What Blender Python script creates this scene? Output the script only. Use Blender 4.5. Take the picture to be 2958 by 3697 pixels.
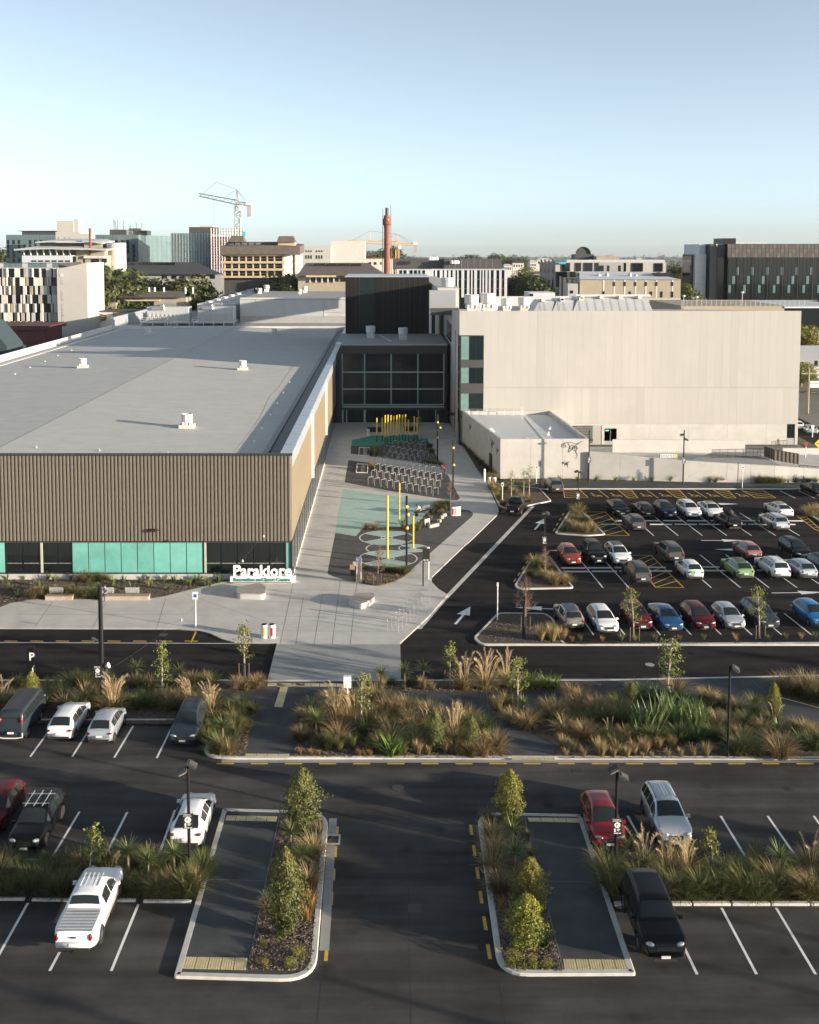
import bpy, math, random
from math import sin, cos, pi, radians, sqrt, atan2, hypot
from mathutils import Vector, Matrix, noise as mnoise
scene = bpy.context.scene
for _o in list(bpy.data.objects): bpy.data.objects.remove(_o)
COL = scene.collection

# ---------------------------------------------------------------- camera
FPX, HC, CX, YHOR, TPIT = 3858.0, 30.0, 1389.0, 905.0, 0.0794   # solved from the photo's vanishing points
PIT = math.atan(TPIT); PPY = YHOR + FPX*TPIT; CPI, SPI = cos(PIT), sin(PIT)
cam = bpy.data.cameras.new('camera'); camo = bpy.data.objects.new('camera', cam); COL.objects.link(camo)
camo.location = (0, 0, HC); camo.rotation_euler = (pi/2 - PIT, 0, 0)
cam.sensor_fit = 'VERTICAL'; cam.sensor_height = 36.0; cam.lens = FPX/3697*36.0
cam.shift_x = (1479 - CX)/3697; cam.shift_y = -(1848.5 - PPY)/3697
cam.clip_start = 0.5; cam.clip_end = 40000
scene.camera = camo
scene.render.resolution_x, scene.render.resolution_y = 819, 1024

# ---------------------------------------------------------------- light
SUN_EL, SUN_AZ = radians(8.4), radians(22.0)      # light travels to (-x, +y): sun low, right of and behind the camera
w = bpy.data.worlds.new('World'); scene.world = w; w.use_nodes = True
wn = w.node_tree.nodes; wl = w.node_tree.links
sky = wn.new('ShaderNodeTexSky'); sky.sky_type = 'NISHITA'; sky.sun_disc = False
sky.sun_elevation = SUN_EL; sky.sun_rotation = pi/2 + SUN_AZ
sky.air_density = 0.5; sky.dust_density = 0.6; sky.ozone_density = 1.6
bg = wn['Background']; hsv = wn.new('ShaderNodeHueSaturation'); hsv.inputs['Saturation'].default_value = 0.55; hsv.inputs['Hue'].default_value = 0.48
wl.new(sky.outputs[0], hsv.inputs['Color']); wl.new(hsv.outputs[0], bg.inputs[0]); bg.inputs[1].default_value = 0.118
sun = bpy.data.lights.new('sun', 'SUN'); sun.energy = 5.0; sun.angle = radians(0.6); sun.color = (1.0, 0.85, 0.67)
suno = bpy.data.objects.new('sun', sun); COL.objects.link(suno)
_sd = Vector((cos(SUN_EL)*cos(SUN_AZ), -cos(SUN_EL)*sin(SUN_AZ), sin(SUN_EL)))
suno.rotation_euler = _sd.to_track_quat('Z', 'Y').to_euler(); suno.location = _sd*100
vs = scene.view_settings; vs.view_transform = 'Standard'; vs.look = 'None'; vs.exposure = 1.2; vs.gamma = 1.0; vs.use_curve_mapping = False
scene.render.engine = 'CYCLES'

# ---------------------------------------------------------------- survey: points read off the photo -> metres on the ground
VW = dict(R1=(0,640,.5797),R2=(900,640,.5797),R3=(1800,640,.6713),R4=(0,1150,.6377),R5=(1000,1150,.4638),R6=(1600,1150,.7872),
 Q1=(1900,1700,.6133),Q2=(1100,1450,.4638),Q3=(0,1900,.6377),Q4=(1000,1900,.5797),Q5=(1900,2250,.6133),Q6=(0,2700,.7246),
 Q7=(1200,2650,.5217),Q8=(2000,2700,.5554),V1=(1250,1480,.2609),V2=(2550,1450,.2365),V4=(0,900,.2899),V5=(2600,2400,.2075),
 V7=(0,2250,.2899),V8=(2000,1500,.2899),W1=(0,760,.3478),W2=(600,660,.3478),W3=(1200,740,.4058),W4=(1900,820,.3478),
 W5=(2450,840,.2945),W6=(500,980,.4638),W7=(1500,1000,.5797),W8=(2850,1050,.2784),D=(0,0,1.71478))
def ray(v, x, y):
    a, b, k = VW[v]; u = (a + x*k - CX)/FPX; q = (PPY - b - y*k)/FPX
    return u, CPI + q*SPI, -SPI + q*CPI
def G(v, x, y, z=0.0):                      # ground point (x, y) at height z
    dx, dy, dz = ray(v, x, y); t = (z - HC)/dz; return (dx*t, dy*t)
def GL(v, pts, z=0.0): return [G(v, x, y, z) for x, y in pts]
def A(v, x, y, Y):                          # (x, z) on the vertical plane at distance Y
    dx, dy, dz = ray(v, x, y); t = Y/dy; return (dx*t, HC + dz*t)

# ---------------------------------------------------------------- object helpers
def tag(o, label=None, cat=None, group=None, kind=None):
    if label: o['label'] = label
    if cat: o['category'] = cat
    if group: o['group'] = group
    if kind: o['kind'] = kind
    return o
def link(name, data, parent=None, loc=None, rz=None):
    o = bpy.data.objects.new(name, data); COL.objects.link(o)
    if parent is not None: o.parent = parent
    if loc is not None: o.location = loc
    if rz is not None: o.rotation_euler = (0, 0, rz)
    return o
def thing(name, label, cat, loc=(0,0,0), rz=0.0, group=None):
    return tag(link(name, None, None, loc, rz), label, cat, group)
def copy_tree(o, parent=None):
    c = o.copy(); COL.objects.link(c); c.parent = parent
    for ch in o.children: copy_tree(ch, c)
    return c
class MB:
    def __init__(s): s.v = []; s.f = []; s.m = []
    def add(s, vs, fs, mi=0):
        b = len(s.v); s.v += vs; s.f += [tuple(i + b for i in f) for f in fs]; s.m += [mi]*len(fs); return s
    def box(s, x0, x1, y0, y1, z0, z1, mi=0):
        return s.add([(x0,y0,z0),(x1,y0,z0),(x1,y1,z0),(x0,y1,z0),(x0,y0,z1),(x1,y0,z1),(x1,y1,z1),(x0,y1,z1)],
          [(3,2,1,0),(4,5,6,7),(0,1,5,4),(1,2,6,5),(2,3,7,6),(3,0,4,7)], mi)
    def cbox(s, c, d, rz=0.0, mi=0, ry=0.0, rx=0.0, taper=1.0):
        R = Matrix.Rotation(rz,3,'Z') @ Matrix.Rotation(ry,3,'Y') @ Matrix.Rotation(rx,3,'X'); vs = []
        for z in (-1,1):
            k = taper if z > 0 else 1.0
            for x, y in ((-1,-1),(1,-1),(1,1),(-1,1)):
                p = R @ Vector((x*d[0]/2*k, y*d[1]/2*k, z*d[2]/2)); vs.append((p.x+c[0], p.y+c[1], p.z+c[2]))
        return s.add(vs, [(3,2,1,0),(4,5,6,7),(0,1,5,4),(1,2,6,5),(2,3,7,6),(3,0,4,7)], mi)
    def prism(s, pts, z0, z1, mi=0, top=True, bottom=False):
        if sum(pts[i-1][0]*pts[i][1]-pts[i][0]*pts[i-1][1] for i in range(len(pts))) < 0: pts = pts[::-1]
        n = len(pts); zf = (lambda z, p: z(p) if callable(z) else z)
        vs = [(p[0],p[1],zf(z0,p)) for p in pts] + [(p[0],p[1],zf(z1,p)) for p in pts]
        fs = [(i,(i+1)%n,n+(i+1)%n,n+i) for i in range(n)]
        if top: fs.append(tuple(range(n,2*n)))
        if bottom: fs.append(tuple(range(n-1,-1,-1)))
        return s.add(vs, fs, mi)
    def tube(s, pts, r, n=6, mi=0, cap=True):
        pts = [Vector(p) for p in pts]; rs = r if isinstance(r, (list, tuple)) else [r]*len(pts); vs = []; m = len(pts)
        for i, p in enumerate(pts):
            t = (pts[min(i+1,m-1)] - pts[max(i-1,0)]); t = t.normalized() if t.length > 1e-9 else Vector((0,0,1))
            a = Vector((0,0,1)) if abs(t.z) < .95 else Vector((1,0,0)); u = t.cross(a).normalized(); q = t.cross(u)
            for k in range(n):
                c = p + (u*cos(2*pi*k/n) + q*sin(2*pi*k/n))*rs[i]; vs.append((c.x,c.y,c.z))
        fs = [(i*n+k, i*n+(k+1)%n, (i+1)*n+(k+1)%n, (i+1)*n+k) for i in range(m-1) for k in range(n)]
        if cap: fs += [tuple(range(n-1,-1,-1)), tuple((m-1)*n+k for k in range(n))]
        return s.add(vs, fs, mi)
    def lathe(s, prof, n=16, c=(0,0,0), mi=0, axis='z'):
        vs = []; m = len(prof)
        for r, z in prof:
            for k in range(n):
                a = 2*pi*k/n; p = (r*cos(a), r*sin(a), z)
                if axis == 'y': p = (p[0], p[2], p[1])
                vs.append((c[0]+p[0], c[1]+p[1], c[2]+p[2]))
        fs = [(i*n+k, i*n+(k+1)%n, (i+1)*n+(k+1)%n, (i+1)*n+k) for i in range(m-1) for k in range(n)]
        if prof[-1][0] > 1e-6: fs.append(tuple((m-1)*n+k for k in range(n)))
        return s.add(vs, fs, mi)
    def quad(s, a, b, c, d, mi=0): return s.add([a,b,c,d], [(0,1,2,3)], mi)
    def mesh(s, name, smooth=False):
        me = bpy.data.meshes.new(name); me.from_pydata(s.v, [], s.f); me.polygons.foreach_set('material_index', s.m)
        if smooth: me.polygons.foreach_set('use_smooth', [True]*len(me.polygons))
        me.update(); return me
    def build(s, name, mats, parent=None, loc=None, rz=None, smooth=False):
        me = s.mesh(name, smooth)
        for m in (mats if isinstance(mats, (list, tuple)) else [mats]): me.materials.append(m)
        return link(name, me, parent, loc, rz)
def struct(o): o['kind'] = 'structure'; return o
def rbox(name, d, mat, parent, loc, rz=0.0, bev=0.02, taper=1.0):
    """small box with chamfered vertical and top edges"""
    hx, hy, hz = d[0]/2, d[1]/2, d[2]; b = min(bev, hx*.8, hy*.8, hz*.6); mb = MB()
    def ring(ix, z): x, y = hx-ix, hy-ix; c = b*.8; return [(-x+c,-y,z),(x-c,-y,z),(x,-y+c,z),(x,y-c,z),(x-c,y,z),(-x+c,y,z),(-x,y-c,z),(-x,-y+c,z)]
    R = [ring(0,0), ring(0,hz-b), ring(b*.7,hz)]; vs = sum(R, [])
    fs = [(r*8+i, r*8+(i+1)%8, r*8+8+(i+1)%8, r*8+8+i) for r in range(2) for i in range(8)] + [tuple(16+i for i in range(8))]
    mb.add(vs, fs); return mb.build(name, mat, parent, loc, rz)
def roundpoly(pts, rad, n=5):
    out = []; m = len(pts)
    for i in range(m):
        p0, p1, p2 = Vector(pts[i-1]), Vector(pts[i]), Vector(pts[(i+1)%m]); r = rad[i] if isinstance(rad, (list,tuple)) else rad
        d0, d1 = (p0-p1), (p2-p1); k = min(r, d0.length*.48, d1.length*.48)
        if r <= 0.001: out.append(tuple(p1)); continue
        a, b = p1 + d0.normalized()*k, p1 + d1.normalized()*k
        for j in range(n+1):
            t = j/n; q = a*(1-t)**2 + p1*2*t*(1-t) + b*t*t; out.append((q.x,q.y))
    return out
def offs(pts, d, closed=True):
    """offset polyline: positive d to the left of travel"""
    out = []; n = len(pts)
    for i in range(n):
        p = Vector(pts[i]); a = Vector(pts[i-1]) if (closed or i > 0) else None; b = Vector(pts[(i+1)%n]) if (closed or i < n-1) else None
        ns = []
        if a is not None and (p-a).length > 1e-6: t = (p-a).normalized(); ns.append(Vector((-t.y,t.x)))
        if b is not None and (b-p).length > 1e-6: t = (b-p).normalized(); ns.append(Vector((-t.y,t.x)))
        m = sum(ns, Vector((0,0))); m = m.normalized() if m.length > 1e-6 else ns[0]
        k = max(.5, m.dot(ns[0])); q = p + m*(d/k); out.append((q.x,q.y))
    return out
def ccw(pts): return pts if sum(pts[i-1][0]*pts[i][1]-pts[i][0]*pts[i-1][1] for i in range(len(pts))) > 0 else pts[::-1]
def kerb(pts, wid, z0, z1, mat, closed=True, name='kerb', parent=None):
    """kerb with a chamfered top edge, inside (left) of the line"""
    if closed: pts = ccw(pts)
    L0, L1, L2 = pts, offs(pts, .03, closed), offs(pts, wid, closed); n = len(pts); mb = MB()
    vs = [(p[0],p[1],z0) for p in L0] + [(p[0],p[1],z1-.03) for p in L0] + [(p[0],p[1],z1) for p in L1] + [(p[0],p[1],z1) for p in L2] + [(p[0],p[1],z0) for p in L2]
    fs = []
    for i in range(n if closed else n-1):
        j = (i+1)%n
        for r in range(4): fs.append((r*n+i, r*n+j, (r+1)*n+j, (r+1)*n+i))
    if not closed: fs += [tuple(r*n for r in range(5)), tuple(r*n+n-1 for r in range(4,-1,-1))]
    mb.add(vs, fs); o = mb.build(name, mat, parent)
    return o if parent is not None else struct(o)
def slab(name, pts, z0, z1, mat, parent=None, kind='structure'):
    mb = MB().prism(pts, z0, z1); o = mb.build(name, mat, parent)
    if parent is None: o['kind'] = kind
    return o
def sheet(name, pts, z, mat, parent=None):
    mb = MB().add([(p[0],p[1],z) for p in ccw(pts)], [tuple(range(len(pts)))]); o = mb.build(name, mat, parent)
    if parent is None: o['kind'] = 'structure'
    return o
def stripe(p0, p1, wid, z, mat, parent, name='marking', w2=None):
    p0, p1 = Vector(p0), Vector(p1); t = (p1-p0).normalized(); n = Vector((-t.y,t.x)); w2 = wid if w2 is None else w2
    a, b, c, d = p0-n*wid/2, p1-n*w2/2, p1+n*w2/2, p0+n*wid/2
    return MB().add([(q.x,q.y,z) for q in (a,b,c,d)], [(0,1,2,3)]).build(name, mat, parent)
TXC = {}
def text_mesh(txt, bold=0.0, depth=.03):
    """lettering of unit size, made once per wording"""
    k = (txt, bold, depth)
    if k not in TXC:
        cu = bpy.data.curves.new('txt', 'FONT'); cu.body = txt; cu.size = 1; cu.extrude = depth; cu.offset = bold; cu.resolution_u = 2; cu.align_x = 'CENTER'
        ob = bpy.data.objects.new('txt', cu); COL.objects.link(ob); dg = bpy.context.evaluated_depsgraph_get()
        TXC[k] = bpy.data.meshes.new_from_object(ob.evaluated_get(dg)); bpy.data.objects.remove(ob); TXC[k].materials.clear(); TXC[k].materials.append(None)
    return TXC[k]
for _a in (('Parakiore',.028,.07),('Recreation and Sport Centre',.028,.05),('P',.018,.01),('5',0,.01),('Customers\u2019',.012,.01),('parking only',.012,.01),('Treatment',0,.01)): text_mesh(*_a)
def text(name, txt, size, mat, parent, loc, bold=0.0, depth=.01, rot=(pi/2,0,0)):
    o = link(name, text_mesh(txt, bold, depth), parent, loc); o.rotation_euler = rot; o.scale = (size,size,size)
    o.material_slots[0].link = 'OBJECT'; o.material_slots[0].material = mat; return o
def body_mesh(J, R_):
    """one continuous skinned body from joint positions"""
    names = list(J); me = bpy.data.meshes.new('body'); E = [('pel','chest'),('chest','neck'),('neck','head'),('head','top')]
    for s in 'lr': E += [('chest','sh'+s),('sh'+s,'el'+s),('el'+s,'ha'+s),('ha'+s,'fi'+s),('pel','hp'+s),('hp'+s,'kn'+s),('kn'+s,'an'+s),('an'+s,'to'+s)]
    me.from_pydata([J[n] for n in names], [(names.index(a),names.index(b)) for a, b in E], []); o = bpy.data.objects.new('body', me); COL.objects.link(o); o.modifiers.new('skin','SKIN')
    for n, v in zip(names, me.skin_vertices[0].data): v.radius = (R_.get(n if n in R_ else n[:-1], .06),)*2; v.use_root = (n == 'pel')
    o.modifiers.new('sub','SUBSURF').levels = 1
    dg = bpy.context.evaluated_depsgraph_get(); m2 = bpy.data.meshes.new_from_object(o.evaluated_get(dg)); bpy.data.objects.remove(o); return m2
RR = {'pel':.145,'chest':.155,'neck':.06,'head':.095,'top':.07,'sh':.07,'el':.05,'ha':.036,'fi':.028,'hp':.095,'kn':.065,'an':.045,'to':.038}
sit = {'pel':(0,0,.56),'chest':(.10,0,.94),'neck':(.17,0,1.14),'head':(.23,0,1.26),'top':(.27,0,1.36),'shl':(.11,.19,1.03),'ell':(.22,.25,.78),'hal':(.42,.14,.72),'fil':(.50,.10,.70),'shr':(.11,-.19,1.03),'elr':(.22,-.25,.78),'har':(.42,-.14,.72),'fir':(.50,-.10,.70),
       'hpl':(.10,.10,.53),'knl':(.48,.13,.52),'anl':(.50,.13,.12),'tol':(.66,.14,.05),'hpr':(.10,-.10,.53),'knr':(.48,-.13,.52),'anr':(.44,-.14,.12),'tor':(.60,-.15,.05)}
BODY = {}
hun = dict(sit); hun.update(chest=(.20,0,.90),neck=(.33,0,1.05),head=(.43,0,1.10),top=(.52,0,1.14),shl=(.24,.19,.97),shr=(.24,-.19,.97),ell=(.42,.2,.72),elr=(.42,-.2,.72),hal=(.60,.08,.66),har=(.60,-.08,.66),fil=(.68,.05,.66),fir=(.68,-.05,.66))
std = {'pel':(0,0,.78),'chest':(.22,0,1.10),'neck':(.36,0,1.25),'head':(.46,0,1.32),'top':(.53,0,1.40),'shl':(.26,.19,1.17),'ell':(.42,.24,.95),'hal':(.62,.16,.85),'fil':(.68,.12,.82),'shr':(.26,-.19,1.17),'elr':(.42,-.24,.95),'har':(.62,-.16,.85),'fir':(.68,-.12,.82),
       'hpl':(.0,.10,.74),'knl':(.14,.13,.44),'anl':(.0,.13,.10),'tol':(.16,.14,.04),'hpr':(.0,-.10,.74),'knr':(.14,-.13,.44),'anr':(-.02,-.14,.10),'tor':(.14,-.15,.04)}
for _k, _j in (('sit',sit),('hun',hun),('std',std)): BODY[_k] = (_j, body_mesh(_j, RR))
# ---------------------------------------------------------------- materials
def mat(name, col, rough=.6, metal=0.0, var=.12, scale=2.0, bump=0.0, bscale=40.0, spec=.5, coat=0.0, detail=5.0, col2=None, island=0.0, stretch=None, emis=None):
    m = bpy.data.materials.new(name); m.use_nodes = True; nt = m.node_tree; N, L = nt.nodes, nt.links; p = N['Principled BSDF']
    p.inputs['Roughness'].default_value = rough; p.inputs['Metallic'].default_value = metal
    p.inputs['Specular IOR Level'].default_value = spec; p.inputs['Coat Weight'].default_value = coat; p.inputs['Coat Roughness'].default_value = .05
    c = tuple(col)+(1,); p.inputs['Base Color'].default_value = c
    if emis: p.inputs['Emission Color'].default_value = tuple(emis[0])+(1,); p.inputs['Emission Strength'].default_value = emis[1]
    if var > 0 or bump > 0 or island > 0:
        tc = N.new('ShaderNodeTexCoord'); src = tc.outputs['Object']
        if stretch:
            mp = N.new('ShaderNodeMapping'); mp.inputs['Scale'].default_value = stretch; L.new(src, mp.inputs[0]); src = mp.outputs[0]
    if var > 0:
        nz = N.new('ShaderNodeTexNoise'); nz.inputs['Scale'].default_value = scale; nz.inputs['Detail'].default_value = detail; nz.inputs['Roughness'].default_value = .65
        L.new(src, nz.inputs['Vector']); mr = N.new('ShaderNodeMapRange'); mr.inputs[1].default_value = .3; mr.inputs[2].default_value = .7
        L.new(nz.outputs[0], mr.inputs[0]); mx = N.new('ShaderNodeMix'); mx.data_type = 'RGBA'; L.new(mr.outputs[0], mx.inputs[0])
        mx.inputs[6].default_value = tuple(x*(1-var) for x in col)+(1,)
        mx.inputs[7].default_value = (tuple(col2) if col2 else tuple(min(1,x*(1+var)) for x in col))+(1,)
        out = mx.outputs[2]
        if island > 0:
            ge = N.new('ShaderNodeNewGeometry'); hs = N.new('ShaderNodeHueSaturation'); m2 = N.new('ShaderNodeMapRange')
            m2.inputs[3].default_value = 1-island; m2.inputs[4].default_value = 1+island; L.new(ge.outputs['Random Per Island'], m2.inputs[0])
            L.new(m2.outputs[0], hs.inputs['Value']); L.new(out, hs.inputs['Color']); out = hs.outputs[0]
        L.new(out, p.inputs['Base Color'])
    if bump > 0:
        n2 = N.new('ShaderNodeTexNoise'); n2.inputs['Scale'].default_value = bscale; n2.inputs['Detail'].default_value = 4
        L.new(src, n2.inputs['Vector']); bp = N.new('ShaderNodeBump'); bp.inputs['Strength'].default_value = bump; bp.inputs['Distance'].default_value = .02
        L.new(n2.outputs[0], bp.inputs['Height']); L.new(bp.outputs[0], p.inputs['Normal'])
    return m
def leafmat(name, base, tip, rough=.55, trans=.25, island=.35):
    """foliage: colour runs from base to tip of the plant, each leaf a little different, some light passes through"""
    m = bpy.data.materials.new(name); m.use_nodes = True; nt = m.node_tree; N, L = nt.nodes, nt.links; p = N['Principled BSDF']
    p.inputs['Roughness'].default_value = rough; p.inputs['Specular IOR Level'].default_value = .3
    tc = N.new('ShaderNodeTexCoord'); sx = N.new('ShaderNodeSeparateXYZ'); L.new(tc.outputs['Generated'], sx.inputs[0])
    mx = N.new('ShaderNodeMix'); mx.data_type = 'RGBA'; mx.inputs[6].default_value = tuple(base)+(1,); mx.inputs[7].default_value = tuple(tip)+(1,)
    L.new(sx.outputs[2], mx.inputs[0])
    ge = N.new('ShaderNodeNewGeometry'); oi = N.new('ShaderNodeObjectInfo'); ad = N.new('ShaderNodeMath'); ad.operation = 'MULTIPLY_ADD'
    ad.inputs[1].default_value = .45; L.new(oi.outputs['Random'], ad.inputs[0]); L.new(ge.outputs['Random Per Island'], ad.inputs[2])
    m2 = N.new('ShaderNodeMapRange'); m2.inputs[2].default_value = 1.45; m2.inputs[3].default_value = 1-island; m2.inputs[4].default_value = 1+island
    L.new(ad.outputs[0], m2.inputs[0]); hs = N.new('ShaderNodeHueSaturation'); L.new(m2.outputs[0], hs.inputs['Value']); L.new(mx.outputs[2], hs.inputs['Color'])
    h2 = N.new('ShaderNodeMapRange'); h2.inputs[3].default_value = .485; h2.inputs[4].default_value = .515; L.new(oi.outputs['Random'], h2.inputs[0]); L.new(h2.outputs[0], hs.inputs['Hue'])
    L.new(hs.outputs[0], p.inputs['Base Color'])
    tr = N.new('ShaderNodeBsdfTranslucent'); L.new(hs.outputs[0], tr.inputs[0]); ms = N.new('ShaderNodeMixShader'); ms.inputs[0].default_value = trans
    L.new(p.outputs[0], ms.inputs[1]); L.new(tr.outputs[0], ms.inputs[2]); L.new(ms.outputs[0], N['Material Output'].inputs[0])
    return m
def glassmat(name, col, rough=.04, spec=.9, var=0.0):
    return mat(name, col, rough, 0.0, var, 1.5, spec=spec, coat=.0)
K = {}
K['asph_near'] = mat('worn_asphalt', (.066,.062,.060), .95, 0, .25, .35, .25, 60, .06, detail=8)
K['asph_new'] = mat('fresh_asphalt', (.029,.026,.026), .95, 0, .25, .5, .25, 60, .06, detail=8)
K['asph_path'] = mat('path_asphalt', (.082,.086,.088), .95, 0, .16, .7, .25, 70, .06, detail=8)
K['asph_lane'] = mat('lane_asphalt', (.043,.039,.038), .95, 0, .25, .8, .25, 70, .06, detail=8)
K['conc'] = mat('plaza_concrete', (.50,.485,.455), .8, 0, .12, .5, .1, 50, .3, detail=8)
def weathered(m, streak=(.25,.02,1), amt=.3, spots=True):
    """traffic-polished streaks, patches and oil spots mixed into an asphalt"""
    nt = m.node_tree; N, L = nt.nodes, nt.links; p = N['Principled BSDF']; src = p.inputs['Base Color'].links[0].from_socket; tc = N.new('ShaderNodeTexCoord')
    mp = N.new('ShaderNodeMapping'); mp.inputs['Scale'].default_value = streak; L.new(tc.outputs['Object'], mp.inputs[0]); n1 = N.new('ShaderNodeTexNoise'); n1.inputs['Scale'].default_value = 1.6; n1.inputs['Detail'].default_value = 6; L.new(mp.outputs[0], n1.inputs[0])
    r1 = N.new('ShaderNodeMapRange'); r1.inputs[1].default_value = .35; r1.inputs[2].default_value = .68; r1.inputs[3].default_value = 1-amt; r1.inputs[4].default_value = 1+amt; L.new(n1.outputs[0], r1.inputs[0])
    hs = N.new('ShaderNodeHueSaturation'); L.new(r1.outputs[0], hs.inputs['Value']); L.new(src, hs.inputs['Color']); out = hs.outputs[0]
    if spots:
        vo = N.new('ShaderNodeTexVoronoi'); vo.inputs['Scale'].default_value = .33; wv = N.new('ShaderNodeTexNoise'); wv.inputs['Scale'].default_value = 3; L.new(tc.outputs['Object'], wv.inputs[0]); mv = N.new('ShaderNodeMix'); mv.data_type = 'VECTOR'; mv.inputs[0].default_value = .12; L.new(tc.outputs['Object'], mv.inputs[4]); L.new(wv.outputs['Color'], mv.inputs[5]); L.new(mv.outputs[1], vo.inputs['Vector'])
        r2 = N.new('ShaderNodeMapRange'); r2.inputs[1].default_value = .03; r2.inputs[2].default_value = .13; r2.inputs[3].default_value = .55; r2.inputs[4].default_value = 1; L.new(vo.outputs['Distance'], r2.inputs[0]); h2 = N.new('ShaderNodeHueSaturation'); L.new(r2.outputs[0], h2.inputs['Value']); L.new(out, h2.inputs['Color']); out = h2.outputs[0]
    L.new(out, p.inputs['Base Color'])
weathered(K['asph_near'], (.05,.45,1), .3); weathered(K['asph_new'], (.04,.5,1), .28); weathered(K['asph_path'], (.3,.3,1), .15, False)
K['conc2'] = mat('crossing_concrete', (.30,.30,.29), .8, 0, .14, .6, .1, 50, .3, detail=8)
K['kerb'] = mat('kerb_concrete', (.52,.50,.46), .8, 0, .18, 1.2, .15, 40, .3, detail=8)
K['joint'] = mat('joint', (.16,.155,.15), .9, 0, 0)
K['pave'] = mat('dark_paving', (.098,.096,.095), .92, 0, .18, 1.0, .2, 60, .1, detail=8)
K['mint'] = mat('mint_surface', (.33,.47,.43), .75, 0, .10, .8, .05, 40, .3)
K['rubber'] = mat('green_rubber', (.05,.25,.20), .85, 0, .12, 1.0, .2, 80, .3)
K['mulch'] = mat('bark_mulch', (.075,.058,.044), .95, 0, .45, 6, .9, 26, .2, col2=(.17,.13,.10), detail=10)
K['chip'] = mat('bark_chip', (.16,.13,.105), .9, 0, .5, 3, 0, 1, .2, island=.55)
K['white'] = mat('road_paint', (.72,.72,.70), .6, 0, .12, 2.5, detail=9)
K['yellow'] = mat('yellow_paint', (.62,.38,.045), .6, 0, .18, 2.5, detail=9)
K['tactile'] = mat('tactile_yellow', (.66,.55,.31), .7, 0, .15, 3, detail=8)
K['stop'] = mat('wheel_stop', (.55,.53,.49), .8, 0, .15, 2)
K['clad'] = mat('bronze_cladding', (.20,.172,.138), .5, .2, .07, .6, spec=.4)
K['clad_side'] = mat('bronze_panel', (.235,.19,.13), .5, .15, .06, .6)
K['trim'] = mat('dark_trim', (.045,.042,.04), .5, .2, .08, 1)
K['roof'] = mat('roof_membrane', (.40,.40,.39), .75, 0, .10, .35, .12, 8, .3, detail=10)
K['roof_line'] = mat('roof_seam', (.31,.31,.305), .8, 0, .1, 1)
K['parapet'] = mat('white_metal', (.58,.57,.55), .5, .0, .06, .8)
K['capping'] = mat('parapet_capping', (.46,.50,.54), .35, .4, .08, .8)
K['teal'] = mat('teal_glass', (.17,.46,.40), .12, 0, .10, .9, spec=.7, coat=.3)
K['glass'] = glassmat('dark_glass', (.012,.015,.016), .04, .45)
K['glass2'] = glassmat('green_glass', (.010,.019,.020), .05, .35)
K['glass3'] = glassmat('blue_glass', (.10,.16,.175), .08)
K['mull'] = mat('mullion', (.03,.03,.032), .4, .4, 0)
K['mull_lt'] = mat('pale_mullion', (.40,.52,.52), .4, .3, 0)
K['wwall'] = mat('white_panel', (.425,.41,.38), .8, 0, .05, .25, detail=8)
K['wconc'] = mat('white_concrete', (.50,.485,.455), .85, 0, .10, .5, .08, 30, .3, detail=9)
K['panel_joint'] = mat('panel_joint', (.36,.35,.32), .8, 0, 0)
K['black'] = mat('black_steel', (.012,.012,.013), .45, .3, 0)
K['blackmat'] = mat('black_matt', (.012,.012,.012), .7, 0, 0)
K['steel'] = mat('galvanised', (.60,.60,.58), .35, .75, .08, 8)
K['wpost'] = mat('white_post', (.74,.74,.73), .5, 0, .04, 3)
K['ypole'] = mat('yellow_pole', (.70,.50,.06), .45, 0, .05, 2)
K['amber'] = mat('amber_lamp', (.80,.52,.12), .35, 0, 0)
K['wood'] = mat('bench_timber', (.30,.215,.15), .7, 0, .22, 4, .15, 30, stretch=(1,6,6))
K['stone'] = mat('pale_stone', (.38,.33,.27), .85, 0, .2, 2, .2, 20)
K['red'] = mat('red_paint', (.50,.02,.015), .45, 0, .05, 2)
K['dred'] = mat('maroon', (.10,.022,.022), .6, 0, .1, 1)
K['brick'] = mat('chimney_brick', (.20,.066,.045), .85, 0, .2, 1.2, .2, 12, col2=(.27,.10,.065), detail=9)
K['orange'] = mat('crane_orange', (.70,.36,.06), .5, 0, .1, 2)
K['cream'] = mat('cream_render', (.48,.38,.25), .8, 0, .08, .3)
K['tan'] = mat('tan_precast', (.32,.28,.21), .8, 0, .08, .4, detail=8)
K['grey'] = mat('grey_render', (.33,.33,.32), .8, 0, .1, .3)
K['lgrey'] = mat('pale_grey_metal', (.46,.47,.47), .5, .1, .06, .5)
K['tower'] = mat('dark_brown_metal', (.015,.013,.012), .65, .05, .1, .5, spec=.2)
K['dgrey'] = mat('dark_grey_metal', (.07,.068,.066), .55, .2, .1, .5)
K['tile'] = mat('brown_roof_tile', (.115,.095,.078), .85, 0, .2, .8, .4, 6)
K['slate'] = mat('slate_roof', (.05,.052,.056), .7, 0, .12, .5)
K['bwall'] = mat('warm_white_render', (.55,.52,.47), .8, 0, .06, .3)
K['bluewhite'] = mat('cool_white_panel', (.52,.545,.57), .55, 0, .05, .3)
K['bark'] = mat('bark', (.16,.12,.085), .9, 0, .3, 6, .5, 20)
K['barkp'] = mat('pale_bark', (.34,.29,.22), .9, 0, .25, 6, .3, 20)
K['ground'] = mat('suburb_ground', (.085,.095,.06), .95, 0, .5, .006, col2=(.20,.19,.17), detail=9)
K['scaf'] = mat('scaffold', (.40,.36,.32), .5, .5, .1, 1)
K['purple'] = mat('purple_wrap', (.20,.15,.30), .8, 0, .2, .4)
K['cyan'] = mat('cyan_sign', (.05,.42,.52), .5, 0, 0)
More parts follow.
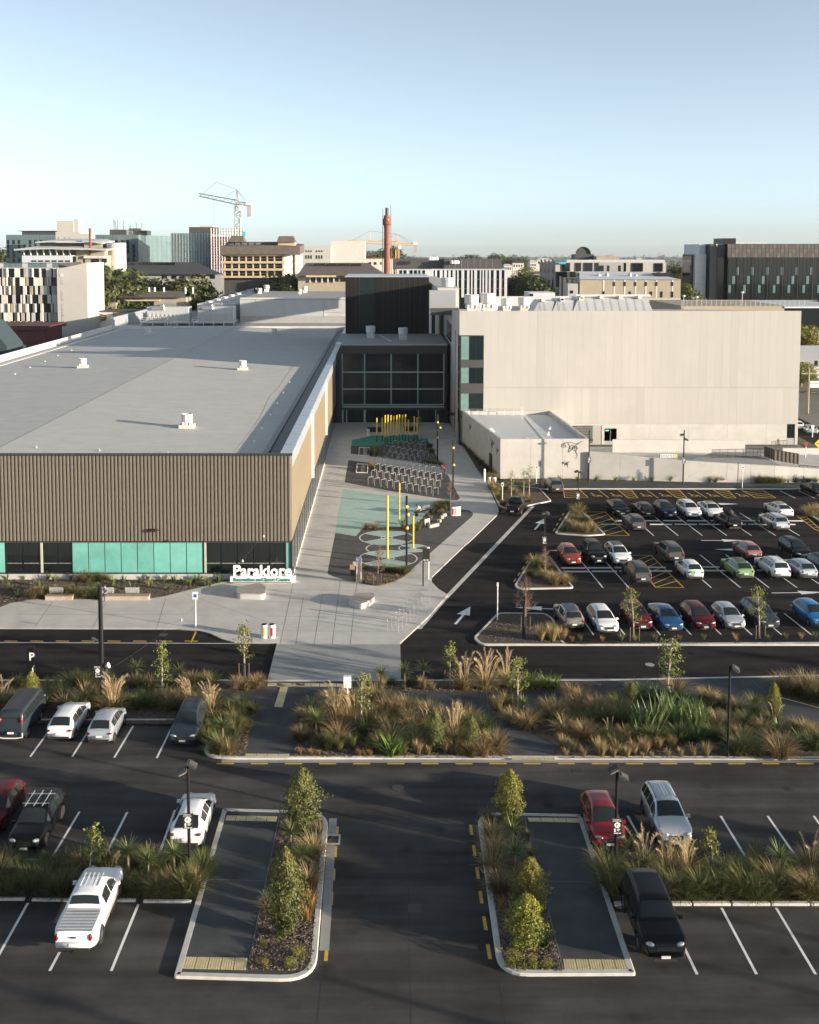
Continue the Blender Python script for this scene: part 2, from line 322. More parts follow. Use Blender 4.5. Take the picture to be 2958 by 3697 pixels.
K['plate'] = mat('number_plate', (.72,.72,.70), .4, 0, 0)
K['tyre'] = mat('tyre', (.015,.015,.015), .85, 0, 0)
K['rim'] = mat('alloy_rim', (.42,.42,.43), .3, .85, 0)
K['headl'] = mat('headlamp', (.40,.41,.42), .08, .1, 0, coat=.8)
K['taill'] = mat('tail_lamp', (.20,.008,.008), .15, 0, 0, coat=.8)
K['cglass'] = glassmat('car_glass', (.016,.021,.023), .03, .55)
K['skin'] = mat('skin', (.42,.25,.17), .6, 0, .05, 4)
K['hair'] = mat('hair', (.03,.022,.016), .7, 0, .1, 20)
# foliage
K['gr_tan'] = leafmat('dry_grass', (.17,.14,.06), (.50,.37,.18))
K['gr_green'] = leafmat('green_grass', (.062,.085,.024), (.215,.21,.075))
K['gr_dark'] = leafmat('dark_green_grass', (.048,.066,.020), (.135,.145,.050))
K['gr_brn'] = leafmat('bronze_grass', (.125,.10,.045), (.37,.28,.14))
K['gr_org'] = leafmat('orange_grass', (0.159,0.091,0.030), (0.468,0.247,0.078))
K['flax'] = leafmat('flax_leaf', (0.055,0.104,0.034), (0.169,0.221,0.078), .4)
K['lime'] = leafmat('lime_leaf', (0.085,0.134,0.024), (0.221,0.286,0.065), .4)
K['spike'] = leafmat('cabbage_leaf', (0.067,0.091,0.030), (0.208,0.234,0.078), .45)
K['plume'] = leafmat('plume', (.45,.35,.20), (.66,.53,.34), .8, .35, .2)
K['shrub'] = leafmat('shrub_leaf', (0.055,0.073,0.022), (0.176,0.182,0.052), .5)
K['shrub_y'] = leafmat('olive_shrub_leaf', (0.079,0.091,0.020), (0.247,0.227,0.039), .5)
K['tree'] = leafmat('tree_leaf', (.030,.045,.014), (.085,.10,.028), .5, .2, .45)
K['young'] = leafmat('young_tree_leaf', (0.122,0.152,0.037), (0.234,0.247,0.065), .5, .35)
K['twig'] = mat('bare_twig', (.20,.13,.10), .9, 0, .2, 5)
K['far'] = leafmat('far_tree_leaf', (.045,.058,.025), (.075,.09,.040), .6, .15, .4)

# ================================================================ THE SETTING: ground, roads, pavements
ZP = .10                                        # pavement height above the road
ground = sheet('ground', [(-3000,-300),(3000,-300),(3000,5000),(-3000,5000)], -.05, K['ground'])
park = sheet('car_park', [(-90,5),(120,5),(120,74),(-90,74)], 0.0, K['asph_near'])
YK = G('Q4', 200, 965)[1]                       # street-side kerb of the planted median
street = sheet('road', [(-90,YK-.5),(120,YK-.5),(120,136),(-8,136),(-8,90),(-90,90)], .004, K['asph_new'])
kp = K['kerb']
def markf(parent, z, m, name='marking'):
    return lambda v, a, b, wd=.11: stripe(G(v,*a), G(v,*b), wd, z, m, parent, name)
# ---- planted median between the car park and the street (asphalt path with mulched beds)
Q5t = G('Q5', 1725, 312)
medp = [(-70,YK),(G('Q4',0,965)[0],YK),(G('Q5',400,345)[0],YK+.05),Q5t,(60,Q5t[1]+1.2),(60,G('Q8',1600,85)[1]),(G('Q7',600,172)[0],G('Q7',600,175)[1]),
        G('Q3',1300,1322),G('Q3',1185,1312),G('Q3',1155,1280),G('Q3',1213,1108),(-70,G('Q3',600,1108)[1])]
medp = roundpoly(medp, [0,0,0,0,0,0,0,.8,.8,.8,.5,0], 4)
median = slab('median_pavement', offs(ccw(medp), .16), -.02, ZP, K['asph_path'])
kerb(medp, .22, -.02, ZP+.022, kp)
yk0 = G('Q7',600,175)[1]
sheet('gutter', [(-9.6,yk0-.42),(60,yk0-.42),(60,yk0-.003),(-9.6,yk0-.003)], .006, K['conc2'])
sheet('gutter', [(-70,YK+.003),(-11,YK+.003),(-11,YK+.35),(-70,YK+.35)], .009, K['conc2'])
sheet('gutter', [(5,YK+.06),(23,YK+.06),(60,Q5t[1]+1.25),(60,Q5t[1]+1.6),(23,YK+.42),(5,YK+.40)], .009, K['conc2'])
for k in range(-4, 14):
    x = -1.84 + 2*k; MB().add([(x,yk0-.62,.005),(x+1,yk0-.62,.005),(x+1,yk0-.47,.005),(x,yk0-.47,.005)], [(0,1,2,3)]).build('kerb_dash', K['yellow'], park)
# beds
BED = {}
def bed(key, pts, z=ZP+.008, par=None):
    p = roundpoly(pts, .25, 3); BED[key] = p; o = sheet('mulch_bed', p, z+.0015*len(BED), K['mulch'], par); return o
bed('street_left', [G('Q3',-600,868,ZP),G('Q3',1505,882,ZP),G('Q3',1490,935,ZP),G('Q3',700,925,ZP),G('Q3',-600,925,ZP)], par=median)
bed('bays_left', GL('Q3', [(-600,985),(500,978),(1000,990),(1462,1000),(1385,1305),(1195,1300),(1172,1270),(1225,1122),(-600,1112)], ZP), par=median)
bed('centre', GL('Q4', [(190,1155),(330,1085),(620,1095),(900,1165),(1150,1175),(1310,1290),(1425,1400),(1450,1447),(95,1440)], ZP), par=median)
bed('street_centre', GL('Q4', [(470,972),(1730,972),(2080,985),(1900,1020),(1725,1035),(600,1030),(480,1000)], ZP), par=median)
bed('small', GL('Q4', [(1320,1150),(1318,1062),(1440,1062),(1560,1140),(1700,1270),(1725,1350),(1600,1290),(1480,1240)], ZP), par=median)
bed('right', GL('Q5', [(85,500),(240,420),(600,385),(960,415),(1290,475),(1500,545),(2200,720),(2200,800),(185,797),(150,700),(70,600)], ZP), par=median)
bed('right_far', GL('Q5', [(1500,345),(2200,350),(2200,620),(1725,497),(1490,432)], ZP), par=median)
for a, b in (((1490,436),(1740,503)),): stripe(G('Q5',*a,ZP), G('Q5',*b,ZP), .14, ZP+.016, K['tactile'], median, 'path_edge')
stripe(G('Q5',1180,500,ZP), G('Q5',1740,612,ZP), .22, ZP+.016, mat('dry_lawn_edge',(.17,.16,.05),.9,0,.2,4), median, 'path_edge')
for a, b in (((1305,1035),(1325,1190)),): stripe(G('Q4',*a,ZP), G('Q4',*b,ZP), .04, ZP+.005, K['joint'], median, 'joint')
for a, b in (((1330,335),(1415,415)),((1430,470),(1370,505)),((185,395),(250,430))): stripe(G('Q5',*a,ZP), G('Q5',*b,ZP), .04, ZP+.005, K['joint'], median, 'joint')
# ---- tactile paving: ribbed plates
def tactile(q, n, parent, z, along=True):
    """q: four corners, ribs run from edge q0q1 to q3q2"""
    q = [Vector((p[0],p[1],0)) for p in q]; m = max(1, round((q[1]-q[0]).length/.6)); obs = []
    for j in range(m):
        a0, a1 = q[0].lerp(q[1], j/m+.004), q[0].lerp(q[1], (j+1)/m-.004); b0, b1 = q[3].lerp(q[2], j/m+.004), q[3].lerp(q[2], (j+1)/m-.004)
        mb = MB(); mb.add([(p.x,p.y,z) for p in (a0,a1,b1,b0)], [(0,1,2,3)])
        for i in range(n):
            t0, t1 = (i+.15)/n, (i+.6)/n
            c = [a0.lerp(a1,t0), a0.lerp(a1,t1), b0.lerp(b1,t1), b0.lerp(b1,t0)]
            mb.add([(p.x,p.y,z+.001) for p in c] + [(p.x,p.y,z+.014) for p in c], [(4,5,6,7),(0,1,5,4),(1,2,6,5),(2,3,7,6),(3,0,4,7)])
        obs.append(mb.build('tactile_plate', K['tactile'], parent))
    return obs
tactile(GL('Q3', [(1385,1313),(1636,1315),(1641,1290),(1392,1288)], ZP), 5, median, ZP+.006)
tactile(GL('Q7', [(1243,180),(1548,183),(1545,154),(1240,150)], ZP), 5, median, ZP+.006)
tactile(GL('Q3', [(1553,1022),(1600,1025),(1633,905),(1590,903)], ZP), 5, median, ZP+.006)
tactile(GL('Q3', [(1513,905),(1724,905),(1726,890),(1517,889)], ZP), 5, median, ZP+.006)
tactile(GL('Q4', [(0,1000),(425,998),(425,980),(0,979)], ZP), 5, median, ZP+.006)
# ---- islands beside the lane through the near car park
def island(outer, rad, path, mulch, key):
    pts = roundpoly(outer, rad, 6)
    isl = slab('traffic_island', offs(ccw(pts), .18), -.02, ZP, K['asph_path'])
    kerb(pts, .26, -.02, ZP+.022, kp, True, 'kerb', isl)
    p = roundpoly(mulch, .2, 3); BED[key] = p; sheet('mulch_bed', p, ZP+.006, K['mulch'], isl)
    return isl
il = island([G('Q6',1110,306,.05),G('Q6',1640,320,.05),G('Q6',1572,1165,.05),G('Q6',866,1145,.05)], [.12,1.5,1.5,.12], None,
            GL('Q6', [(1400,345),(1615,348),(1555,1112),(1232,1108)], ZP), 'isle_l')
ir = island([G('Q7',997,546,.05),G('Q8',180,438,.05),G('Q8',533,1476,.05),G('Q7',1150,1672,.05)], [1.3,.12,.12,1.3], None,
            GL('Q7', [(1030,572),(1325,578),(1600,1645),(1190,1630)], ZP), 'isle_r')
for a, b, v, o in (((1393,340),(1232,1112),'Q6',il),): stripe(G(v,*a,ZP), G(v,*b,ZP), .05, ZP+.012, K['joint'], o, 'joint')
stripe(G('Q7',1330,575,ZP), G('Q7',1605,1650,ZP), .05, ZP+.012, K['joint'], ir, 'joint')
stripe(G('Q6',1035,655,ZP), G('Q6',1330,663,ZP), .04, ZP+.005, K['joint'], il, 'joint')
stripe(G('Q7',1478,1018,ZP), G('Q8',300,872,ZP), .04, ZP+.005, K['joint'], ir, 'joint')
tactile(GL('Q6', [(902,1100),(1228,1108),(1236,1048),(922,1042)], ZP), 5, il, ZP+.006)
tactile(GL('Q6', [(1122,362),(1378,368),(1384,343),(1130,337)], ZP), 5, il, ZP+.006)
tactile(GL('Q8', [(68,1443),(495,1445),(473,1378),(58,1374)], ZP), 5, ir, ZP+.006)
tactile(GL('Q7', [(1362,606),(1712,614),(1706,584),(1350,579)], ZP), 5, ir, ZP+.006)
# gutter beside the left island with a grate
ga, gb = Vector(G('Q6',1640,352)), Vector(G('Q6',1592,1010)); gn = Vector((.42,0)); sheet('gutter', [tuple(ga),tuple(gb),tuple(gb+gn),tuple(ga+gn)], .005, K['conc2'], None)
kj = mat('kerb_joint',(.18,.17,.16),.9,0,0)
for i in range(26): MB().box(-8.6+i*1.5,-8.585+i*1.5,G('Q7',600,175)[1]-.004,G('Q7',600,175)[1]+.20,.0,ZP+.0235).build('kerb_joint', kj, median)
gx, gy = G('Q6', 1660, 457)
gr = thing('storm_drain', 'steel storm drain grate in a concrete surround beside the left island kerb', 'drain', (gx, gy, 0)); 
MB().cbox((0,0,.006),(.75,.95,.012)).build('surround', K['kerb'], gr)
for i in range(9): MB().cbox((-.24+.06*i,0,.016),(.03,.62,.012)).build('bar', K['black'], gr)
MB().cbox((0,0,.0135),(.56,.64,.004)).build('sump', K['blackmat'], gr)
for (v, x, y, lab) in (('Q7',570,1205,'small square drain grate in the shaded middle of the central lane'),('Q8',155,152,'square service cover in the asphalt beside the long kerb'),('Q3',925,615,'drain grate in the lay-by asphalt near its yellow diagonal line')):
    X, Y = G(v, x, y); dg = thing('drain_cover', lab, 'drain', (X,Y,0.004 if v=='Q3' else 0)); MB().cbox((0,0,.003),(.62,.62,.006)).build('frame', K['dgrey'], dg)
    for i in range(6): MB().cbox((-.25+.1*i,0,.008),(.06,.5,.005)).build('bar', K['trim'], dg)
for (v, x, y, lab) in (('Q7',455,370,'round manhole lid in the shaded asphalt above the central lane'),('Q5',728,244,'pale ringed manhole lid in the dark road behind the tall median tree')):
    X, Y = G(v, x, y); mh = MB().lathe([(0,.009),(.28,.009),(.28,.011),(.34,.011),(.34,.002)][::-1], 24).build('manhole_cover', K['dgrey'] if v=='Q7' else K['conc2'], None, (X,Y,.004)); tag(mh, lab, 'manhole')
# seams in the asphalt
sm = mat('asphalt_seam', (.03,.03,.03), .9, 0, 0)
for v, a, b in (('Q7',(522,900),(546,2005)),('Q7',(940,222),(990,480)),('Q7',(1150,1660),(1196,2005)),('Q6',(1607,1100),(1580,1376)),('Q8',(530,1478),(1725,1470))):
    stripe(G(v,*a), G(v,*b), .03, .0025, sm, park, 'asphalt_seam')
wear = mat('tyre_wear', (.052,.050,.049), .8, 0, .3, .6, detail=8)
# lane dashes
my = markf(park, .004, K['yellow'], 'lane_dash')
for a, b in (((1682,392),(1679,430)),((1673,490),(1670,545)),((1664,602),(1661,660)),((1653,718),(1650,783)),((1642,850),(1637,917)),((1630,985),(1624,1062))): my('Q6', a, b, .16)
for a, b in (((957,628),(966,698)),((978,770),(988,843)),((1000,922),(1012,1002)),((1023,1086),(1036,1173)),((1049,1262),(1064,1357)),((1075,1455),(1093,1558))): my('Q7', a, b, .16)
# bay lines, near rows
mw = markf(park, .004, K['white'], 'bay_line')
for v, a, b in (('Q6',(140,773),(-30,1077)),('Q6',(690,780),(555,1112)),('Q6',(425,777),(248,1112)),('Q6',(397,318),(257,552)),('Q6',(635,320),(522,545)),('Q6',(872,310),(790,540)),
  ('Q3',(300,1128),(172,1305)),('Q3',(520,1129),(410,1305)),('Q3',(755,1130),(648,1310)),('Q3',(975,1135),(888,1313)),
  ('Q8',(1090,1040),(1318,1472)),('Q8',(1445,1040),(1702,1472)),('Q8',(725,1040),(932,1473)),('Q8',(1085,443),(1272,750)),('Q8',(1390,443),(1608,755)),('Q8',(1690,443),(1900,735)),('Q8',(480,443),(650,750)),('Q8',(778,443),(940,735))): mw(v, a, b, .12)
# planted strips between the near rows
for key, pts in (('near_l', GL('Q6', [(-260,572),(1030,590),(985,745),(-300,735)])), ('near_r', GL('Q8', [(300,770),(2100,765),(2150,990),(375,992)]))):
    BED[key] = pts; sheet('mulch_bed', pts, .012, K['mulch'], None)
ORD = ['first','second','third','fourth','fifth','sixth','seventh','eighth','ninth','tenth','eleventh','twelfth','thirteenth']
def wheel_stop(p0, p1, label, wd=.17, h=.1, group='concrete wheel stops'):
    p0, p1 = Vector(p0), Vector(p1); d = p1-p0; c = (p0+p1)/2
    o = rbox('wheel_stop', (d.length, wd, h), K['stop'], None, (c.x,c.y,.003), atan2(d.y,d.x), .03); tag(o, label, 'wheel stop', group); return o
for i, (v, a, b) in enumerate((('Q6',(-60,757),(125,757)),('Q6',(160,760),(395,762)),('Q6',(560,763),(678,764)),('Q6',(715,768),(955,770)),('Q6',(880,570),(1012,574)),('Q6',(60,563),(240,566)))):
    wheel_stop(G(v,*a), G(v,*b), ('concrete wheel stop at the left frame edge below the left planted strip','concrete wheel stop in front of the white pickup truck, left end','short concrete wheel stop just right of the white pickup truck bonnet','dirty concrete wheel stop heading the empty bay beside the left island','concrete wheel stop behind the plants below the white coupe','concrete wheel stop in the shade in front of the black roof-rack car')[i], group='wheel stops left rows')
for i in range(6):
    a = G('Q8', 392+ i*255, 1019); b = G('Q8', 392+ i*255+245, 1019); wheel_stop(a, b, 'long pale wheel stop edging the right planted strip, %s from the right island' % ORD[i], .22, .12, 'wheel stops right row')
# ---- the street north of the median
ms = markf(street, .010, K['white'], 'lane_line'); mys = markf(street, .010, K['yellow'], 'lane_dash')
ms('Q3', (-300,657), (1335,664), .10)
for k in range(-3, 8): mys('Q3', (25+k*146,650), (100+k*146,651), .14)
mys('Q3', (1110,598), (1083,658), .13)
# ---- plaza and forecourt of the sports centre
XW = -8.45                                      # wall of the left building along the court
YB = G('Q3', 1660, 305)[1]                      # its front wall
YG = 184.2                                      # glass link front
plz = ([(-80,G('Q3',0,583)[1])] + GL('Q3', [(0,583),(1000,586),(1130,596),(1190,612),(1260,645),(1330,664),(1568,668),(1515,885)]) +
       GL('Q4', [(774,962),(768,735),(880,632),(940,575),(1066,434),(1005,395),(962,350),(966,322),(1300,0)]) +
       GL('Q2', [(1265,1115),(1495,893),(1512,862),(1508,832),(1420,645),(1355,545),(1235,345),(1187,300)]) + [(12.3,166),(11.2,YG),(XW,YG),(XW,YB)] +
       GL('Q3', [(1655,312),(1300,312),(1060,370),(935,402),(840,418),(260,420),(185,421),(60,442),(0,465)]) + [(-80,G('Q3',0,470)[1])])
plaza = slab('plaza_pavement', plz, -.02, ZP, K['conc'])
kl = [(-80,G('Q3',0,583)[1])] + GL('Q3', [(0,583),(1000,586),(1130,596),(1190,612),(1260,645),(1330,664),(1568,668)])
kerb(kl, .28, -.02, ZP+.004, kp, False)
kl = GL('Q4', [(768,735),(880,632),(940,575),(1066,434),(1005,395),(962,350),(966,322),(1300,0)]) + GL('Q2', [(1265,1115),(1495,893)])
kerb(kl, .22, -.02, ZP+.004, kp, False)
def deck(name, v, pts, m, z=ZP+.004, par=None, rad=0.0):
    p = GL(v, pts, ZP); p = roundpoly(p, rad, 4) if rad else p
    return sheet(name, p, z, m, par or plaza)
cross = sheet('raised_crossing', [G('Q3',1568,668,ZP),G('Q4',768,735,ZP),G('Q4',774,960,ZP),G('Q3',1517,884,ZP)], ZP+.004, K['conc2'], plaza)
fb = [(-80,YB-.2),(XW-.1,YB-.2)] + GL('Q3', [(1300,311),(1060,369),(935,401),(840,417),(260,419),(185,420),(60,441),(0,464)]) + [(-80,G('Q3',0,469)[1])]
BED['front'] = fb; sheet('mulch_bed', fb, ZP+.012, K['mulch'])
slab('front_garden_base', fb, -.02, ZP+.006, K['mulch'])
# joints in the concrete
js = lambda a, b, v='Q4', wd=.035: stripe(G(v,*a,ZP), G(v,*b,ZP), wd, ZP+.003, K['joint'], plaza, 'joint')
for a, b in (((500,330),(458,735)),((395,335),(345,735)),((285,420),(232,735)),((165,440),(118,735)),((0,640),(20,640)),((105,340),(20,735)),((240,740),(230,960)),((505,740),(503,960))): js(a, b)
for y in (395,470,560,650): js((-80,y),(870-(y-560)*.9,y+6))
for y in (1440,1545,1660,1790,1945): js((250-(y-1440)*.30,y),(500-(y-1440)*.19,y+8),'R5')
for i in range(12):
    Y = 112 + i*6; stripe((XW+.05,Y),(-4.2,Y), .035, ZP+.003, K['joint'], plaza, 'joint')
for i in range(9):
    p = Vector(G('Q2',1090-0,1190-i*90,ZP)); 
for v, a, b in (('Q3',(520,585),(600,430)),('Q3',(885,585),(940,405)),('Q3',(190,582),(300,425)),('Q3',(1040,380),(1570,560)),('Q3',(100,500),(1060,500))): js(a, b, v)
for k in range(7):
    js((1060+k*62,1335-k*62+18*k//3), (1180+k*55,1335-k*75+40),'Q2',.03) if k > 8 else None
# court inlays
deck('green_rubber_surface', 'R5', [(587,945),(740,912),(1165,905),(1182,958),(830,975),(800,990),(577,992)], K['rubber'])
deck('dark_paving', 'R5', [(577,992),(800,990),(830,975),(1182,958),(1293,1158),(1130,1128),(575,1052)], K['pave'], ZP+.005)
deck('dark_paving', 'R5', [(557,1102),(775,1130),(1330,1215),(1425,1400),(1405,1416),(1330,1410),(900,1345),(528,1275)], K['pave'], rad=.4)
deck('mint_surface', 'R5', [(515,1325),(900,1385),(1345,1436),(1215,1475),(1160,1520),(1100,1590),(950,1622),(668,1632),(615,1695),(455,1668)], K['mint'])
deck('dark_paving', 'R5', [(455,1668),(615,1695),(668,1632),(950,1622),(1100,1590),(1160,1520),(1215,1475),(1345,1436),(1360,1490),(1440,1485),(1500,1494),(1530,1515),(1520,1540),(1040,1960),(1000,2005),(640,2050),(540,2040),(440,2008),(400,1992),(395,1975)], K['pave'], ZP+.002, rad=.3)
BED['court_mid'] = GL('R5', [(668,1632),(790,1650),(1060,1662),(1135,1640),(1200,1560),(1330,1500),(1345,1452),(1230,1470),(1110,1590),(960,1622)], ZP)
sheet('mulch_bed', BED['court_mid'], ZP+.012, K['mulch'])
BED['court_front'] = roundpoly(GL('R5', [(640,1925),(1045,1955),(1000,2010),(900,2062),(790,2085),(650,2062)], ZP), .6, 4)
bf = slab('mulch_bed', BED['court_front'], ZP, ZP+.10, K['mulch'])
BED['court_up'] = GL('R5', [(735,985),(790,985),(785,1075),(722,1068)], ZP); sheet('mulch_bed', BED['court_up'], ZP+.012, K['mulch'])
BED['court_right'] = GL('R5', [(1125,1128),(1215,1105),(1270,1118),(1300,1160)], ZP); sheet('mulch_bed', BED['court_right'], ZP+.012, K['mulch'])
# painted rings
def ring(cx, cy, r, parent, m, z, wd=.12, n=48):
    mb = MB(); vs = []
    for k in range(n): a = 2*pi*k/n; vs += [(cx+(r-wd)*cos(a),cy+(r-wd)*sin(a),z),(cx+r*cos(a),cy+r*sin(a),z)]
    mb.add(vs, [(2*k,2*k+1,(2*k+3)%(2*n),(2*k+2)%(2*n)) for k in range(n)]); return mb.build('painted_ring', m, parent)
def sector(cx, cy, r, a0, a1, m, z, n=14):
    pts = [(cx,cy,z)] + [(cx+r*cos(a0+(a1-a0)*k/n), cy+r*sin(a0+(a1-a0)*k/n), z) for k in range(n+1)]
    MB().add(pts, [tuple(range(len(pts)))]).build('mint_sector', m, plaza)
def rc(v, x0, x1, y): a, b = G(v,x0,y,ZP), G(v,x1,y,ZP); return ((a[0]+b[0])/2, a[1], (b[0]-a[0])/2)
rw = mat('court_line_white', (.62,.63,.61), .7, 0, .08, 3)
for (x0, x1, y, rs) in ((640,1070,1706,.22),(690,1018,1790,0),(635,1096,1868,.22),(945,1178,1788,.18)):
    cx, cy, r = rc('R5', x0, x1, y)
    if rs: 
        sector(cx, cy, r-.1, radians(35), radians(145), K['mint'], ZP+.007); sector(cx, cy, r-.1, radians(215), radians(325), K['mint'], ZP+.007)
        for a in (35,145): stripe((cx-r*cos(radians(a)),cy-r*sin(radians(a))),(cx+r*cos(radians(a)),cy+r*sin(radians(a))),.1,ZP+.009,rw,plaza,'painted_line')
        ring(cx, cy, r*rs, plaza, rw, ZP+.012)
    ring(cx, cy, r, plaza, rw, ZP+.010, .13)
# flush concrete channel along the drop-off lane, and the lane surface
stripe(G('Q4',1050,450), G('R6',412,862), .42, .011, K['kerb'], street, 'flush_channel')
stripe(G('Q4',886,640), G('Q4',1052,448), .36, .011, K['kerb'], street, 'flush_channel')
sheet('drop_off_lane', [G('Q4',966,322),G('Q4',962,350),G('Q4',1005,395),G('Q4',1062,434),G('R6',412,862),G('R6',330,868),G('Q2',1512,865),G('Q2',1495,893)], .007, K['asph_lane'], street)
# ---- far car park islands
far_isl = {}
def isle(key, v, pts, rad=.5, lab=None):
    p = roundpoly(GL(v, pts, .04), rad, 4); BED[key] = offs(ccw(p), .3)
    s = slab('traffic_island', offs(ccw(p), .12), -.02, ZP, K['mulch']); kerb(p, .2, -.02, ZP+.03, kp, True, 'kerb', s); far_isl[key] = s
isle('A', 'R6', [(578,884),(640,886),(747,992),(660,998),(511,988)])
isle('B', 'R6', [(405,1102),(488,1090),(602,1238),(345,1243),(326,1226)])
isle('C', 'Q4', [(1375,542),(1675,545),(1725,580),(1790,735),(3700,725),(3700,742),(1270,742),(1222,698)])
isle('D', 'R6', [(205,756),(445,780),(498,838),(380,862),(285,872),(255,860)])
isle('E', 'R6', [(1652,884),(1800,840),(1900,1000),(1760,950)])
# north footpath and garden along the retaining wall
YN = G('R6', 600, 784)[1]
fpn = [G('R6',430,783),(19,YN),(90,YN),(90,YN+3.6),G('R6',445,756),(15.5,137.2)]
np_ = slab('north_footpath', [(G('R6',440,783)[0],YN+.18),(90,YN+.18),(90,YN+3.9),(14.6,YN+4.1)], -.02, ZP, K['asph_path'])
kerb([(90,YN),(G('R6',437,783)[0],YN)][::-1], .2, -.02, ZP+.02, kp, False)
BED['north'] = [(15.4,YN+4.0),(62,YN+3.8),(62,YN+6.3),(15.4,YN+6.3)]
sheet('mulch_bed', BED['north'], ZP+.02, K['mulch'])
BED['annex_side'] = [G('Q2',1350,540,ZP),G('Q2',1480,530,ZP),G('R6',262,738,ZP),(12.4,167),G('Q2',1235,345,ZP)]
sheet('mulch_bed', BED['annex_side'], ZP+.012, K['mulch'])
# ---- far car park markings
ml = markf(street, .010, K['white'], 'bay_line'); mf = markf(street, .010, K['yellow'], 'hatch_line')
FD = Vector((-.0542, 1.0)).normalized(); FYAW = atan2(-.0542, 1.0)
def lot(xs, yb, yt, w=.11):
    for x in xs:
        b = Vector(G('Q1', x, yb)); L = G('Q1', x, yt)[1]-b[1]; e = b + FD*L; stripe(b, e, w, .010, K['white'], street, 'bay_line')
lot([752,895,1038,1182,1327,1470,1610], 382, 247)
lot([452,605,1090,1262,1430,1595,1757], 688, 494)
lot([397,582,790,972,1150,1330,1505,1680], 966, 838)
for i in range(8): 
    if i != 1: wheel_stop(G('Q1',438+i*145+(-330 if i==0 else 0)*0,317), G('Q1',438+i*145+132,318), 'south wheel stop in the top row of far bays, %s from the hatched area' % ORD[i], .16, .1, 'wheel stops far lot')
    wheel_stop(G('Q1',525+i*145*.97,296), G('Q1',525+i*145*.97+120,297), 'north wheel stop in the top row of far bays, %s from the hatched area' % ORD[i], .16, .1, 'wheel stops far lot')
for i in range(9):
    if i == 4: continue
    wheel_stop(G('Q1',225+i*162,596-i*1.2), G('Q1',225+i*162+148,596-i*1.2), 'south wheel stop in the middle row of far bays, %s from the planted island' % ORD[i], .16, .1, 'wheel stops far lot')
    wheel_stop(G('Q1',205+i*158,575-i*1.2), G('Q1',205+i*158+144,575-i*1.2), 'north wheel stop in the middle row of far bays, %s from the planted island' % ORD[i], .16, .1, 'wheel stops far lot')
def hatch(pts, n, wd=.1, thick=None, rev=False):
    q = [Vector(G('Q1',*p)) for p in pts]     # tl, tr, br, bl
    for i in range(4): stripe(q[i], q[(i+1)%4], wd, .010, K['yellow'], street, 'hatch_line')
    for i in range(n):
        t = (i+.5)/n
        a = q[0].lerp(q[3], min(1,t+.12)); b = q[1].lerp(q[2], max(0,t-.12)); stripe(a, b, wd, .011, K['yellow'], street, 'hatch_line')
hatch([(345,242),(465,242),(608,381),(468,379)], 6)
hatch([(612,497),(735,497),(928,688),(762,686)], 7)
hatch([(220,110),(315,110),(366,158),(226,158)], 5)
for a, b, c, d in ((540,620,658,600),(822,900,948,888),(1100,1185,1235,1180),(1265,1390,1470,1352)): hatch([(a,112),(b,112),(c,160),(d,160)], 5)
hatch([(1590,262),(1650,270),(1760,372),(1700,345)], 6)
for a, b in ((425,487),(708,777),(985,1065)): mf('Q1', (a,112), (b,160), .1)
for a, b in ((1495,1587),(1605,1700)): ml('Q1', (a,118), (b,162), .11)
for x in (412,528,705,818,990,1100,1273):      # wheelchair symbols
    X, Y = G('Q1', x, 147); r = ring(X, Y, .42, street, K['yellow'], .011, .1, 20); r.name = 'wheelchair_symbol'
    for a, b in (((X-.1,Y+.2),(X-.25,Y+1.0)),((X-.1,Y+.35),(X+.5,Y+.3)),((X+.5,Y+.3),(X+.65,Y-.5))): stripe(a, b, .12, .0115, K['yellow'], street, 'wheelchair_symbol')
    ring(X-.3, Y+1.25, .16, street, K['yellow'], .011, .14, 12).name = 'wheelchair_symbol'
def arrow(p, q, hl=1.9, hw=1.1, sw=.16):
    p, q = Vector(p), Vector(q); t = (q-p).normalized(); n = Vector((-t.y,t.x)); m = q - t*hl
    pts = [p-n*sw/2, m-n*sw/2, m-n*hw/2, q, m+n*hw/2, m+n*sw/2, p+n*sw/2]
    MB().add([(a.x,a.y,.010) for a in pts], [tuple(range(7))]).build('painted_arrow', K['white'], street)
arrow(G('Q4',1112,610), G('Q4',1206,500), 2.2, 1.1, .22); arrow(G('R6',421,968), G('R6',464,918), 2.3, 1.1, .22)
for a, b in (((1080,195),(1252,195)),((1030,410),(1288,410)),((1446,719),(1760,715)),((1290,466),(1108,462)),((1700,795),(1548,791)),((225,817),(-70,803)),((340,473),(130,468))): arrow(G('Q1',*a), G('Q1',*b), 2.3, 1.0, .16)
for v, a, b in (('R6',(555,890),(500,985)),('R6',(392,1108),(316,1220))):
    p, q = Vector(G(v,*a)), Vector(G(v,*b)); n = int((p-q).length/2.0)
    for i in range(n): stripe(p.lerp(q,(i+.1)/n), p.lerp(q,(i+.6)/n), .14, .010, K['yellow'], street, 'lane_dash')

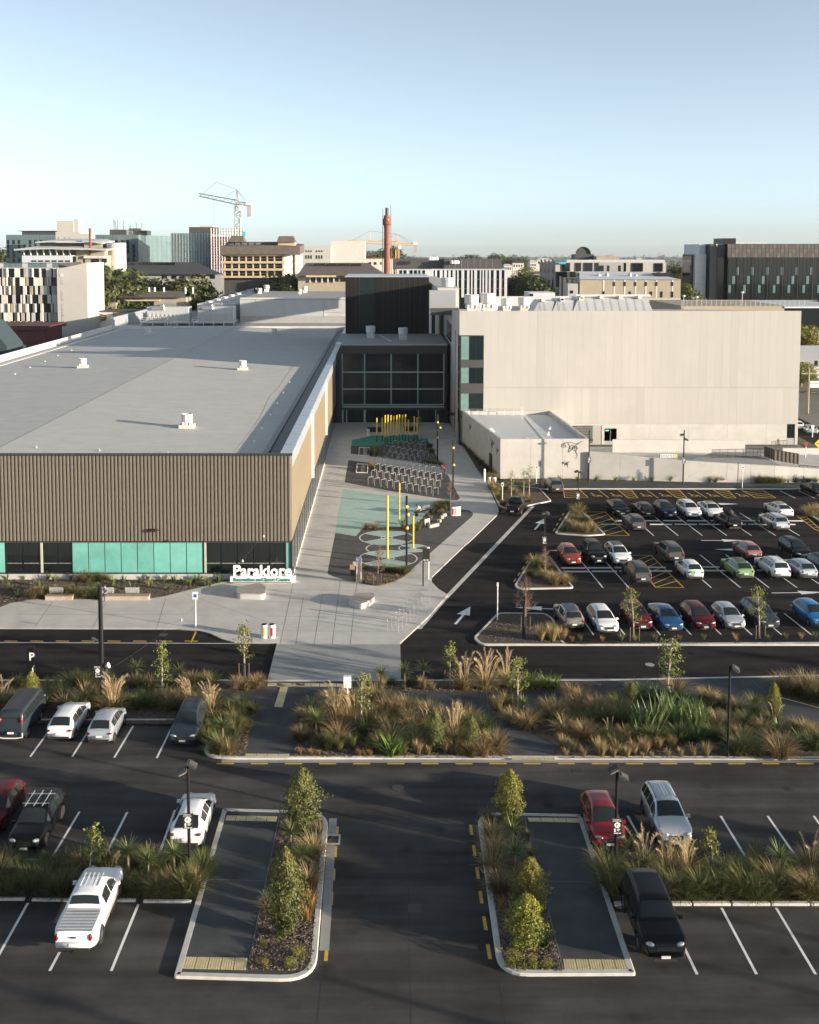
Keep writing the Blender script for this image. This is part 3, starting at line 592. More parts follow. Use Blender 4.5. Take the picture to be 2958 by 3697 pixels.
# ================================================================ MAIN BUILDINGS
def obox(name, x0, x1, y0, y1, z0, z1, m, parent): return MB().box(x0,x1,y0,y1,z0,z1).build(name, m, parent)
def pane(parent, x0, x1, z0, z1, y, m, name='window_pane', d=.04): return MB().box(x0,x1,y,y+d,z0,z1).build(name, m, parent)
def roofmat(name, c, sx, sy):
    m = mat(name, c, .75, 0, .08, .5, .05, 6, .3, detail=9); nt = m.node_tree; N, L = nt.nodes, nt.links; p = N['Principled BSDF']
    tc = N.new('ShaderNodeTexCoord'); mp = N.new('ShaderNodeMapping'); L.new(tc.outputs['Object'], mp.inputs[0])
    bt = N.new('ShaderNodeTexBrick'); bt.inputs['Scale'].default_value = 1; bt.inputs['Brick Width'].default_value = sx; bt.inputs['Row Height'].default_value = sy
    bt.inputs['Mortar Size'].default_value = .02; bt.inputs['Mortar Smooth'].default_value = .1; bt.inputs['Bias'].default_value = -.2
    bt.inputs['Color1'].default_value = (.96,.96,.95,1); bt.inputs['Color2'].default_value = (1,1,1,1); bt.inputs['Mortar'].default_value = (.78,.78,.78,1)
    L.new(mp.outputs[0], bt.inputs['Vector']); mx = N.new('ShaderNodeMix'); mx.data_type = 'RGBA'; mx.blend_type = 'MULTIPLY'; mx.inputs[0].default_value = 1
    old = p.inputs['Base Color'].links[0].from_socket; L.new(old, mx.inputs[6]); L.new(bt.outputs[0], mx.inputs[7]); L.new(mx.outputs[2], p.inputs['Base Color'])
    return m
K['roof'] = roofmat('roof_membrane', (.48,.475,.45), 9.0, .9)
# ---- left building: sports centre hall with ribbed bronze front
hall = thing('sports_hall', 'long sports hall with ribbed bronze metal walls and flat grey roof', 'building', (0,YB,0))
def HB(name, x0, x1, y0, y1, z0, z1, m): return obox(name, x0, x1, y0-YB, y1-YB, z0, z1, m, hall)
XL, YE, ZR = -66.0, 257.0, 11.7
HB('wall', XL, XW-.12, YB+.12, YE, .05, 10.9, K['trim'])
HB('plinth', -78, XW-.02, YB-.12, YB+.2, .06, .60, K['wconc'])
HB('sill_beam', -78, XW+.0, YB-.06, YB+.14, .60, .70, K['mull'])
HB('head_beam', -78, XW+.02, YB-.05, YB+.14, 3.50, 3.66, K['trim'])
HB('wall_backing', -78, XW-.1, YB+.02, YB+.16, 3.66, 11.52, K['clad'])
HB('fascia_capping', -78, XW+.09, YB-.1, YB+.25, 11.52, 11.70, K['trim'])
rib = MB().add([(-.11,.02,3.67),(.11,.02,3.67),(.075,-.11,3.67),(-.075,-.11,3.67),(-.11,.02,11.5),(.11,.02,11.5),(.075,-.11,11.5),(-.075,-.11,11.5)],
               [(3,2,6,7),(2,1,5,6),(0,3,7,4),(4,7,6,5)]).mesh('cladding_rib'); rib.materials.append(K['clad'])
n = 0
x = XW - .16
while x > -40: link('cladding_rib', rib, hall, (x, 0, 0)); x -= .334
# glazing under the front
TV = [K['teal'], mat('teal_glass_b',(.15,.41,.36),.07,0,.16,.5,spec=.8,coat=.3), mat('teal_glass_c',(.19,.49,.43),.16,0,.12,.7,spec=.6,coat=.3)]
for x0, x1, m in ([(-40,-34.6,'teal'),(-34.42,-32.99,'glass'),(-32.94,-31.44,'glass'),(-31.06,-29.8,'glass'),(-29.76,-28.55,'glass')] + [(-28.45+i*1.489,-28.45+i*1.489+1.42,'teal') for i in range(8)] +
                  [(-16.2,-14.94,'glass'),(-14.88,-13.46,'glass'),(-13.4,-11.96,'glass'),(-11.9,-10.48,'glass'),(-10.42,-9.1,'glass'),(-8.97,-8.66,'teal')]):
    pane(hall, x0, x1, .71, 3.49, .0, K[m] if m != 'teal' else TV[int(x0*10)%3])
    if m == 'glass':
        mb = MB(); k = int((x1-x0)/.11)
        for i in range(k): a = x0+.05+i*.11; mb.box(a, a+.05, -.006, -.002, 1.55, 1.60)
        o = mb.build('safety_dots', K['wpost'], hall); o['kind'] = 'stuff'
for x in (-34.5,-31.42,-28.5,-16.5,-9.05): HB('mullion', x-.03, x+.06, YB-.04, YB+.05, .70, 3.5, K['mull'])
for x in (-31.25,-16.33): HB('column', x-.10, x+.09, YB-.05, YB+.05, .70, 3.5, mat('pale_column',(.42,.46,.36),.6,0,.05,2))
HB('corner_post', -8.62, XW+.03, YB-.07, YB+.14, .60, 3.5, K['mull'])
# court-side wall: panels, fins, glazing strip
HB('side_head_beam', XW-.1, XW+.05, YB+.14, YG, 3.45, 3.66, K['trim'])
HB('side_wall_backing', XW-.12, XW-.05, YB+.2, YG, 3.66, 11.5, K['clad_side'])
sp_ = MB().box(-.05,.0,0,.92,3.67,11.45).mesh('wall_panel'); sp_.materials.append(K['clad_side'])
for i in range(92): link('wall_panel', sp_, hall, (XW, .22+i*.955, 0))
for y in (122.3, 151.3):
    HB('light_fin', XW, XW+.28, y, y+.35, 3.7, 11.2, K['parapet'])
    HB('light_fin', XW, XW+.14, y+.55, y+.9, 3.7, 11.2, K['parapet'])
for i in range(29):
    y = .2 + i*3.04; MB().box(XW-.04,XW,y+.04,y+3.0,.35,3.44).build('window_pane', K['glass2'], hall)
    MB().box(XW-.04,XW+.02,y-.04,y+.035,.35,3.44).build('mullion', K['mull'], hall)
HB('side_sill', XW-.1, XW+.04, YB+.2, YG, .06, .34, K['wconc'])
# roof: two falls from a central line, sunk gutter on the court side
XR = -36.0
def roofz(X): return 11.66-(X-XR)*.0278 if X > XR else 11.66-(XR-X)*.0212
rf = MB().add([(XL+1.2,0.25,11.05),(XR,.25,11.66),(XR,YE-YB,11.66),(XL+1.2,YE-YB,11.05),(-11.5,.25,10.98),(-11.5,YE-YB,10.98)], [(0,1,2,3),(1,4,5,2)]).build('roof', K['roof'], hall)
MB().box(-11.5,-9.45,1.9,YE-YB,10.5,10.62).build('gutter', K['roof_line'], hall)
MB().box(-11.5,-9.45,.25,1.85,10.42,10.5).build('gutter', K['capping'], hall)
MB().box(-11.45,-10.95,2.0,YE-YB-1,11.0,11.05).build('roof_walkway', K['roof_line'], hall)
MB().box(-9.45,XW+.08,.26,YE-YB,10.4,11.76).build('parapet', K['capping'], hall)
for i in range(26): MB().box(-9.46,XW+.09,4+i*6,4.06+i*6,11.5,11.765).build('capping_joint', K['trim'], hall)
MB().box(XL,XL+.35,-.1,YE-YB,10.8,12.15).build('parapet', K['parapet'], hall)
MB().box(XL+.35,XL+1.2,.25,YE-YB,10.9,11.0).build('gutter', K['roof_line'], hall)
MB().box(XL+2.0,XL+2.9,.25,YE-YB-1,11.10,11.16).build('roof_walkway', K['parapet'], hall)
stripe((XR,.3),(XR,YE-YB),.14,11.668,K['roof_line'],hall,'roof_ridge_seam')
for i, (v, x, y) in enumerate((('R4',205,735),('R4',563,742),('R4',950,748),('R4',1385,752))):
    X, Y = G(v, x, y, 11.5); o = MB().lathe([(.16,0),(.16,.05),(.05,.09),(.04,.22),(.0,.24)], 8).build('roof_anchor', K['capping'], hall, (X,Y-YB,roofz(X)))
for v, x, y in (('R4',1440,686),('R4',1483,613),('R4',1530,538),('R4',1570,472),('R4',1605,412),('R4',1640,353),('R4',85,313),('R4',170,275),('R4',255,240),('R4',328,208),('R4',405,177),('R4',470,149),('R4',530,124)):
    X, Y = G(v, x, y, 11.3); MB().lathe([(.2,0),(.2,.05),(.06,.09),(.04,.2),(.0,.22)], 8).build('roof_anchor', K['parapet'], hall, (X,Y-YB,roofz(X)))
pts = []
rnd = random.Random(4)
for i, (x, y) in enumerate(((1330,745),(1395,668),(1450,590),(1490,530),(1530,440),(1575,390),(1610,330),(1650,275),(1680,225),(1690,205))):
    X, Y = G('R4', x, y, 11.3); pts.append((X+rnd.uniform(-.15,.15), Y-YB, roofz(X)+.015))
MB().tube(pts, .012, 4).build('lightning_cable', K['roof_line'], hall)
# roof cowls
def cowl(name, label, loc, s=1.0, base=1.5, group='white roof ventilators'):
    t = thing(name, label, 'roof vent', loc, 0, group)
    MB().cbox((0,0,.18*s),(base*s,base*s,.44*s)).build('curb', K['bwall'], t)
    MB().lathe([(.46*s,.4*s),(.46*s,.72*s),(.60*s,.76*s),(.60*s,1.5*s),(.56*s,1.52*s),(.50*s,1.46*s),(.4*s,1.40*s),(0,1.40*s)], 18).build('barrel', K['parapet'], t, smooth=False)
    for a in range(4): MB().cbox((.5*s*cos(a*pi/2+.78),.5*s*sin(a*pi/2+.78),.52*s),(.22*s,.22*s,.28*s),a*pi/2+.78).build('bracket', K['parapet'], t)
    return t
for v, x, y, lab in (('R4',470,280,'white roof vent on the hall roof, middle row, left one'),('R4',1375,288,'white roof vent on the hall roof, middle row, right one'),('R4',1060,612,'white roof vent nearest the front edge of the hall roof'),('R4',842,92,'white roof vent far back left on the hall roof'),('R4',1555,95,'white roof vent far back in the tower shadow on the hall roof')):
    X, Y = G(v, x, y, 11.35); cowl('roof_vent', lab, (X,Y,roofz(X)-.03))
# rear deck of the hall: low kerb, side parapets, plant
HB('rear_kerb', XL, -9, YE, YE+.4, 10.9, 11.85, K['parapet'])
HB('rear_deck', XL, -8, YE+.4, 385, 10.6, 11.2, K['roof_line'])
HB('rear_parapet', XL, XL+.5, YE+.4, 385, 11.2, 13.9, K['capping'])
HB('rear_wall', XL+.1, -8.5, YE+.5, 385, .05, 10.6, K['clad'])
# upper block with louvre screen
ub = thing('plant_block', 'pale louvred plant block standing on the rear roof of the sports hall', 'plant room', (0,278,11.2))
XU0, XU1 = -37.6, -9.0
MB().box(XU0,XU1,.3,93,0,6.1).build('wall', K['lgrey'], ub)
MB().box(XU0,XU1,0,.28,0,1.8).build('base_wall', K['grey'], ub)
cols = [XU0, -33.4, -26, -15.7, XU1]
for c0, c1 in zip(cols[:-1], cols[1:]):
    for i in range(10 if c1 != XU1 else 7):
        z = 6.1-.46*(i+1); MB().add([(c0+.06,.0,z),(c1-.06,.0,z),(c1-.06,.26,z+.06),(c0+.06,.26,z+.06),(c0+.06,.05,z+.43),(c1-.06,.05,z+.43)], [(0,1,5,4),(3,2,1,0)]).build('louvre', K['lgrey'], ub)
    MB().box(c0-.05,c0+.05,-.06,.3,1.5,6.1).build('mullion', K['lgrey'], ub)
MB().box(XU0,XU1,-.1,93,6.1,6.3).build('roof', K['roof_line'], ub)
MB().box(XU0,XU1,-.15,.3,6.3,6.62).build('parapet', K['parapet'], ub)
for i, (x, y, s, lab) in enumerate(((1040,132,1.5,'largest rearmost of the left vent trio'),(998,160,1.4,'middle of the left vent trio'),(945,175,1.1,'low front of the left vent trio'),(1330,118,1.3,'rearmost of the right vent trio'),(1297,168,1.3,'middle of the right vent trio'),(1258,178,.9,'low front of the right vent trio'))):
    X, Y = G('W6', x, y, 17.5); cowl('roof_vent', 'white barrel vent on the upper plant roof, '+lab, (X,Y,17.5), s, .9)
# chiller units in two rows
for i in range(8):
    t = thing('chiller_unit', 'white boxy air conditioning unit in the rooftop row, place %s from front' % ('one','two','three','four','five','six','seven','eight')[i], 'rooftop unit', (-44+i*.45, 286+i*11, 11.2), 0, 'rooftop chiller units')
    MB().box(-6.2,4.2,0,8.6,0,4.6+.12*i).build('casing', K['parapet'], t)
    for k in range(5): MB().box(4.2,4.45,.6+k*1.6,1.6+k*1.6,.5,4.3).build('grille', K['lgrey'], t)
    for k in range(2): MB().lathe([(.9,4.6+.12*i),(.9,5.2+.12*i),(.75,5.2+.12*i),(.7,4.9+.12*i),(0,4.9+.12*i)], 14, (-3.5+4.2*k,4,0)).build('fan_cowl', K['lgrey'], t)
# steel platforms with railing in front of the plant
for j, (x0, x1, lab) in enumerate(((94,462,'left galvanised plant platform with railing on the hall rear roof'),(486,795,'right galvanised plant platform with railing on the hall rear roof'))):
    a = G('W6', x0, 398, 11.2)[0]; b = G('W6', x1, 398, 11.2)[0]; t = thing('plant_platform', lab, 'platform', ((a+b)/2, 268, 11.2)); hw = (b-a)/2
    MB().box(-hw,hw,0,7.5,.85,1.0).build('deck', K['steel'], t); MB().box(-hw,hw,-.06,0,.75,1.08).build('edge_beam', K['parapet'], t)
    for k in range(5): MB().box(-hw+k*(2*hw-.2)/4,-hw+.2+k*(2*hw-.2)/4,.05,.25,0,.85).build('leg', K['parapet'], t)
    for z in (1.55,2.05): MB().box(-hw,hw,-.03,.03,z,z+.06).build('rail', K['parapet'], t)
    for k in range(9): MB().box(-hw+k*(2*hw-.06)/8,-hw+.06+k*(2*hw-.06)/8,-.04,.02,1.08,2.11).build('rail_post', K['parapet'], t)
    MB().box(-hw*.8,hw*.9,2.2,6.6,1.0,4.6).build('plant_casing', K['lgrey'], t)
    for k in range(10):
        xx = -hw*.8+k*hw*.17; MB().tube([(xx,2.1,1.1),(xx+hw*.085,2.1,2.8),(xx+hw*.17,2.1,1.1)], .05, 4).build('brace', K['parapet'], t)
    MB().tube([(-hw*.6,2.0,4.2),(-hw*.1,2.0,4.2),(-hw*.1,2.0,5.3),(hw*.4,2.0,5.3)], .42, 10).build('duct', K['steel'], t)
X, Y = G('W6', 362, 410, 11.2); t = thing('access_ladder', 'small white access ladder stepping over the hall roof kerb', 'ladder', (X,256.2,11.2))
for s in (-.9,.0,.9): MB().tube([(s,-.5,0),(s,.3,2.6)], .06, 4).build('stile', K['parapet'], t)
for k in range(5): MB().tube([(-.9,-.5+.13*k,.4+.45*k),(.9,-.5+.13*k,.4+.45*k)], .04, 4).build('rung', K['parapet'], t)

# ---- glass link between the two halls
lk = thing('glass_link', 'dark glazed entrance link between the bronze hall and the white hall', 'building', (0,YG,0))
LX0, LX1, LZ = -8.4, 10.9, 13.9
MB().box(LX0,LX1,.25,23,.1,LZ-.25).build('core', K['blackmat'], lk)
MB().box(LX0,LX1,-.02,23.5,LZ-.25,LZ).build('roof', K['roof_line'], lk)
MB().box(LX0+.1,LX1-.1,.0,.24,12.2,LZ-.26).build('fascia', K['mull'], lk)
MB().box(LX0+.1,-7.4,.0,.24,.1,12.2).build('side_panel', K['mull'], lk)
gx = [-7.33,-3.47,1.14,5.78,10.28]
for r, (z0, z1) in enumerate(((9.06,12.15),(6.10,8.84),(3.38,5.98),(.15,2.32))):
    for a, b in zip(gx[:-1], gx[1:]):
        for k in range(3):
            p0 = a+.12+(b-a-.24)*k/3; p1 = a+.12+(b-a-.24)*(k+1)/3; pane(lk, p0+.03, p1-.03, z0+.03, z1-.03, .1+.004*((k*7+r*3)%4), K['glass2'])
    MB().box(gx[0],gx[-1],.04,.2,z0-.13,z0+.02).build('transom', K['mull_lt'], lk)
for a in gx:
    MB().box(a-.09,a-.02,.0,.2,3.4,12.15).build('column', K['mull_lt'], lk); MB().box(a+.03,a+.09,.0,.2,3.4,12.15).build('column', K['mull_lt'], lk)
MB().box(gx[0],gx[-1],-.5,.2,2.9,3.06).build('canopy', K['mull_lt'], lk)
MB().box(LX0+.1,LX1-.1,.02,.22,2.36,2.9).build('canopy_fascia', K['mull'], lk)
for a, s in ((-7.33,.16),(-6.6,.08),(-3.47,.14),(5.9,.05),(8.9,.06)): MB().box(a-s,a+s,.02,.2,.1,2.34).build('door_post', K['mull_lt'], lk)
MB().add([(LX0-.1,-.1,11.7),(LX0+.9,-.1,LZ+.05),(LX0+.9,3,LZ+.05),(LX0-.1,3,LZ+.05),(LX0-.1,-.1,LZ+.05)], [(0,1,4),(4,1,2,3)]).build('flashing', K['capping'], lk)
for x, y, lab in ((730,150,'left'),(983,165,'right')):
    X, Y = G('R5', x, y, LZ); cowl('roof_vent', 'large white barrel vent on the glass link roof, %s of two' % lab, (X,Y,LZ), 1.45, 1.0)
stripe((1.2,5),(-1.0,20),.6,LZ+.01,K['parapet'],lk,'roof_walkway')
# ---- dark tower behind the link
tw = thing('lift_tower', 'dark brown metal-clad tower block rising behind the glass link', 'tower', (0,207,0))
TX0, TX1, TZ = -7.6, 8.6, 24.9
MB().box(TX0+.1,TX1-.1,.1,22,.1,TZ).build('core', K['blackmat'], tw)
def tx(x): return A('W3', x, 700, 207)[0]
ed = [TX0]+[tx(x) for x in (208,240)]+[tx(x) for x in (378,452,495,545,597,640,690,735,785,835)]+[TX1]
for i, (a, b) in enumerate(zip(ed[:-1], ed[1:])):
    if i == 2:
        for r in range(5): z0 = 14.2+r*2.14; pane(tw, a+.04, (a+b)/2-.03, z0, z0+2.06, .03, K['glass2']); pane(tw, (a+b)/2+.03, b-.04, z0, z0+2.06, .03, K['glass2'])
        continue
    MB().box(a+.015,b-.015,0,.1,14.0,TZ).build('wall_panel', K['tower'], tw); MB().box(b-.02,b+.02,-.01,.02,14,TZ-.02).build('panel_seam', K['dgrey'], tw)
for i in range(9): MB().box(TX1-.1,TX1,.2+i*2.4,2.5+i*2.4,14,TZ).build('wall_panel', K['tower'], tw); MB().box(TX0,TX0+.1,.2+i*2.4,2.5+i*2.4,12,TZ).build('wall_panel', K['tower'], tw)
MB().box(TX0-.1,TX1+.1,-.1,22,TZ,TZ+.16).build('capping', K['capping'], tw)
# ---- white hall on the right
YWH, WX0, WX1 = 163.5, 11.5, 63.9
wh = thing('white_hall', 'large pale hall clad in tall white panels behind the car park', 'building', (0,YWH,0))
def wtop(p): return 20.8 - max(0, p[1]-.2)*.05
MB().prism([(WX0+.06,.08),(WX1-.06,.08),(WX1-.06,80),(WX0+.06,80)], 0.05, lambda p: wtop(p)-.1).build('core', K['panel_joint'], wh)
MB().add([(WX0,0,20.6),(WX1,0,20.6),(WX1,80,16.7),(WX0,80,16.7)], [(0,1,2,3)]).build('roof', K['roof_line'], wh)
WV = [K['wwall'], mat('white_panel_b',(.415,.40,.37),.8,0,.06,.2,detail=8,stretch=(1,1,.15)), mat('white_panel_c',(.434,.418,.388),.8,0,.05,.3,detail=8,stretch=(1,1,.15))]
px = WX0; i = 0; rnd = random.Random(9); WXA = 15.25
while px < WX1-.05:
    q = min(px+1.19, WX1)
    for z0, z1 in (((17.05,20.8),) if q < WXA else ((8.98,20.8),(3.3,8.94))):
        MB().box(px+.004,q-.004,-.006*rnd.random(),.07,z0,z1).build('wall_panel', rnd.choice(WV), wh)
    px = q
MB().box(WXA,WX1-.5,-.0,.06,.1,3.28).build('base_wall', K['wconc'], wh) if False else None
for a, b in ((WXA,29.0),(33.6,33.98),(35.9,41),(41.02,47),(47.02,53),(53.02,59),(59.02,62.2),(63.45,WX1)): MB().box(a,b,.03,.09,.1,3.28).build('base_panel', K['wconc'], wh)
MB().box(35.9,WX1,.03,.09,.1,.6).build('base_panel', K['wconc'], wh) if False else None
MB().box(29,33.6,.03,.09,3.1,3.28).build('base_panel', K['wconc'], wh); MB().box(33.98,35.9,.03,.09,2.6,3.28).build('base_panel', K['wconc'], wh)
MB().box(29.02,33.58,.10,.16,.1,3.08).build('roller_door', K['dgrey'], wh)
for k in range(11): MB().box(29.02,32.2,.07,.10,.3+k*.25,.5+k*.25).build('door_slat', K['dgrey'], wh)
MB().box(34.0,34.9,.08,.14,.65,2.58).build('door', K['dgrey'], wh); MB().box(34.95,35.88,.08,.14,.65,2.58).build('window_pane', K['glass'], wh)
ex = MB().box(34.15,34.65,.05,.08,2.2,2.36).build('exit_sign', mat('exit_green',(.03,.35,.12),.4,0,0,emis=((.15,.8,.3),1.2)), wh)
MB().box(62.2,63.45,.05,.12,1.1,3.28).build('corner_window', K['mull'], wh); MB().box(62.3,62.85,.03,.05,1.2,3.2).build('window_pane', K['glass2'], wh); MB().box(62.9,63.35,.03,.05,1.2,3.2).build('window_pane', K['glass2'], wh)
# corner window tower
K['tealdim'] = mat('teal_edge_glass',(.16,.26,.25),.15,0,.15,.8,spec=.5)  # paler teal glass for the left column of panes
MB().box(WX0-.02,WXA,-.02,.06,.1,17.05).build('window_surround', K['mull'], wh)
for z0, z1 in ((13.3,16.9),(9.65,12.05),(4.65,8.05),(.4,4.4)):
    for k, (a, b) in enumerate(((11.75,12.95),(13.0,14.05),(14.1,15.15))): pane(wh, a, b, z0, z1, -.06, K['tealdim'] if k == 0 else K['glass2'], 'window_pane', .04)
for z0, z1 in ((12.08,13.25),(8.08,9.6)): MB().box(11.7,15.2,-.05,-.02,z0,z1).build('spandrel', K['dgrey'], wh)
# side wall towards the court, in shade
for k in range(34):
    y0 = .06+k*1.25; MB().add([(WX0,y0,.1),(WX0,y0+1.23,.1),(WX0,y0+1.23,wtop((0,y0+1.2))),(WX0,y0,wtop((0,y0))),(WX0+.07,y0,.1),(WX0+.07,y0+1.23,.1),(WX0+.07,y0+1.23,wtop((0,y0+1.2))),(WX0+.07,y0,wtop((0,y0)))],
       [(0,3,2,1),(4,5,6,7),(2,3,7,6),(0,1,5,4),(1,2,6,5),(3,0,4,7)]).build('wall_panel', K['wwall'], wh)
MB().box(WX0-.03,WX0+.02,3.0,6.2,.1,16.9).build('corner_glazing', K['glass'], wh) if False else None
MB().box(WX0-.04,WX0+.03,.0,2.6,.1,17.05).build('corner_glazing', K['glass'], wh)
MB().box(WX0-.04,WX0+.03,9.2,9.75,1.2,17.2).build('slot_window', K['glass'], wh)
MB().box(WX0-.04,WX0+.03,19.5,34,14.2,17.4).build('side_window', K['glass'], wh)
MB().box(WX0-1.0,WX0,10.6,11.9,3.0,3.35).build('door_canopy', K['black'], wh); MB().box(WX0-.03,WX0+.02,10.7,11.8,.1,2.5).build('side_door', K['black'], wh)
# roof furniture of the white hall
for i, (x, lab) in enumerate(((350,'first'),(402,'second, slim,'),(450,'third, widest,'),(490,'fourth, slim,'),(568,'fifth'),(676,'sixth'))):
    s = (1.5,.8,1.6,.8,1.2,1.25)[i]; X, Z = A('W7', x, 205, 168+i*.3); cowl('roof_vent', 'white barrel vent on the white hall roof, %s from the tower' % lab, (X,168+i*.3,20.3), s*1.25, .8)
X0 = A('W7',85,150,185)[0]; X1 = A('W7',272,150,185)[0]
pr = thing('plant_enclosure', 'white rooftop plant enclosure with ducts beside the dark tower', 'plant room', (0,185,19)); MB().box(X0+1.5,X1,0,83,0,4.6).build('casing', K['wwall'], pr)  # casing stretched far back, out of view, to shade the rear roof
MB().box(X0,X0+4.5,-2,0,1.2,4.2).build('duct', K['steel'], pr); MB().box(X0+.2,X0+5.0,-2.2,-.2,0,1.2).build('base', K['dgrey'], pr); MB().lathe([(1.1,4.6),(1.1,5.6),(1.25,5.7),(1.25,6.2),(0,6.2)], 16, (X0+3.6,6,0)).build('barrel', K['parapet'], pr)
for k in range(4): MB().tube([(X1-5+k*.7,-1.8,.2),(X1-5+k*.7,-1.8,3.2),(X1-4.4+k*.7,-.2,3.4)], .12, 6).build('pipe', K['steel'], pr)
sw = thing('sawtooth_roof_lights', 'row of sloping grey roof monitors along the white hall roof', 'roof monitor', (0,176,19.5))
def w7(x, Y=176): return A('W7', x, 180, Y)[0]
for a, b, z in ((728,845,2.15),(845,975,2.35),(975,1490,2.65)):
    xa, xb = w7(a), w7(b); MB().add([(xa,0,0),(xb,0,0),(xb,9,0),(xa,9,0),(xa+1.6,3.2,z),(xb-(.5 if b==1490 else -1.2),3.2,z),(xb,9,z),(xa+1.6,9,z)], [(0,1,5,4),(4,5,6,7),(1,2,6,5),(3,0,4,7)]).build('monitor', K['lgrey'], sw)
    nn = max(2, int((xb-xa)/1.5))
    for k in range(nn): xx = xa+1.6+(xb-xa-1.6)*k/nn; MB().add([(xx-.1,-.06,.02),(xx,-.06,.02),(xx+.08,3.12,z+.03),(xx,3.12,z+.03)], [(0,1,2,3)]).build('seam', K['roof_line'], sw)
    MB().tube([(xa+1.2,3.0,z+.35),(xb,3.0,z+.35)], .22, 8).build('pipe', K['parapet'], sw)
    for k in range(max(2,int((xb-xa)/3.2))): MB().cbox((xa+2.2+k*3.2,2.9,z+.1),(.6,.6,.5)).build('pipe_saddle', K['parapet'], sw)
X0 = w7(480,190); X1 = w7(745,190)
MB().box(X0,X1,0,.3,0,2.4).build('rooftop_parapet', K['parapet'], sw, (0,14,0))
# ---- concrete annex and retaining walls
ax = thing('concrete_annex', 'low white concrete annex with parapet roof in front of the white hall', 'building', (15.2,138.6,0))
foot = [(0,0),(11.6,0),(10.4,24.8),(-3.2,24.8)]
MB().prism(foot, .05, 4.75).build('wall', K['wconc'], ax)
inn = offs(ccw(foot), .3)
mb = MB(); fo = ccw(foot); n = 4
mb.add([(p[0],p[1],4.75) for p in fo]+[(p[0],p[1],5.4) for p in fo]+[(p[0],p[1],5.4) for p in inn]+[(p[0],p[1],4.75) for p in inn], [(r*4+i,r*4+(i+1)%4,(r+1)*4+(i+1)%4,(r+1)*4+i) for r in range(3) for i in range(4)])
mb.build('parapet', K['wconc'], ax)
sheet('roof', offs(ccw(foot), .31), 4.82, K['bluewhite'], ax)
for k in range(1): MB().box(6.0,6.2,.3,24.2,4.83,4.87).build('roof_walkway', K['parapet'], ax)
for x in (4.0,8.2): MB().box(x,x+.03,-.012,.0,.1,5.38).build('panel_joint', K['panel_joint'], ax)
for x, y, s in ((-.6,9,1.3),(3.4,1.2,1.0),(7.2,6,.35),(8.0,10,.35)): MB().cbox((x,y,5.0),(s,s*.8,.36)).build('roof_box', K['parapet'], ax); MB().lathe([(s*.35,5.15),(s*.35,5.3),(s*.45,5.32),(0,5.4)],10,(x,y,0)).build('roof_box_cap', K['parapet'], ax)
for k in range(7): MB().tube([(-2.3+k*1.35,23,4.8),(-2.3+k*1.35,23,5.9)], .03, 4).build('rail_post', K['steel'], ax)
MB().tube([(-2.3,23,5.9),(5.9,23,5.9)], .03, 4).build('rail', K['steel'], ax)
for k in range(5): MB().tube([(5.4+.3*(k%2),20+.4*k,4.8),(5.4+.3*(k%2),20+.4*k,6.6)], .025, 4).build('ladder_hoop', K['steel'], ax)
ang = atan2(24.8,-3.2)
def lw(d): return (d*cos(ang)-.03*sin(ang)*0, d*sin(ang))
p = lw(5.4); MB().cbox((p[0]-.01,p[1],1.25),(1.5,.14,2.4),ang).build('side_door', K['black'], ax)
# wall art: curling line ornaments in black
def curl(pts, parent, r=.045, rot=0.0, base=None): MB().tube(pts, r, 5).build('wall_ornament', K['black'], parent)
def spiral(cx, cz, r0, turns, a0, sgn, sx=1.0): return [(cx+sx*(r0*(1-t))*cos(a0+sgn*t*turns*2*pi), cz+(r0*(1-t))*sin(a0+sgn*t*turns*2*pi)) for t in [i/22*.85 for i in range(23)]]
def art(px, pz, s, to3):
    paths = [[(-1.6,.9),(-.9,1.3),(0,1.25),(.7,.95),(1.2,1.15)], [(1.9,1.5),(.9,.8),(.2,.1),(-.4,-.5)], [(-1.6,.9),(-1.7,.5),(-1.2,.3),(-.8,.55)], [(-.6,1.2),(-.2,.6),(-.5,-.4)],
             [(.2,.1),(.8,-.3),(1.1,-1.0),(.9,-1.6),(.6,-1.5)], [(.9,.6),(1.1,.2),(.8,-.2),(1.0,-.8)]] + [spiral(.1,.35,.45,1.6,0,1), spiral(.75,.25,.32,1.5,2,-1), spiral(-1.1,.75,.3,1.3,1,1)]
    for p in paths: curl([to3(px+x*s, pz+z*s) for x, z in p], ax, .03*max(s,.6))
art(9.3, 4.0, .75, lambda x, z: (x,-.03,z)); art(8.6, 2.0, .28, lambda x, z: (x,-.03,z))
def left3(d, z): p = lw(d); return (p[0]-.04, p[1], z)
art(4.6, 3.7, .55, left3); art(1.6, 3.4, .3, left3); art(19, 3.7, .4, left3)
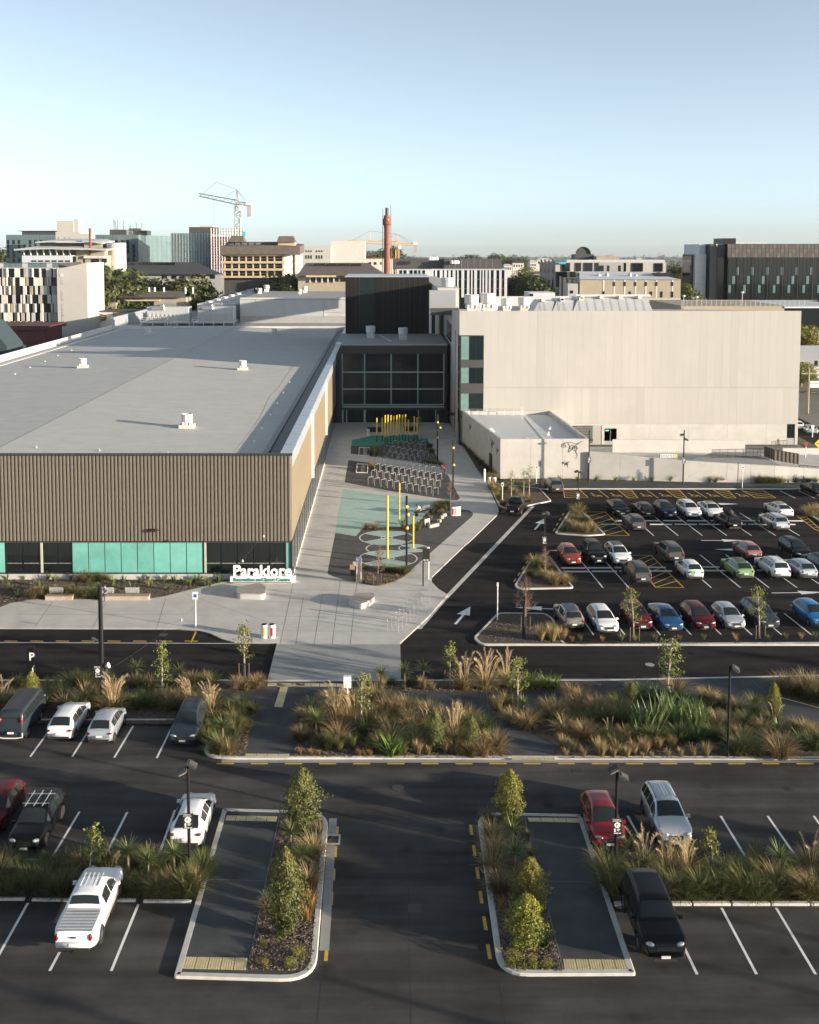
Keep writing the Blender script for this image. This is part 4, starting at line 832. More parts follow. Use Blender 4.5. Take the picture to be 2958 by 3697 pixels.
# retaining wall of the ramp
rw_ = thing('retaining_wall', 'long white concrete retaining wall of the ramp behind the car park', 'wall', (27,137.6,0))
bp = [(-.2,.55),(11.6,-.9),(17.3,-1.2),(23.4,-1.4),(31,-1.2),(36,-.6)]; tz = [3.75,2.9,2.6,2.3,1.75,1.4]
for i in range(5):
    (a0, b0), (a1, b1) = bp[i], bp[i+1]; nn = max(1, round((a1-a0)/3.9))
    for k in range(nn):
        t0, t1 = k/nn, (k+1)/nn; xa, xb = a0+(a1-a0)*t0, a0+(a1-a0)*t1-.03; ya, yb = b0+(b1-b0)*t0, b0+(b1-b0)*t1; za, zb = tz[i]+(tz[i+1]-tz[i])*t0, tz[i]+(tz[i+1]-tz[i])*t1
        MB().add([(xa,ya,.05),(xb,yb,.05),(xb,yb+.3,.05),(xa,ya+.3,.05),(xa,ya,za),(xb,yb,zb),(xb,yb+.3,zb),(xa,ya+.3,za)], [(0,1,5,4),(1,2,6,5),(2,3,7,6),(3,0,4,7),(4,5,6,7)]).build('wall_panel', K['wconc'], rw_)
rp = thing('ramp', 'pale concrete ramp rising behind the white retaining wall', 'ramp', (27,138,0))
MB().add([(-.3,.5,2.0),(11.6,-.5,2.0),(23.4,-1.0,1.95),(36,-.2,1.2),(36,14,1.0),(20,19,.9),(-.3,19,.9)], [tuple(range(7))]).build('deck', K['conc'], rp)
MB().add([(11.2,-.4,2.06),(24.8,-.9,2.0),(24.8,9,2.0),(19,9.5,2.0)], [(0,1,2,3)]).build('asphalt_strip', K['conc2'], rp)
def wallz(x0, x1, y0, y1, z0a, z0b, name, m, par, th=.25): MB().add([(x0,y0,.1),(x1,y1,.1),(x1,y1+th,.1),(x0,y0+th,.1),(x0,y0,z0a),(x1,y1,z0b),(x1,y1+th,z0b),(x0,y0+th,z0a)], [(0,1,5,4),(1,2,6,5),(2,3,7,6),(3,0,4,7),(4,5,6,7)]).build(name, m, par)
wallz(5.6,24.5,13.0,12.9,3.1,3.0,'inner_wall',K['wconc'],rp)
# railings
def railing(p0, p1, z0, z1, h, n, m, label, name='railing', post=.03, group=None, panel=None):
    p0, p1 = Vector(p0), Vector(p1); t = thing(name, label, 'fence', (p0.x,p0.y,0), 0, group); d = p1-p0
    MB().tube([(0,0,z0+h),(d.x,d.y,z1+h)], .035, 5).build('top_rail', m, t); MB().tube([(0,0,z0+.12),(d.x,d.y,z1+.12)], .025, 5).build('bottom_rail', m, t)
    for i in range(n+1):
        f = i/n; MB().tube([(d.x*f,d.y*f,z0+(z1-z0)*f),(d.x*f,d.y*f,z0+(z1-z0)*f+h)], post if i%max(1,n//4) else post*2, 4).build('bar', m, t)
    if panel: MB().add([(.02,.02,z0+.12),(d.x,d.y+.02,z1+.12),(d.x,d.y+.02,z1+h),(.02,.02,z0+h)], [(0,1,2,3)]).build('mesh_panel', panel, t)
    return t
meshp = mat('bronze_mesh', (.17,.135,.095), .6, .3, .1, 3)
def vp(x, y, z): return G('V2', x, y, z)
railing(vp(90,862,2.0), vp(600,850,2.0), 2.0, 2.0, 1.15, 30, K['dgrey'], 'grey bar railing along the ramp, left section', post=.02)
railing(vp(610,850,2.0), vp(870,845,2.0), 2.0, 2.0, 1.15, 14, K['dgrey'], 'grey bar railing along the ramp, right section', post=.02)
railing(vp(888,850,2.0), vp(1030,900,1.9), 2.0, 1.9, 1.5, 4, K['trim'], 'bronze mesh gate panel at the top of the ramp, left leaf', 'mesh_fence', panel=meshp)
railing(vp(1042,905,1.9), vp(1405,965,1.4), 1.9, 1.4, 1.5, 6, K['trim'], 'bronze mesh fence panel running down to the right of the gate', 'mesh_fence', panel=meshp)
railing(vp(950,1150,.1), vp(1410,1140,.1), .1, .1, 1.15, 26, K['black'], 'black bar fence in front of the retaining wall, left section', post=.018)
railing(vp(1420,1135,.1), vp(1900,1190,.1), .1, .1, 1.5, 24, K['black'], 'black bar fence at the right end of the retaining wall', post=.022)
railing(vp(1000,720,1.2), vp(1230,700,1.2), 1.2, 1.2, 1.1, 12, K['dgrey'], 'short grey railing behind the mesh gate', post=.02)
pw = thing('planter_wall', 'curved white concrete planter wall right of the mesh gate', 'wall', (*vp(1170,830,.8),0)); MB().box(0,9,0,.5,.05,1.9).build('wall', K['wconc'], pw)
# building material behind the retaining wall
dk = thing('timber_stack', 'stack of timber and dark sheets lying behind the retaining wall', 'timber', (28.3,139.6,2.05))
for k in range(7): MB().cbox((.4+k*.95,.1*(k%3),.45+.1*(k%2)),(1.5,1.2,.09),.3*k,0,.35 if k<4 else .05).build('sheet', K['dgrey'] if k<4 else K['wood'], dk)
for k in range(6): MB().cbox((5.6+.12*k,.2,.3+.08*k),(3.2-.3*k,.3,.07),.03*k).build('board', K['wood'], dk)
MB().box(-.4,8.8,-.35,-.25,0,.22).build('red_rail', K['red'], dk)
bn = thing('banner', 'small white and yellow lettered banner on top of the retaining wall', 'banner', (27+8.9,137.6-.4,3.05)); MB().box(0,2.2,.2,.24,.1,.55).build('cloth', K['wpost'], bn)

for k in range(8): MB().box(.12+k*.22,.17+k*.22,.185,.2,.18,.46).box(.12+k*.22,.26+k*.22,.184,.199,(.18,.32,.42)[k%3],(.22,.36,.46)[k%3]).build('letter_mark', K['black'], bn)
MB().box(1.9,2.2,.185,.2,.1,.55).build('yellow_end', K['ypole'], bn)
# ---- letters at the corner
sg = thing('entrance_sign', 'big white Parakiore letters with teal line on a white plinth at the hall corner', 'sign', (0,94.6,0))
a = A('R4',1305,1470,94.6)[0]; b = A('R4',1672,1470,94.6)[0]
MB().box(a,b,-.15,.45,.1,.66).build('plinth', K['wpost'], sg)
MB().box(a+.3,b-.3,-.5,-.18,.1,.2).build('step', K['stone'], sg)
me = text_mesh('Parakiore', .028, .07); xs = [v.co.x for v in me.vertices]
sc = (A('R4',1650,1440,94.6)[0]-A('R4',1320,1440,94.6)[0])/(max(xs)-min(xs)); cxm = (A('R4',1650,1440,94.6)[0]+A('R4',1320,1440,94.6)[0])/2
t_ = text('letters','Parakiore',sc,mat('letter_white',(.82,.82,.81),.5,0,0),sg,(cxm,.1,.68),.028,.07)
t2 = text('letters','Recreation and Sport Centre',.43,mat('letter_teal',(.02,.24,.20),.5,0,0),sg,(cxm,-.175,.26),.028,.05)

# ================================================================ THE TOWN BEHIND
def bld(name, label, Y, cat='building'): return thing(name, label, cat, (0,Y,0))
def R(v, x0, y0, x1, y1, Y):                   # rectangle read off the photo on the plane at distance Y -> X0, X1, Z0, Z1
    a, b = A(v,x0,y1,Y), A(v,x1,y0,Y); return a[0], b[0], a[1], b[1]
def blk(par, name, m, v, x0, y0, x1, y1, Y, dep, z0=None, dy=0.0):
    a, b, c, d = R(v,x0,y0,x1,y1,Y); return MB().box(a,b,dy,dy+dep,c if z0 is None else z0,d).build(name, m, par)
def win(par, m, v, x0, y0, x1, y1, Y, name='window', d=.12, dy=0.0, frame=None):
    a, b, c, d2 = R(v,x0,y0,x1,y1,Y); o = MB().box(a,b,-d+dy,.05+dy,c,d2).build(name, m, par)
    return o
def grid(par, m, v, x0, y0, x1, y1, Y, nc, nr, gap=.12, name='window', pick=None, dy=0.0, d=.1):
    a, b, c, e = R(v,x0,y0,x1,y1,Y); w_, h_ = (b-a)/nc, (e-c)/nr; me = MB().box(gap/2,w_-gap/2,-d,.03,gap/2,h_-gap/2).mesh(name); me.materials.append(m if not callable(m) else m(0,0))
    for r in range(nr):
        for k in range(nc):
            if pick and not pick(r,k): continue
            o = link(name, me, par, (a+k*w_, dy, c+r*h_))
            if callable(m): o.material_slots[0].link = 'OBJECT'; o.material_slots[0].material = m(r,k)
rnd = random.Random(11)
# 1 slatted office block at the left edge
Y = 300; b1 = bld('office_block', 'office block with rows of white and grey vertical fins at left edge', Y)
blk(b1,'core',K['glass'],'V4',-400,168,738,1000,Y,22,.05)
blk(b1,'roof_band',K['lgrey'],'V4',-400,228,738,238,Y,.5,None,-.4)
for i in range(11): win(b1, K['lgrey'] if i%4==1 else K['glass3'],'V4',-100+i*76,174,-100+i*76+70,226,Y,'roof_glazing',.15)
rows = [(236,348),(350,454),(456,564),(566,674),(676,784),(786,894)]
fm = [K['bwall'],K['bwall'],K['lgrey'],K['grey'],K['tan']]
for r, (y0, y1) in enumerate(rows):
    x = -40 - rnd.random()*30
    while x < 725:
        w_ = rnd.choice([12,14,26,34,40]); m = rnd.choice(fm) if w_ > 20 else K['bwall']
        if rnd.random() < .78: win(b1, m, 'V4', x, y0, min(x+w_,733), y1, Y, 'fin', .25 if w_ > 20 else .7)
        x += w_ + rnd.choice([2,4,16,30]) 
for i in range(11): win(b1, K['bwall'],'V4',-30+i*72,896,-18+i*72,960,Y,'ground_post',.5)
a = A('V4',735,235,Y); bb = A('V4',830,225,Y); c = A('V4',1106,168,Y); z0 = .05
MB().add([(p[0],-2.0,z0) for p in (a,c)]+[(c[0],-2.0,c[1]),(bb[0],-2.0,bb[1]),(a[0],-2.0,a[1])]+[(p[0],16,z0) for p in (a,c)]+[(c[0],16,c[1]),(bb[0],16,bb[1]),(a[0],16,a[1])],
   [(0,1,2,3,4),(5,9,8,7,6),(1,6,7,2),(0,4,9,5),(2,7,8,3),(3,8,9,4)]).build('end_wall', K['wwall'], b1)
tx_ = A('V4',778,600,298)
for i in range(16):                             # worn vertical lettering, too small to read: 2, 4 and 7 characters
    if i in (2,3,8): continue
    z = A('V4',778,395+i*33,298)[1]; mb = MB(); rr = random.Random(i); mb.box(-.28,-.2,0,.05,-.35,.3)
    for q in range(2): zz = rr.choice([-.3,0,.25]); mb.box(-.2,.2,0,.05,zz-.05,zz+.05)
    if i%2: mb.box(.18,.26,0,.05,-.3,.25)
    mb.build('letter_mark', K['grey'], b1, (tx_[0],-2.06,z))
ci = MB().lathe([(.0,0),(.55,0),(.55,.05),(.4,.06)][::-1], 16, (0,0,0), 0, 'y').build('emblem', K['bluewhite'], b1, (A('V4',770,322,298)[0],-2.08,A('V4',770,322,298)[1]))
# maroon shed, long pale shed, dark house in front of it
Y = 262; b2 = bld('maroon_shed', 'low maroon shed in front of the finned office block', Y); blk(b2,'wall',K['dred'],'V4',-200,1005,560,1200,Y,14,.05); blk(b2,'roof',K['dred'],'V4',-200,955,600,1003,Y,16,None,-.6)
ls = thing('long_shed', 'long pale shed with white roof and skylights beside the hall', 'shed', (0,0,0))
Zs = 8.0; r0 = [G('V4',68,1130,Zs),G('V4',320,1188,Zs-1),G('V4',950,985,Zs-1),G('V4',800,948,Zs)]
far = [Vector(p) for p in r0]
MB().add([(r0[0][0],r0[0][1],Zs),(r0[1][0],r0[1][1],Zs-1.2),(r0[2][0],r0[2][1],Zs-1.2),(r0[3][0],r0[3][1],Zs)],[(0,1,2,3)]).build('roof', K['bluewhite'], ls)
for k in range(9):
    t0 = .22+k*.072; p = far[1].lerp(far[2],t0).lerp(far[0].lerp(far[3],t0),.35); q = far[1].lerp(far[2],t0).lerp(far[0].lerp(far[3],t0),.75)
    MB().add([(p.x,p.y,Zs-.75),(p.x+.2,p.y+1.6,Zs-.75),(q.x+.2,q.y+1.6,Zs-.27),(q.x,q.y,Zs-.27)],[(0,1,2,3)]).build('skylight', K['grey'], ls)
for i, j, m in ((0,1,K['bluewhite']),(1,2,K['grey'])): MB().add([(r0[i][0],r0[i][1],.05),(r0[j][0],r0[j][1],.05),(r0[j][0],r0[j][1],Zs-1.2),(r0[i][0],r0[i][1],Zs-(1.2 if i else 0))],[(0,1,2,3)]).build('wall', m, ls)
Y = 200; b3 = bld('dark_house', 'dark gabled house corner at the left edge beside the long shed', Y); a = R('V4',-150,1010,80,1330,Y)
MB().add([(a[0],0,.05),(a[1],0,.05),(a[1],9,.05),(a[0],9,.05),(a[0],0,a[3]+1.5),(a[1],0,a[3]-3),(a[1],9,a[3]-3),(a[0],9,a[3]+1.5)],[(0,1,5,4),(1,2,6,5),(4,5,6,7),(3,0,4,7)]).build('wall', mat('dark_teal_wall',(.03,.05,.06),.7,0,.1,.5), b3)
# 2 glass office complex far left
Y = 500; b4 = bld('glass_offices', 'long green glass office complex with brown roof plant, far left', Y)
blk(b4,'core',K['glass3'],'W1',72,252,585,545,Y,30,.05); blk(b4,'core',K['glass3'],'W1',900,252,1435,545,Y,30,.05)
sel = lambda r,k: K['glass'] if (r in (0,1,2,4) and (k*7+r*3)%5<3 and r<4) else K['glass3']
pg = mat('pale_glass', (.12,.18,.19), .12, 0, .12, .3, spec=.6)
sel = lambda r,k: (K['glass'] if k%2 == 0 and r < 5 and (k+r)%5 else pg)
grid(b4, sel,'W1',76,256,582,540,Y,18,6,.25,'window'); grid(b4, sel,'W1',905,256,1432,540,Y,18,6,.25,'window')
a = R('W1',1435,252,1700,545,Y); MB().add([(a[0],0,.05),(a[1],26,.05),(a[1],26,a[3]-.3),(a[0],0,a[3])],[(0,1,2,3)]).build('angled_wall', pg, b4)
for r in range(6):
    for k in range(8):
        x0 = a[0]+(a[1]-a[0])*k/8; x1 = a[0]+(a[1]-a[0])*(k+1)/8-.25; y0 = 26*k/8; y1 = 26*(k+1)/8-.3; z0 = a[2]+(a[3]-a[2])*r/6; z1 = z0+(a[3]-a[2])/6-.3
        MB().add([(x0,y0-.1,z0),(x1,y1-.1,z0),(x1,y1-.1,z1),(x0,y0-.1,z1)],[(0,1,2,3)]).build('window', K['glass3'], b4)
blk(b4,'roof_plant',K['dgrey'],'W1',200,212,585,252,Y,16,None,4); blk(b4,'roof_overhang',K['slate'],'W1',170,209,590,214,Y,18,None,3)
blk(b4,'roof_plant',K['dgrey'],'W1',1118,197,1290,253,Y,12,None,4); blk(b4,'roof_plant',K['grey'],'W1',1290,197,1350,253,Y,10,None,5); blk(b4,'roof_plant',K['dgrey'],'W1',1415,205,1497,253,Y,10,None,5)
for x in (1140,1150,1162,1180,1430,1445,1460,1475,1240,1310,1375): 
    a = A('W1',x,200,Y); MB().tube([(a[0],8,a[1]),(a[0],8,a[1]+4.5*(.4+rnd.random()))], .18, 5).build('mast', K['lgrey'], b4)
for x in (1330,1370,1392): a = A('W1',x,235,Y); MB().lathe([(1.6,0),(1.8,2.6),(1.2,3.4),(0,3.4)],10,(a[0],8,a[1]-1)).build('cooling_tower', K['tan'], b4)
Y = 470; b5 = bld('stair_tower', 'pale pink-white rooftop tower blocks rising behind the curved roof', Y, 'tower')
blk(b5,'block',K['wwall'],'W1',592,108,762,222,Y,12); blk(b5,'block',K['wwall'],'W1',766,90,808,222,Y,9,None,.5); blk(b5,'base',K['wwall'],'W1',583,222,832,420,Y,16); blk(b5,'wing',K['wwall'],'W1',835,238,925,380,Y,10)
for x in (613,673,730): win(b5,K['grey'],'W1',x,275,x+6,308,Y,'slot')
# 3 curved-roof pavilion
Y = 420; b6 = bld('curved_roof_hall', 'hall with wide silver curved roofs and slanted columns, far left', Y)
blk(b6,'body',K['tan'],'W1',240,408,1088,470,Y,20); blk(b6,'glazing',K['dgrey'],'W1',250,412,790,463,Y,.3,None,-.3)
for i in range(8): 
    a = A('W1',255+i*68,410,Y); c = A('W1',262+i*68,463,Y); MB().tube([(a[0],-1.4,a[1]),(c[0],-.8,c[1])], .35, 5).build('column', K['lgrey'], b6)
def wing(v, pts, Y, y0, y1, th, m, par, name='roof'):
    mb = MB(); P = [A(v,x,y,Y) for x, y in pts]; n = len(P)
    mb.add([(p[0],y0,p[1]) for p in P]+[(p[0],y1,p[1]+1.0) for p in P]+[(p[0],y0,p[1]-th) for p in P]+[(p[0],y1,p[1]+1.0-th) for p in P], [(i,i+1,n+i+1,n+i) for i in range(n-1)]+[(2*n+i,2*n+i+1,i+1,i) for i in range(n-1)]+[(0,n,3*n,2*n),(n-1,3*n-1,4*n-1,2*n-1)]); mb.build(name, m, par)
wing('W1',[(190,400),(420,388),(640,382),(800,385),(1000,395),(1140,402)],Y,-5,26,.6,K['lgrey'],b6)
a = A('W1',800,402,Y); MB().add([(A('W1',190,403,Y)[0],-5,A('W1',190,403,Y)[1]),(a[0],-5,a[1]),(A('W1',840,362,Y)[0],8,A('W1',840,362,Y)[1]),(A('W1',360,362,Y)[0],8,A('W1',360,362,Y)[1])],[(0,1,2,3)]).build('roof_slope', K['bluewhite'], b6)
blk(b6,'clerestory',K['dgrey'],'W1',360,335,1040,385,Y,10,None,6); wing('W1',[(350,325),(500,314),(700,312),(860,314),(960,318),(1045,336)],Y,2,22,.5,K['lgrey'],b6,'upper_roof')
blk(b6,'gable',K['tan'],'W1',845,318,1030,385,Y,1,None,4); a = A('W1',938,290,Y); MB().tube([(a[0],0,a[1]-12),(a[0],0,a[1]+4)], .5, 8).build('flue', K['brick'], b6)
blk(b6,'lower_block',K['bluewhite'],'W1',285,467,785,560,Y,14,.05,-6)
for i in range(6): win(b6,K['glass'],'W1',328+i*70,517,380+i*70,538,Y-6,'window',.1,-6)
blk(b6,'right_block',K['tan'],'W1',830,467,1125,560,Y,10,.05,-5); blk(b6,'right_lintel',K['bwall'],'W1',915,468,1122,496,Y,1,None,-6)
for x0, x1 in ((950,1030),(1058,1110),(868,884)): win(b6,K['glass'],'W1',x0,500 if x0<1000 else 498,x1,540,Y-5,'window',.1,-5)
cyl = A('W1',1155,335,Y); MB().lathe([(3.8,.05),(3.8,cyl[1]),(0,cyl[1])],24,(cyl[0],8,0)).build('drum', K['bwall'], b6)
# 4 glass office with scaffolded end
Y = 470; b7 = bld('glazed_office', 'blue glass office block with square dark windows and scaffolded end', Y)
blk(b7,'core',pg,'W2',52,523,466,900,Y,24,.05); grid(b7,lambda r,k: K['glass'] if r<4 else K['glass3'],'W2',60,535,460,890,Y,7,5,2.6,'window',None,-.05,.12)
for i in range(15): a = A('W2',52+i*29.5,700,Y); MB().box(a[0]-.08,a[0]+.08,-.16,-.06,A('W2',0,895,Y)[1],A('W2',0,523,Y)[1]).build('mullion', K['lgrey'], b7)
blk(b7,'roof_plant',K['dgrey'],'W2',222,457,488,522,Y,14,None,4); blk(b7,'roof_box',K['lgrey'],'W2',325,440,458,458,Y,8,None,6)
sc_ = thing('scaffold', 'scaffolding wrapped in purple netting on the glass office end', 'scaffold', (0,Y-4,0)); blk(sc_,'netting',K['purple'],'W2',482,560,655,890,Y,10,.05,1)
for i in range(12): a = A('W2',468+i*28,600,Y-4); top = A('W2',0,470,Y)[1]; MB().tube([(a[0],0,.1),(a[0],0,top)], .14, 4).build('standard', K['scaf'], sc_)
for i in range(15):
    z = A('W2',0,478+i*28,Y)[1]; a, c = A('W2',466,600,Y-4)[0], A('W2',660 if i>4 else 800,600,Y-4)[0]; MB().tube([(a,0,z),(c,0,z)], .13, 4).build('ledger', K['scaf'], sc_); MB().box(a,c,.1,1.1,z-.5,z-.4).build('boards', K['wood'], sc_)
win(sc_,K['cyan'],'W2',803,510,838,560,Y,'banner'); win(sc_,K['ypole'],'W2',806,560,835,605,Y,'chute')
# 5 cream hotel
Y = 380; b8 = bld('cream_hotel', 'cream hotel with deep window rows and brown mansard roof turrets', Y)
blk(b8,'core',K['dgrey'],'W2',600,680,1215,1000,Y,16,.05,.6)
for r, (y0, y1) in enumerate(((737,760),(813,836),(888,911),(965,985))): blk(b8,'balcony_band',K['cream'],'W2',575,y0,1235,y1,Y,2,None,-1.6)
for r, (y0, y1) in enumerate(((690,737),(762,813),(838,888),(914,965))):
    for k in range(8):
        x = 622+k*73.5; win(b8,K['glass'],'W2',x,y0+4,x+54,y1-3,Y,'window',.1,.55); blk(b8,'window_rail',K['bwall'],'W2',x,y0+24,x+54,y0+28,Y,.1,None,.2)
        blk(b8,'pier',K['cream'],'W2',x-16,y0,x-5,y1,Y,1.6,None,-.9)
    blk(b8,'pier',K['cream'],'W2',1208,y0,1225,y1,Y,1.6,None,-.9)
a, c = A('W2',1213,700,Y)[0], A('W2',1385,700,Y)[0]
zt, zb = A('W2',0,685,Y)[1], A('W2',0,1010,Y)[1]
MB().add([(a,.6,.05),(c-1,14,.05),(c-1,14,zt),(a,.6,zt)],[(0,1,2,3)]).build('side_wall', K['cream'], b8)
for r, (y0, y1) in enumerate(((690,737),(762,813),(838,888),(914,965))):
    z0, z1 = A('W2',0,y1,Y)[1], A('W2',0,y0,Y)[1]
    MB().add([(a,.2,z0-3.1),(c,13,z0-3.1),(c,13,z0),(a,.2,z0)],[(0,1,2,3)]).build('balcony_band', K['bwall'], b8)
    for k in range(6): 
        t0, t1 = (k+.25)/6.6, (k+.8)/6.6; MB().add([(a+(c-a)*t0,.45+13*t0,z0+.8),(a+(c-a)*t1,.45+13*t1,z0+.8),(a+(c-a)*t1,.45+13*t1,z1-.3),(a+(c-a)*t0,.45+13*t0,z1-.3)],[(0,1,2,3)]).build('window', K['tan'], b8)
blk(b8,'stair_column',K['bwall'],'W2',1323,690,1342,1010,Y,2,.05,6)
wing('W2',[(572,660),(800,655),(1235,652),(1395,662)],Y,-3,18,3.0,K['tile'],b8)
blk(b8,'attic',K['dgrey'],'W2',622,612,1140,655,Y,8,None,3)
for i in range(5): win(b8,K['glass3'],'W2',632+i*72,622,685+i*72,643,Y,'attic_window',.2,3)
def turret(par, v, x0, x1, xt0, xt1, y0, y1, Y, m, m2):
    p = [A(v,x,y,Y) for x, y in ((x0,y1),(x1,y1),(xt1,y0),(xt0,y0))]; dp = 7
    MB().add([(p[0][0],0,p[0][1]),(p[1][0],0,p[1][1]),(p[2][0],2,p[2][1]),(p[3][0],2,p[3][1]),(p[1][0],dp,p[1][1]),(p[2][0],dp-2,p[2][1]),(p[0][0],dp,p[0][1]),(p[3][0],dp-2,p[3][1])],[(0,1,2,3),(1,4,5,2),(3,2,5,7),(6,0,3,7)]).build('turret_roof', m, par)
turret(b8,'W2',640,812,672,790,548,612,Y,K['tile'],None); turret(b8,'W2',1145,1340,1165,1315,552,618,Y,K['tile'],None); blk(b8,'turret_base',K['cream'],'W2',1160,618,1335,655,Y,6,None,1)
# 6 white blocks behind
Y = 560; b9 = bld('white_block', 'plain white block with two rows of small windows right of hotel', Y)
blk(b9,'wall',K['wwall'],'W2',1335,660,1710,850,Y,18,.05); a = A('W2',1710,700,Y); MB().box(a[0],a[0]+18,2,18,.05,a[1]+5).build('side_wing', K['bwall'], b9)
for y0, y1 in ((702,718),(752,788)):
    for x in (1448,1474,1500,1556,1583,1610): win(b9,K['glass'],'W2',x,y0,x+13,y1,Y)
Y = 600; b10 = bld('long_white_wing', 'long low white wing with brown roof behind the brick chimney', Y); blk(b10,'wall',K['bwall'],'W3',50,476,545,640,Y,16,.05); blk(b10,'roof',K['brick'],'W3',48,470,548,477,Y,17,None,-.5)
for x in (102,145,190,235): win(b10,K['glass'],'W3',x,508,x+18,520,Y)
for x in (326,338,372,384,430): win(b10,K['glass'],'W3',x,508,x+10,532,Y)
# 7 brown tiled villa group
Y = 330; b11 = bld('tiled_roof_hall', 'long hall with brown tiled hip roof and ridge skylights below hotel', Y)
blk(b11,'wall',K['tan'],'R2',305,615,845,690,Y,20,.05)
P = {k: A('R2',*k,Y) for k in ((300,612),(850,612),(340,535),(735,535))}
zr = P[(340,535)][1]; ze = P[(300,612)][1]
MB().add([(P[(300,612)][0],-3,ze),(P[(850,612)][0],-3,ze),(P[(735,535)][0],10,zr),(P[(340,535)][0],10,zr),(P[(850,612)][0],23,ze),(P[(300,612)][0],23,ze)],[(0,1,2,3),(1,4,2),(5,0,3)]).build('roof', K['tile'], b11)
for x0, x1 in ((395,465),(472,540),(545,617),(624,695)): win(b11,K['glass'],'R2',x0,538,x1,556,Y,'skylight',.6,7)
blk(b11,'fascia',K['cream'],'R2',358,610,545,620,Y,.5,None,-3.2)
for i in range(5): win(b11,K['glass'],'R2',385+i*37,625,410+i*37,650,Y,'window',.1,-.0); blk(b11,'pier',K['bwall'],'R2',376+i*37,622,384+i*37,655,Y,.6,None,-.5)
for i in range(4): win(b11,K['glass'],'R2',570+i*60,625,610+i*60,650,Y,'window')
# chimney
Y = 345; ch = thing('brick_chimney', 'tall slender red brick chimney with a corbelled collar', 'chimney', (A('W3',487,500,Y)[0],Y,0))
zt = A('W3',487,92,Y)[1]; rb = 1.12; rt = .92
MB().lathe([(rb+.3,.0),(rb,8),(rt,zt-4.2),(rt+.15,zt-3.2),(rt+.5,zt-2.9),(rt+.5,zt-1.4),(rt+.15,zt-1.0),(rt+.1,zt),(rt-.25,zt),(rt-.25,zt-2),(0,zt-2)], 22).build('stack', K['brick'], ch)
MB().lathe([(.55,zt-1),(.55,zt+2.4),(.45,zt+2.4),(.45,zt),(0,zt)], 14).build('flue', K['dgrey'], ch)
MB().tube([(rt+.6,0,10),(rt+.3,0,zt+3)], .09, 4).build('lightning_rod', K['dgrey'], ch); MB().tube([(-rt-.5,-.4,20),(-rt-.4,-.4,zt+2)], .09, 4).build('ladder', K['dgrey'], ch)
for z in (.35,.5,.96): MB().lathe([(.22,0),(.22,.35),(0,.5)],6,(.4,-rt-.25,zt*z)).build('lamp', K['wpost'], ch)
# 8 striped block
Y = 350; b12 = bld('striped_block', 'white and black vertically striped block with dark roof plant, centre', Y)
blk(b12,'core',K['glass'],'W3',885,578,1558,826,Y,26,.05); blk(b12,'front_wing',K['bluewhite'],'W3',575,572,880,760,Y,16,.05,-4)
for x0, x1 in ((600,622),(636,662),(690,716),(730,755),(768,785),(804,826)): win(b12,K['glass'],'W3',x0,580,x1,618,Y-4,'window',.1,-4)
x = 886; rnd2 = random.Random(3)
while x < 1552:
    w_ = rnd2.choice([12,14,18,22,26]); win(b12,K['bluewhite'],'W3',x,578,min(x+w_,1556),822,Y,'stripe_panel',.35); x += w_ + rnd2.choice([12,14,16,24])
for x0, x1, y0, y1 in ((1350,1362,640,820),(1378,1405,660,820),(1420,1445,640,820),(1495,1520,655,820)): win(b12,K['dred'],'W3',x0,y0,x1,y1,Y,'red_panel',.08)
for y in (660,742): blk(b12,'joint_line',K['grey'],'W3',1000,y,1556,y+2,Y,.1,None,-.42)
blk(b12,'roof',K['lgrey'],'W3',880,570,1562,580,Y,27,None,-.5); blk(b12,'roof_plant',K['dgrey'],'W3',545,480,1010,575,Y,20,None,8); blk(b12,'roof_plant',K['dgrey'],'W3',1000,482,1525,572,Y,18,None,5)
for i in range(8): blk(b12,'panel_joint',K['grey'],'W3',1050+i*55,484,1053+i*55,560,Y,.1,None,4.9)
for x in (870,890,910,930,1065,1090,1105,1118): a = A('W3',x,522 if x>1000 else 490,Y+4); MB().lathe([(.5,0),(.5,.8),(0,1.2)],8,(a[0],4,a[1])).build('roof_fan', K['wpost'], b12)
# 9 chequered block and tan block on the right
Y = 400; b13 = bld('chequered_block', 'white block with black windows in a chequered pattern, right of centre', Y)
blk(b13,'wall',K['wwall'],'W4',300,362,1455,720,Y,26,.05); a = R('W4',200,362,300,720,Y); MB().add([(a[0],16,.05),(a[1],0,.05),(a[1],0,a[3]),(a[0],16,a[3]-.3)],[(0,1,2,3)]).build('end_wall', K['grey'], b13)
for k in range(4): 
    for r in range(3):
        t0, t1 = (k*2+.4)/8, (k*2+1.3)/8; z0 = a[2]+(a[3]-a[2])*(.1+r*.29); MB().add([(a[0]+(a[1]-a[0])*t0,16*(1-t0)-.2,z0),(a[0]+(a[1]-a[0])*t1,16*(1-t1)-.2,z0),(a[0]+(a[1]-a[0])*t1,16*(1-t1)-.2,z0+5),(a[0]+(a[1]-a[0])*t0,16*(1-t0)-.2,z0+5)],[(0,1,2,3)]).build('window', K['glass'], b13)
blk(b13,'grey_bay',K['grey'],'W4',750,366,1010,500,Y,.5,None,-.25)
for x0, y0, x1, y1 in ((372,370,455,458),(517,370,570,458),(605,370,690,458),(722,370,748,458),(752,398,805,458),(838,398,864,458),(955,398,982,458),(1012,370,1038,460),(1100,372,1212,460),(1335,374,1418,462),(312,462,425,540),(312,540,398,622),(340,622,366,700),(458,462,512,520),(575,462,605,490),(690,462,720,490),(540,480,690,500),(865,478,950,500),(1040,465,1096,492),(1160,465,1184,495),(1215,466,1240,495),(1362,468,1390,495),(430,545,456,575)): win(b13,K['glass'],'W4',x0,y0,x1,y1,Y,'window',.3)
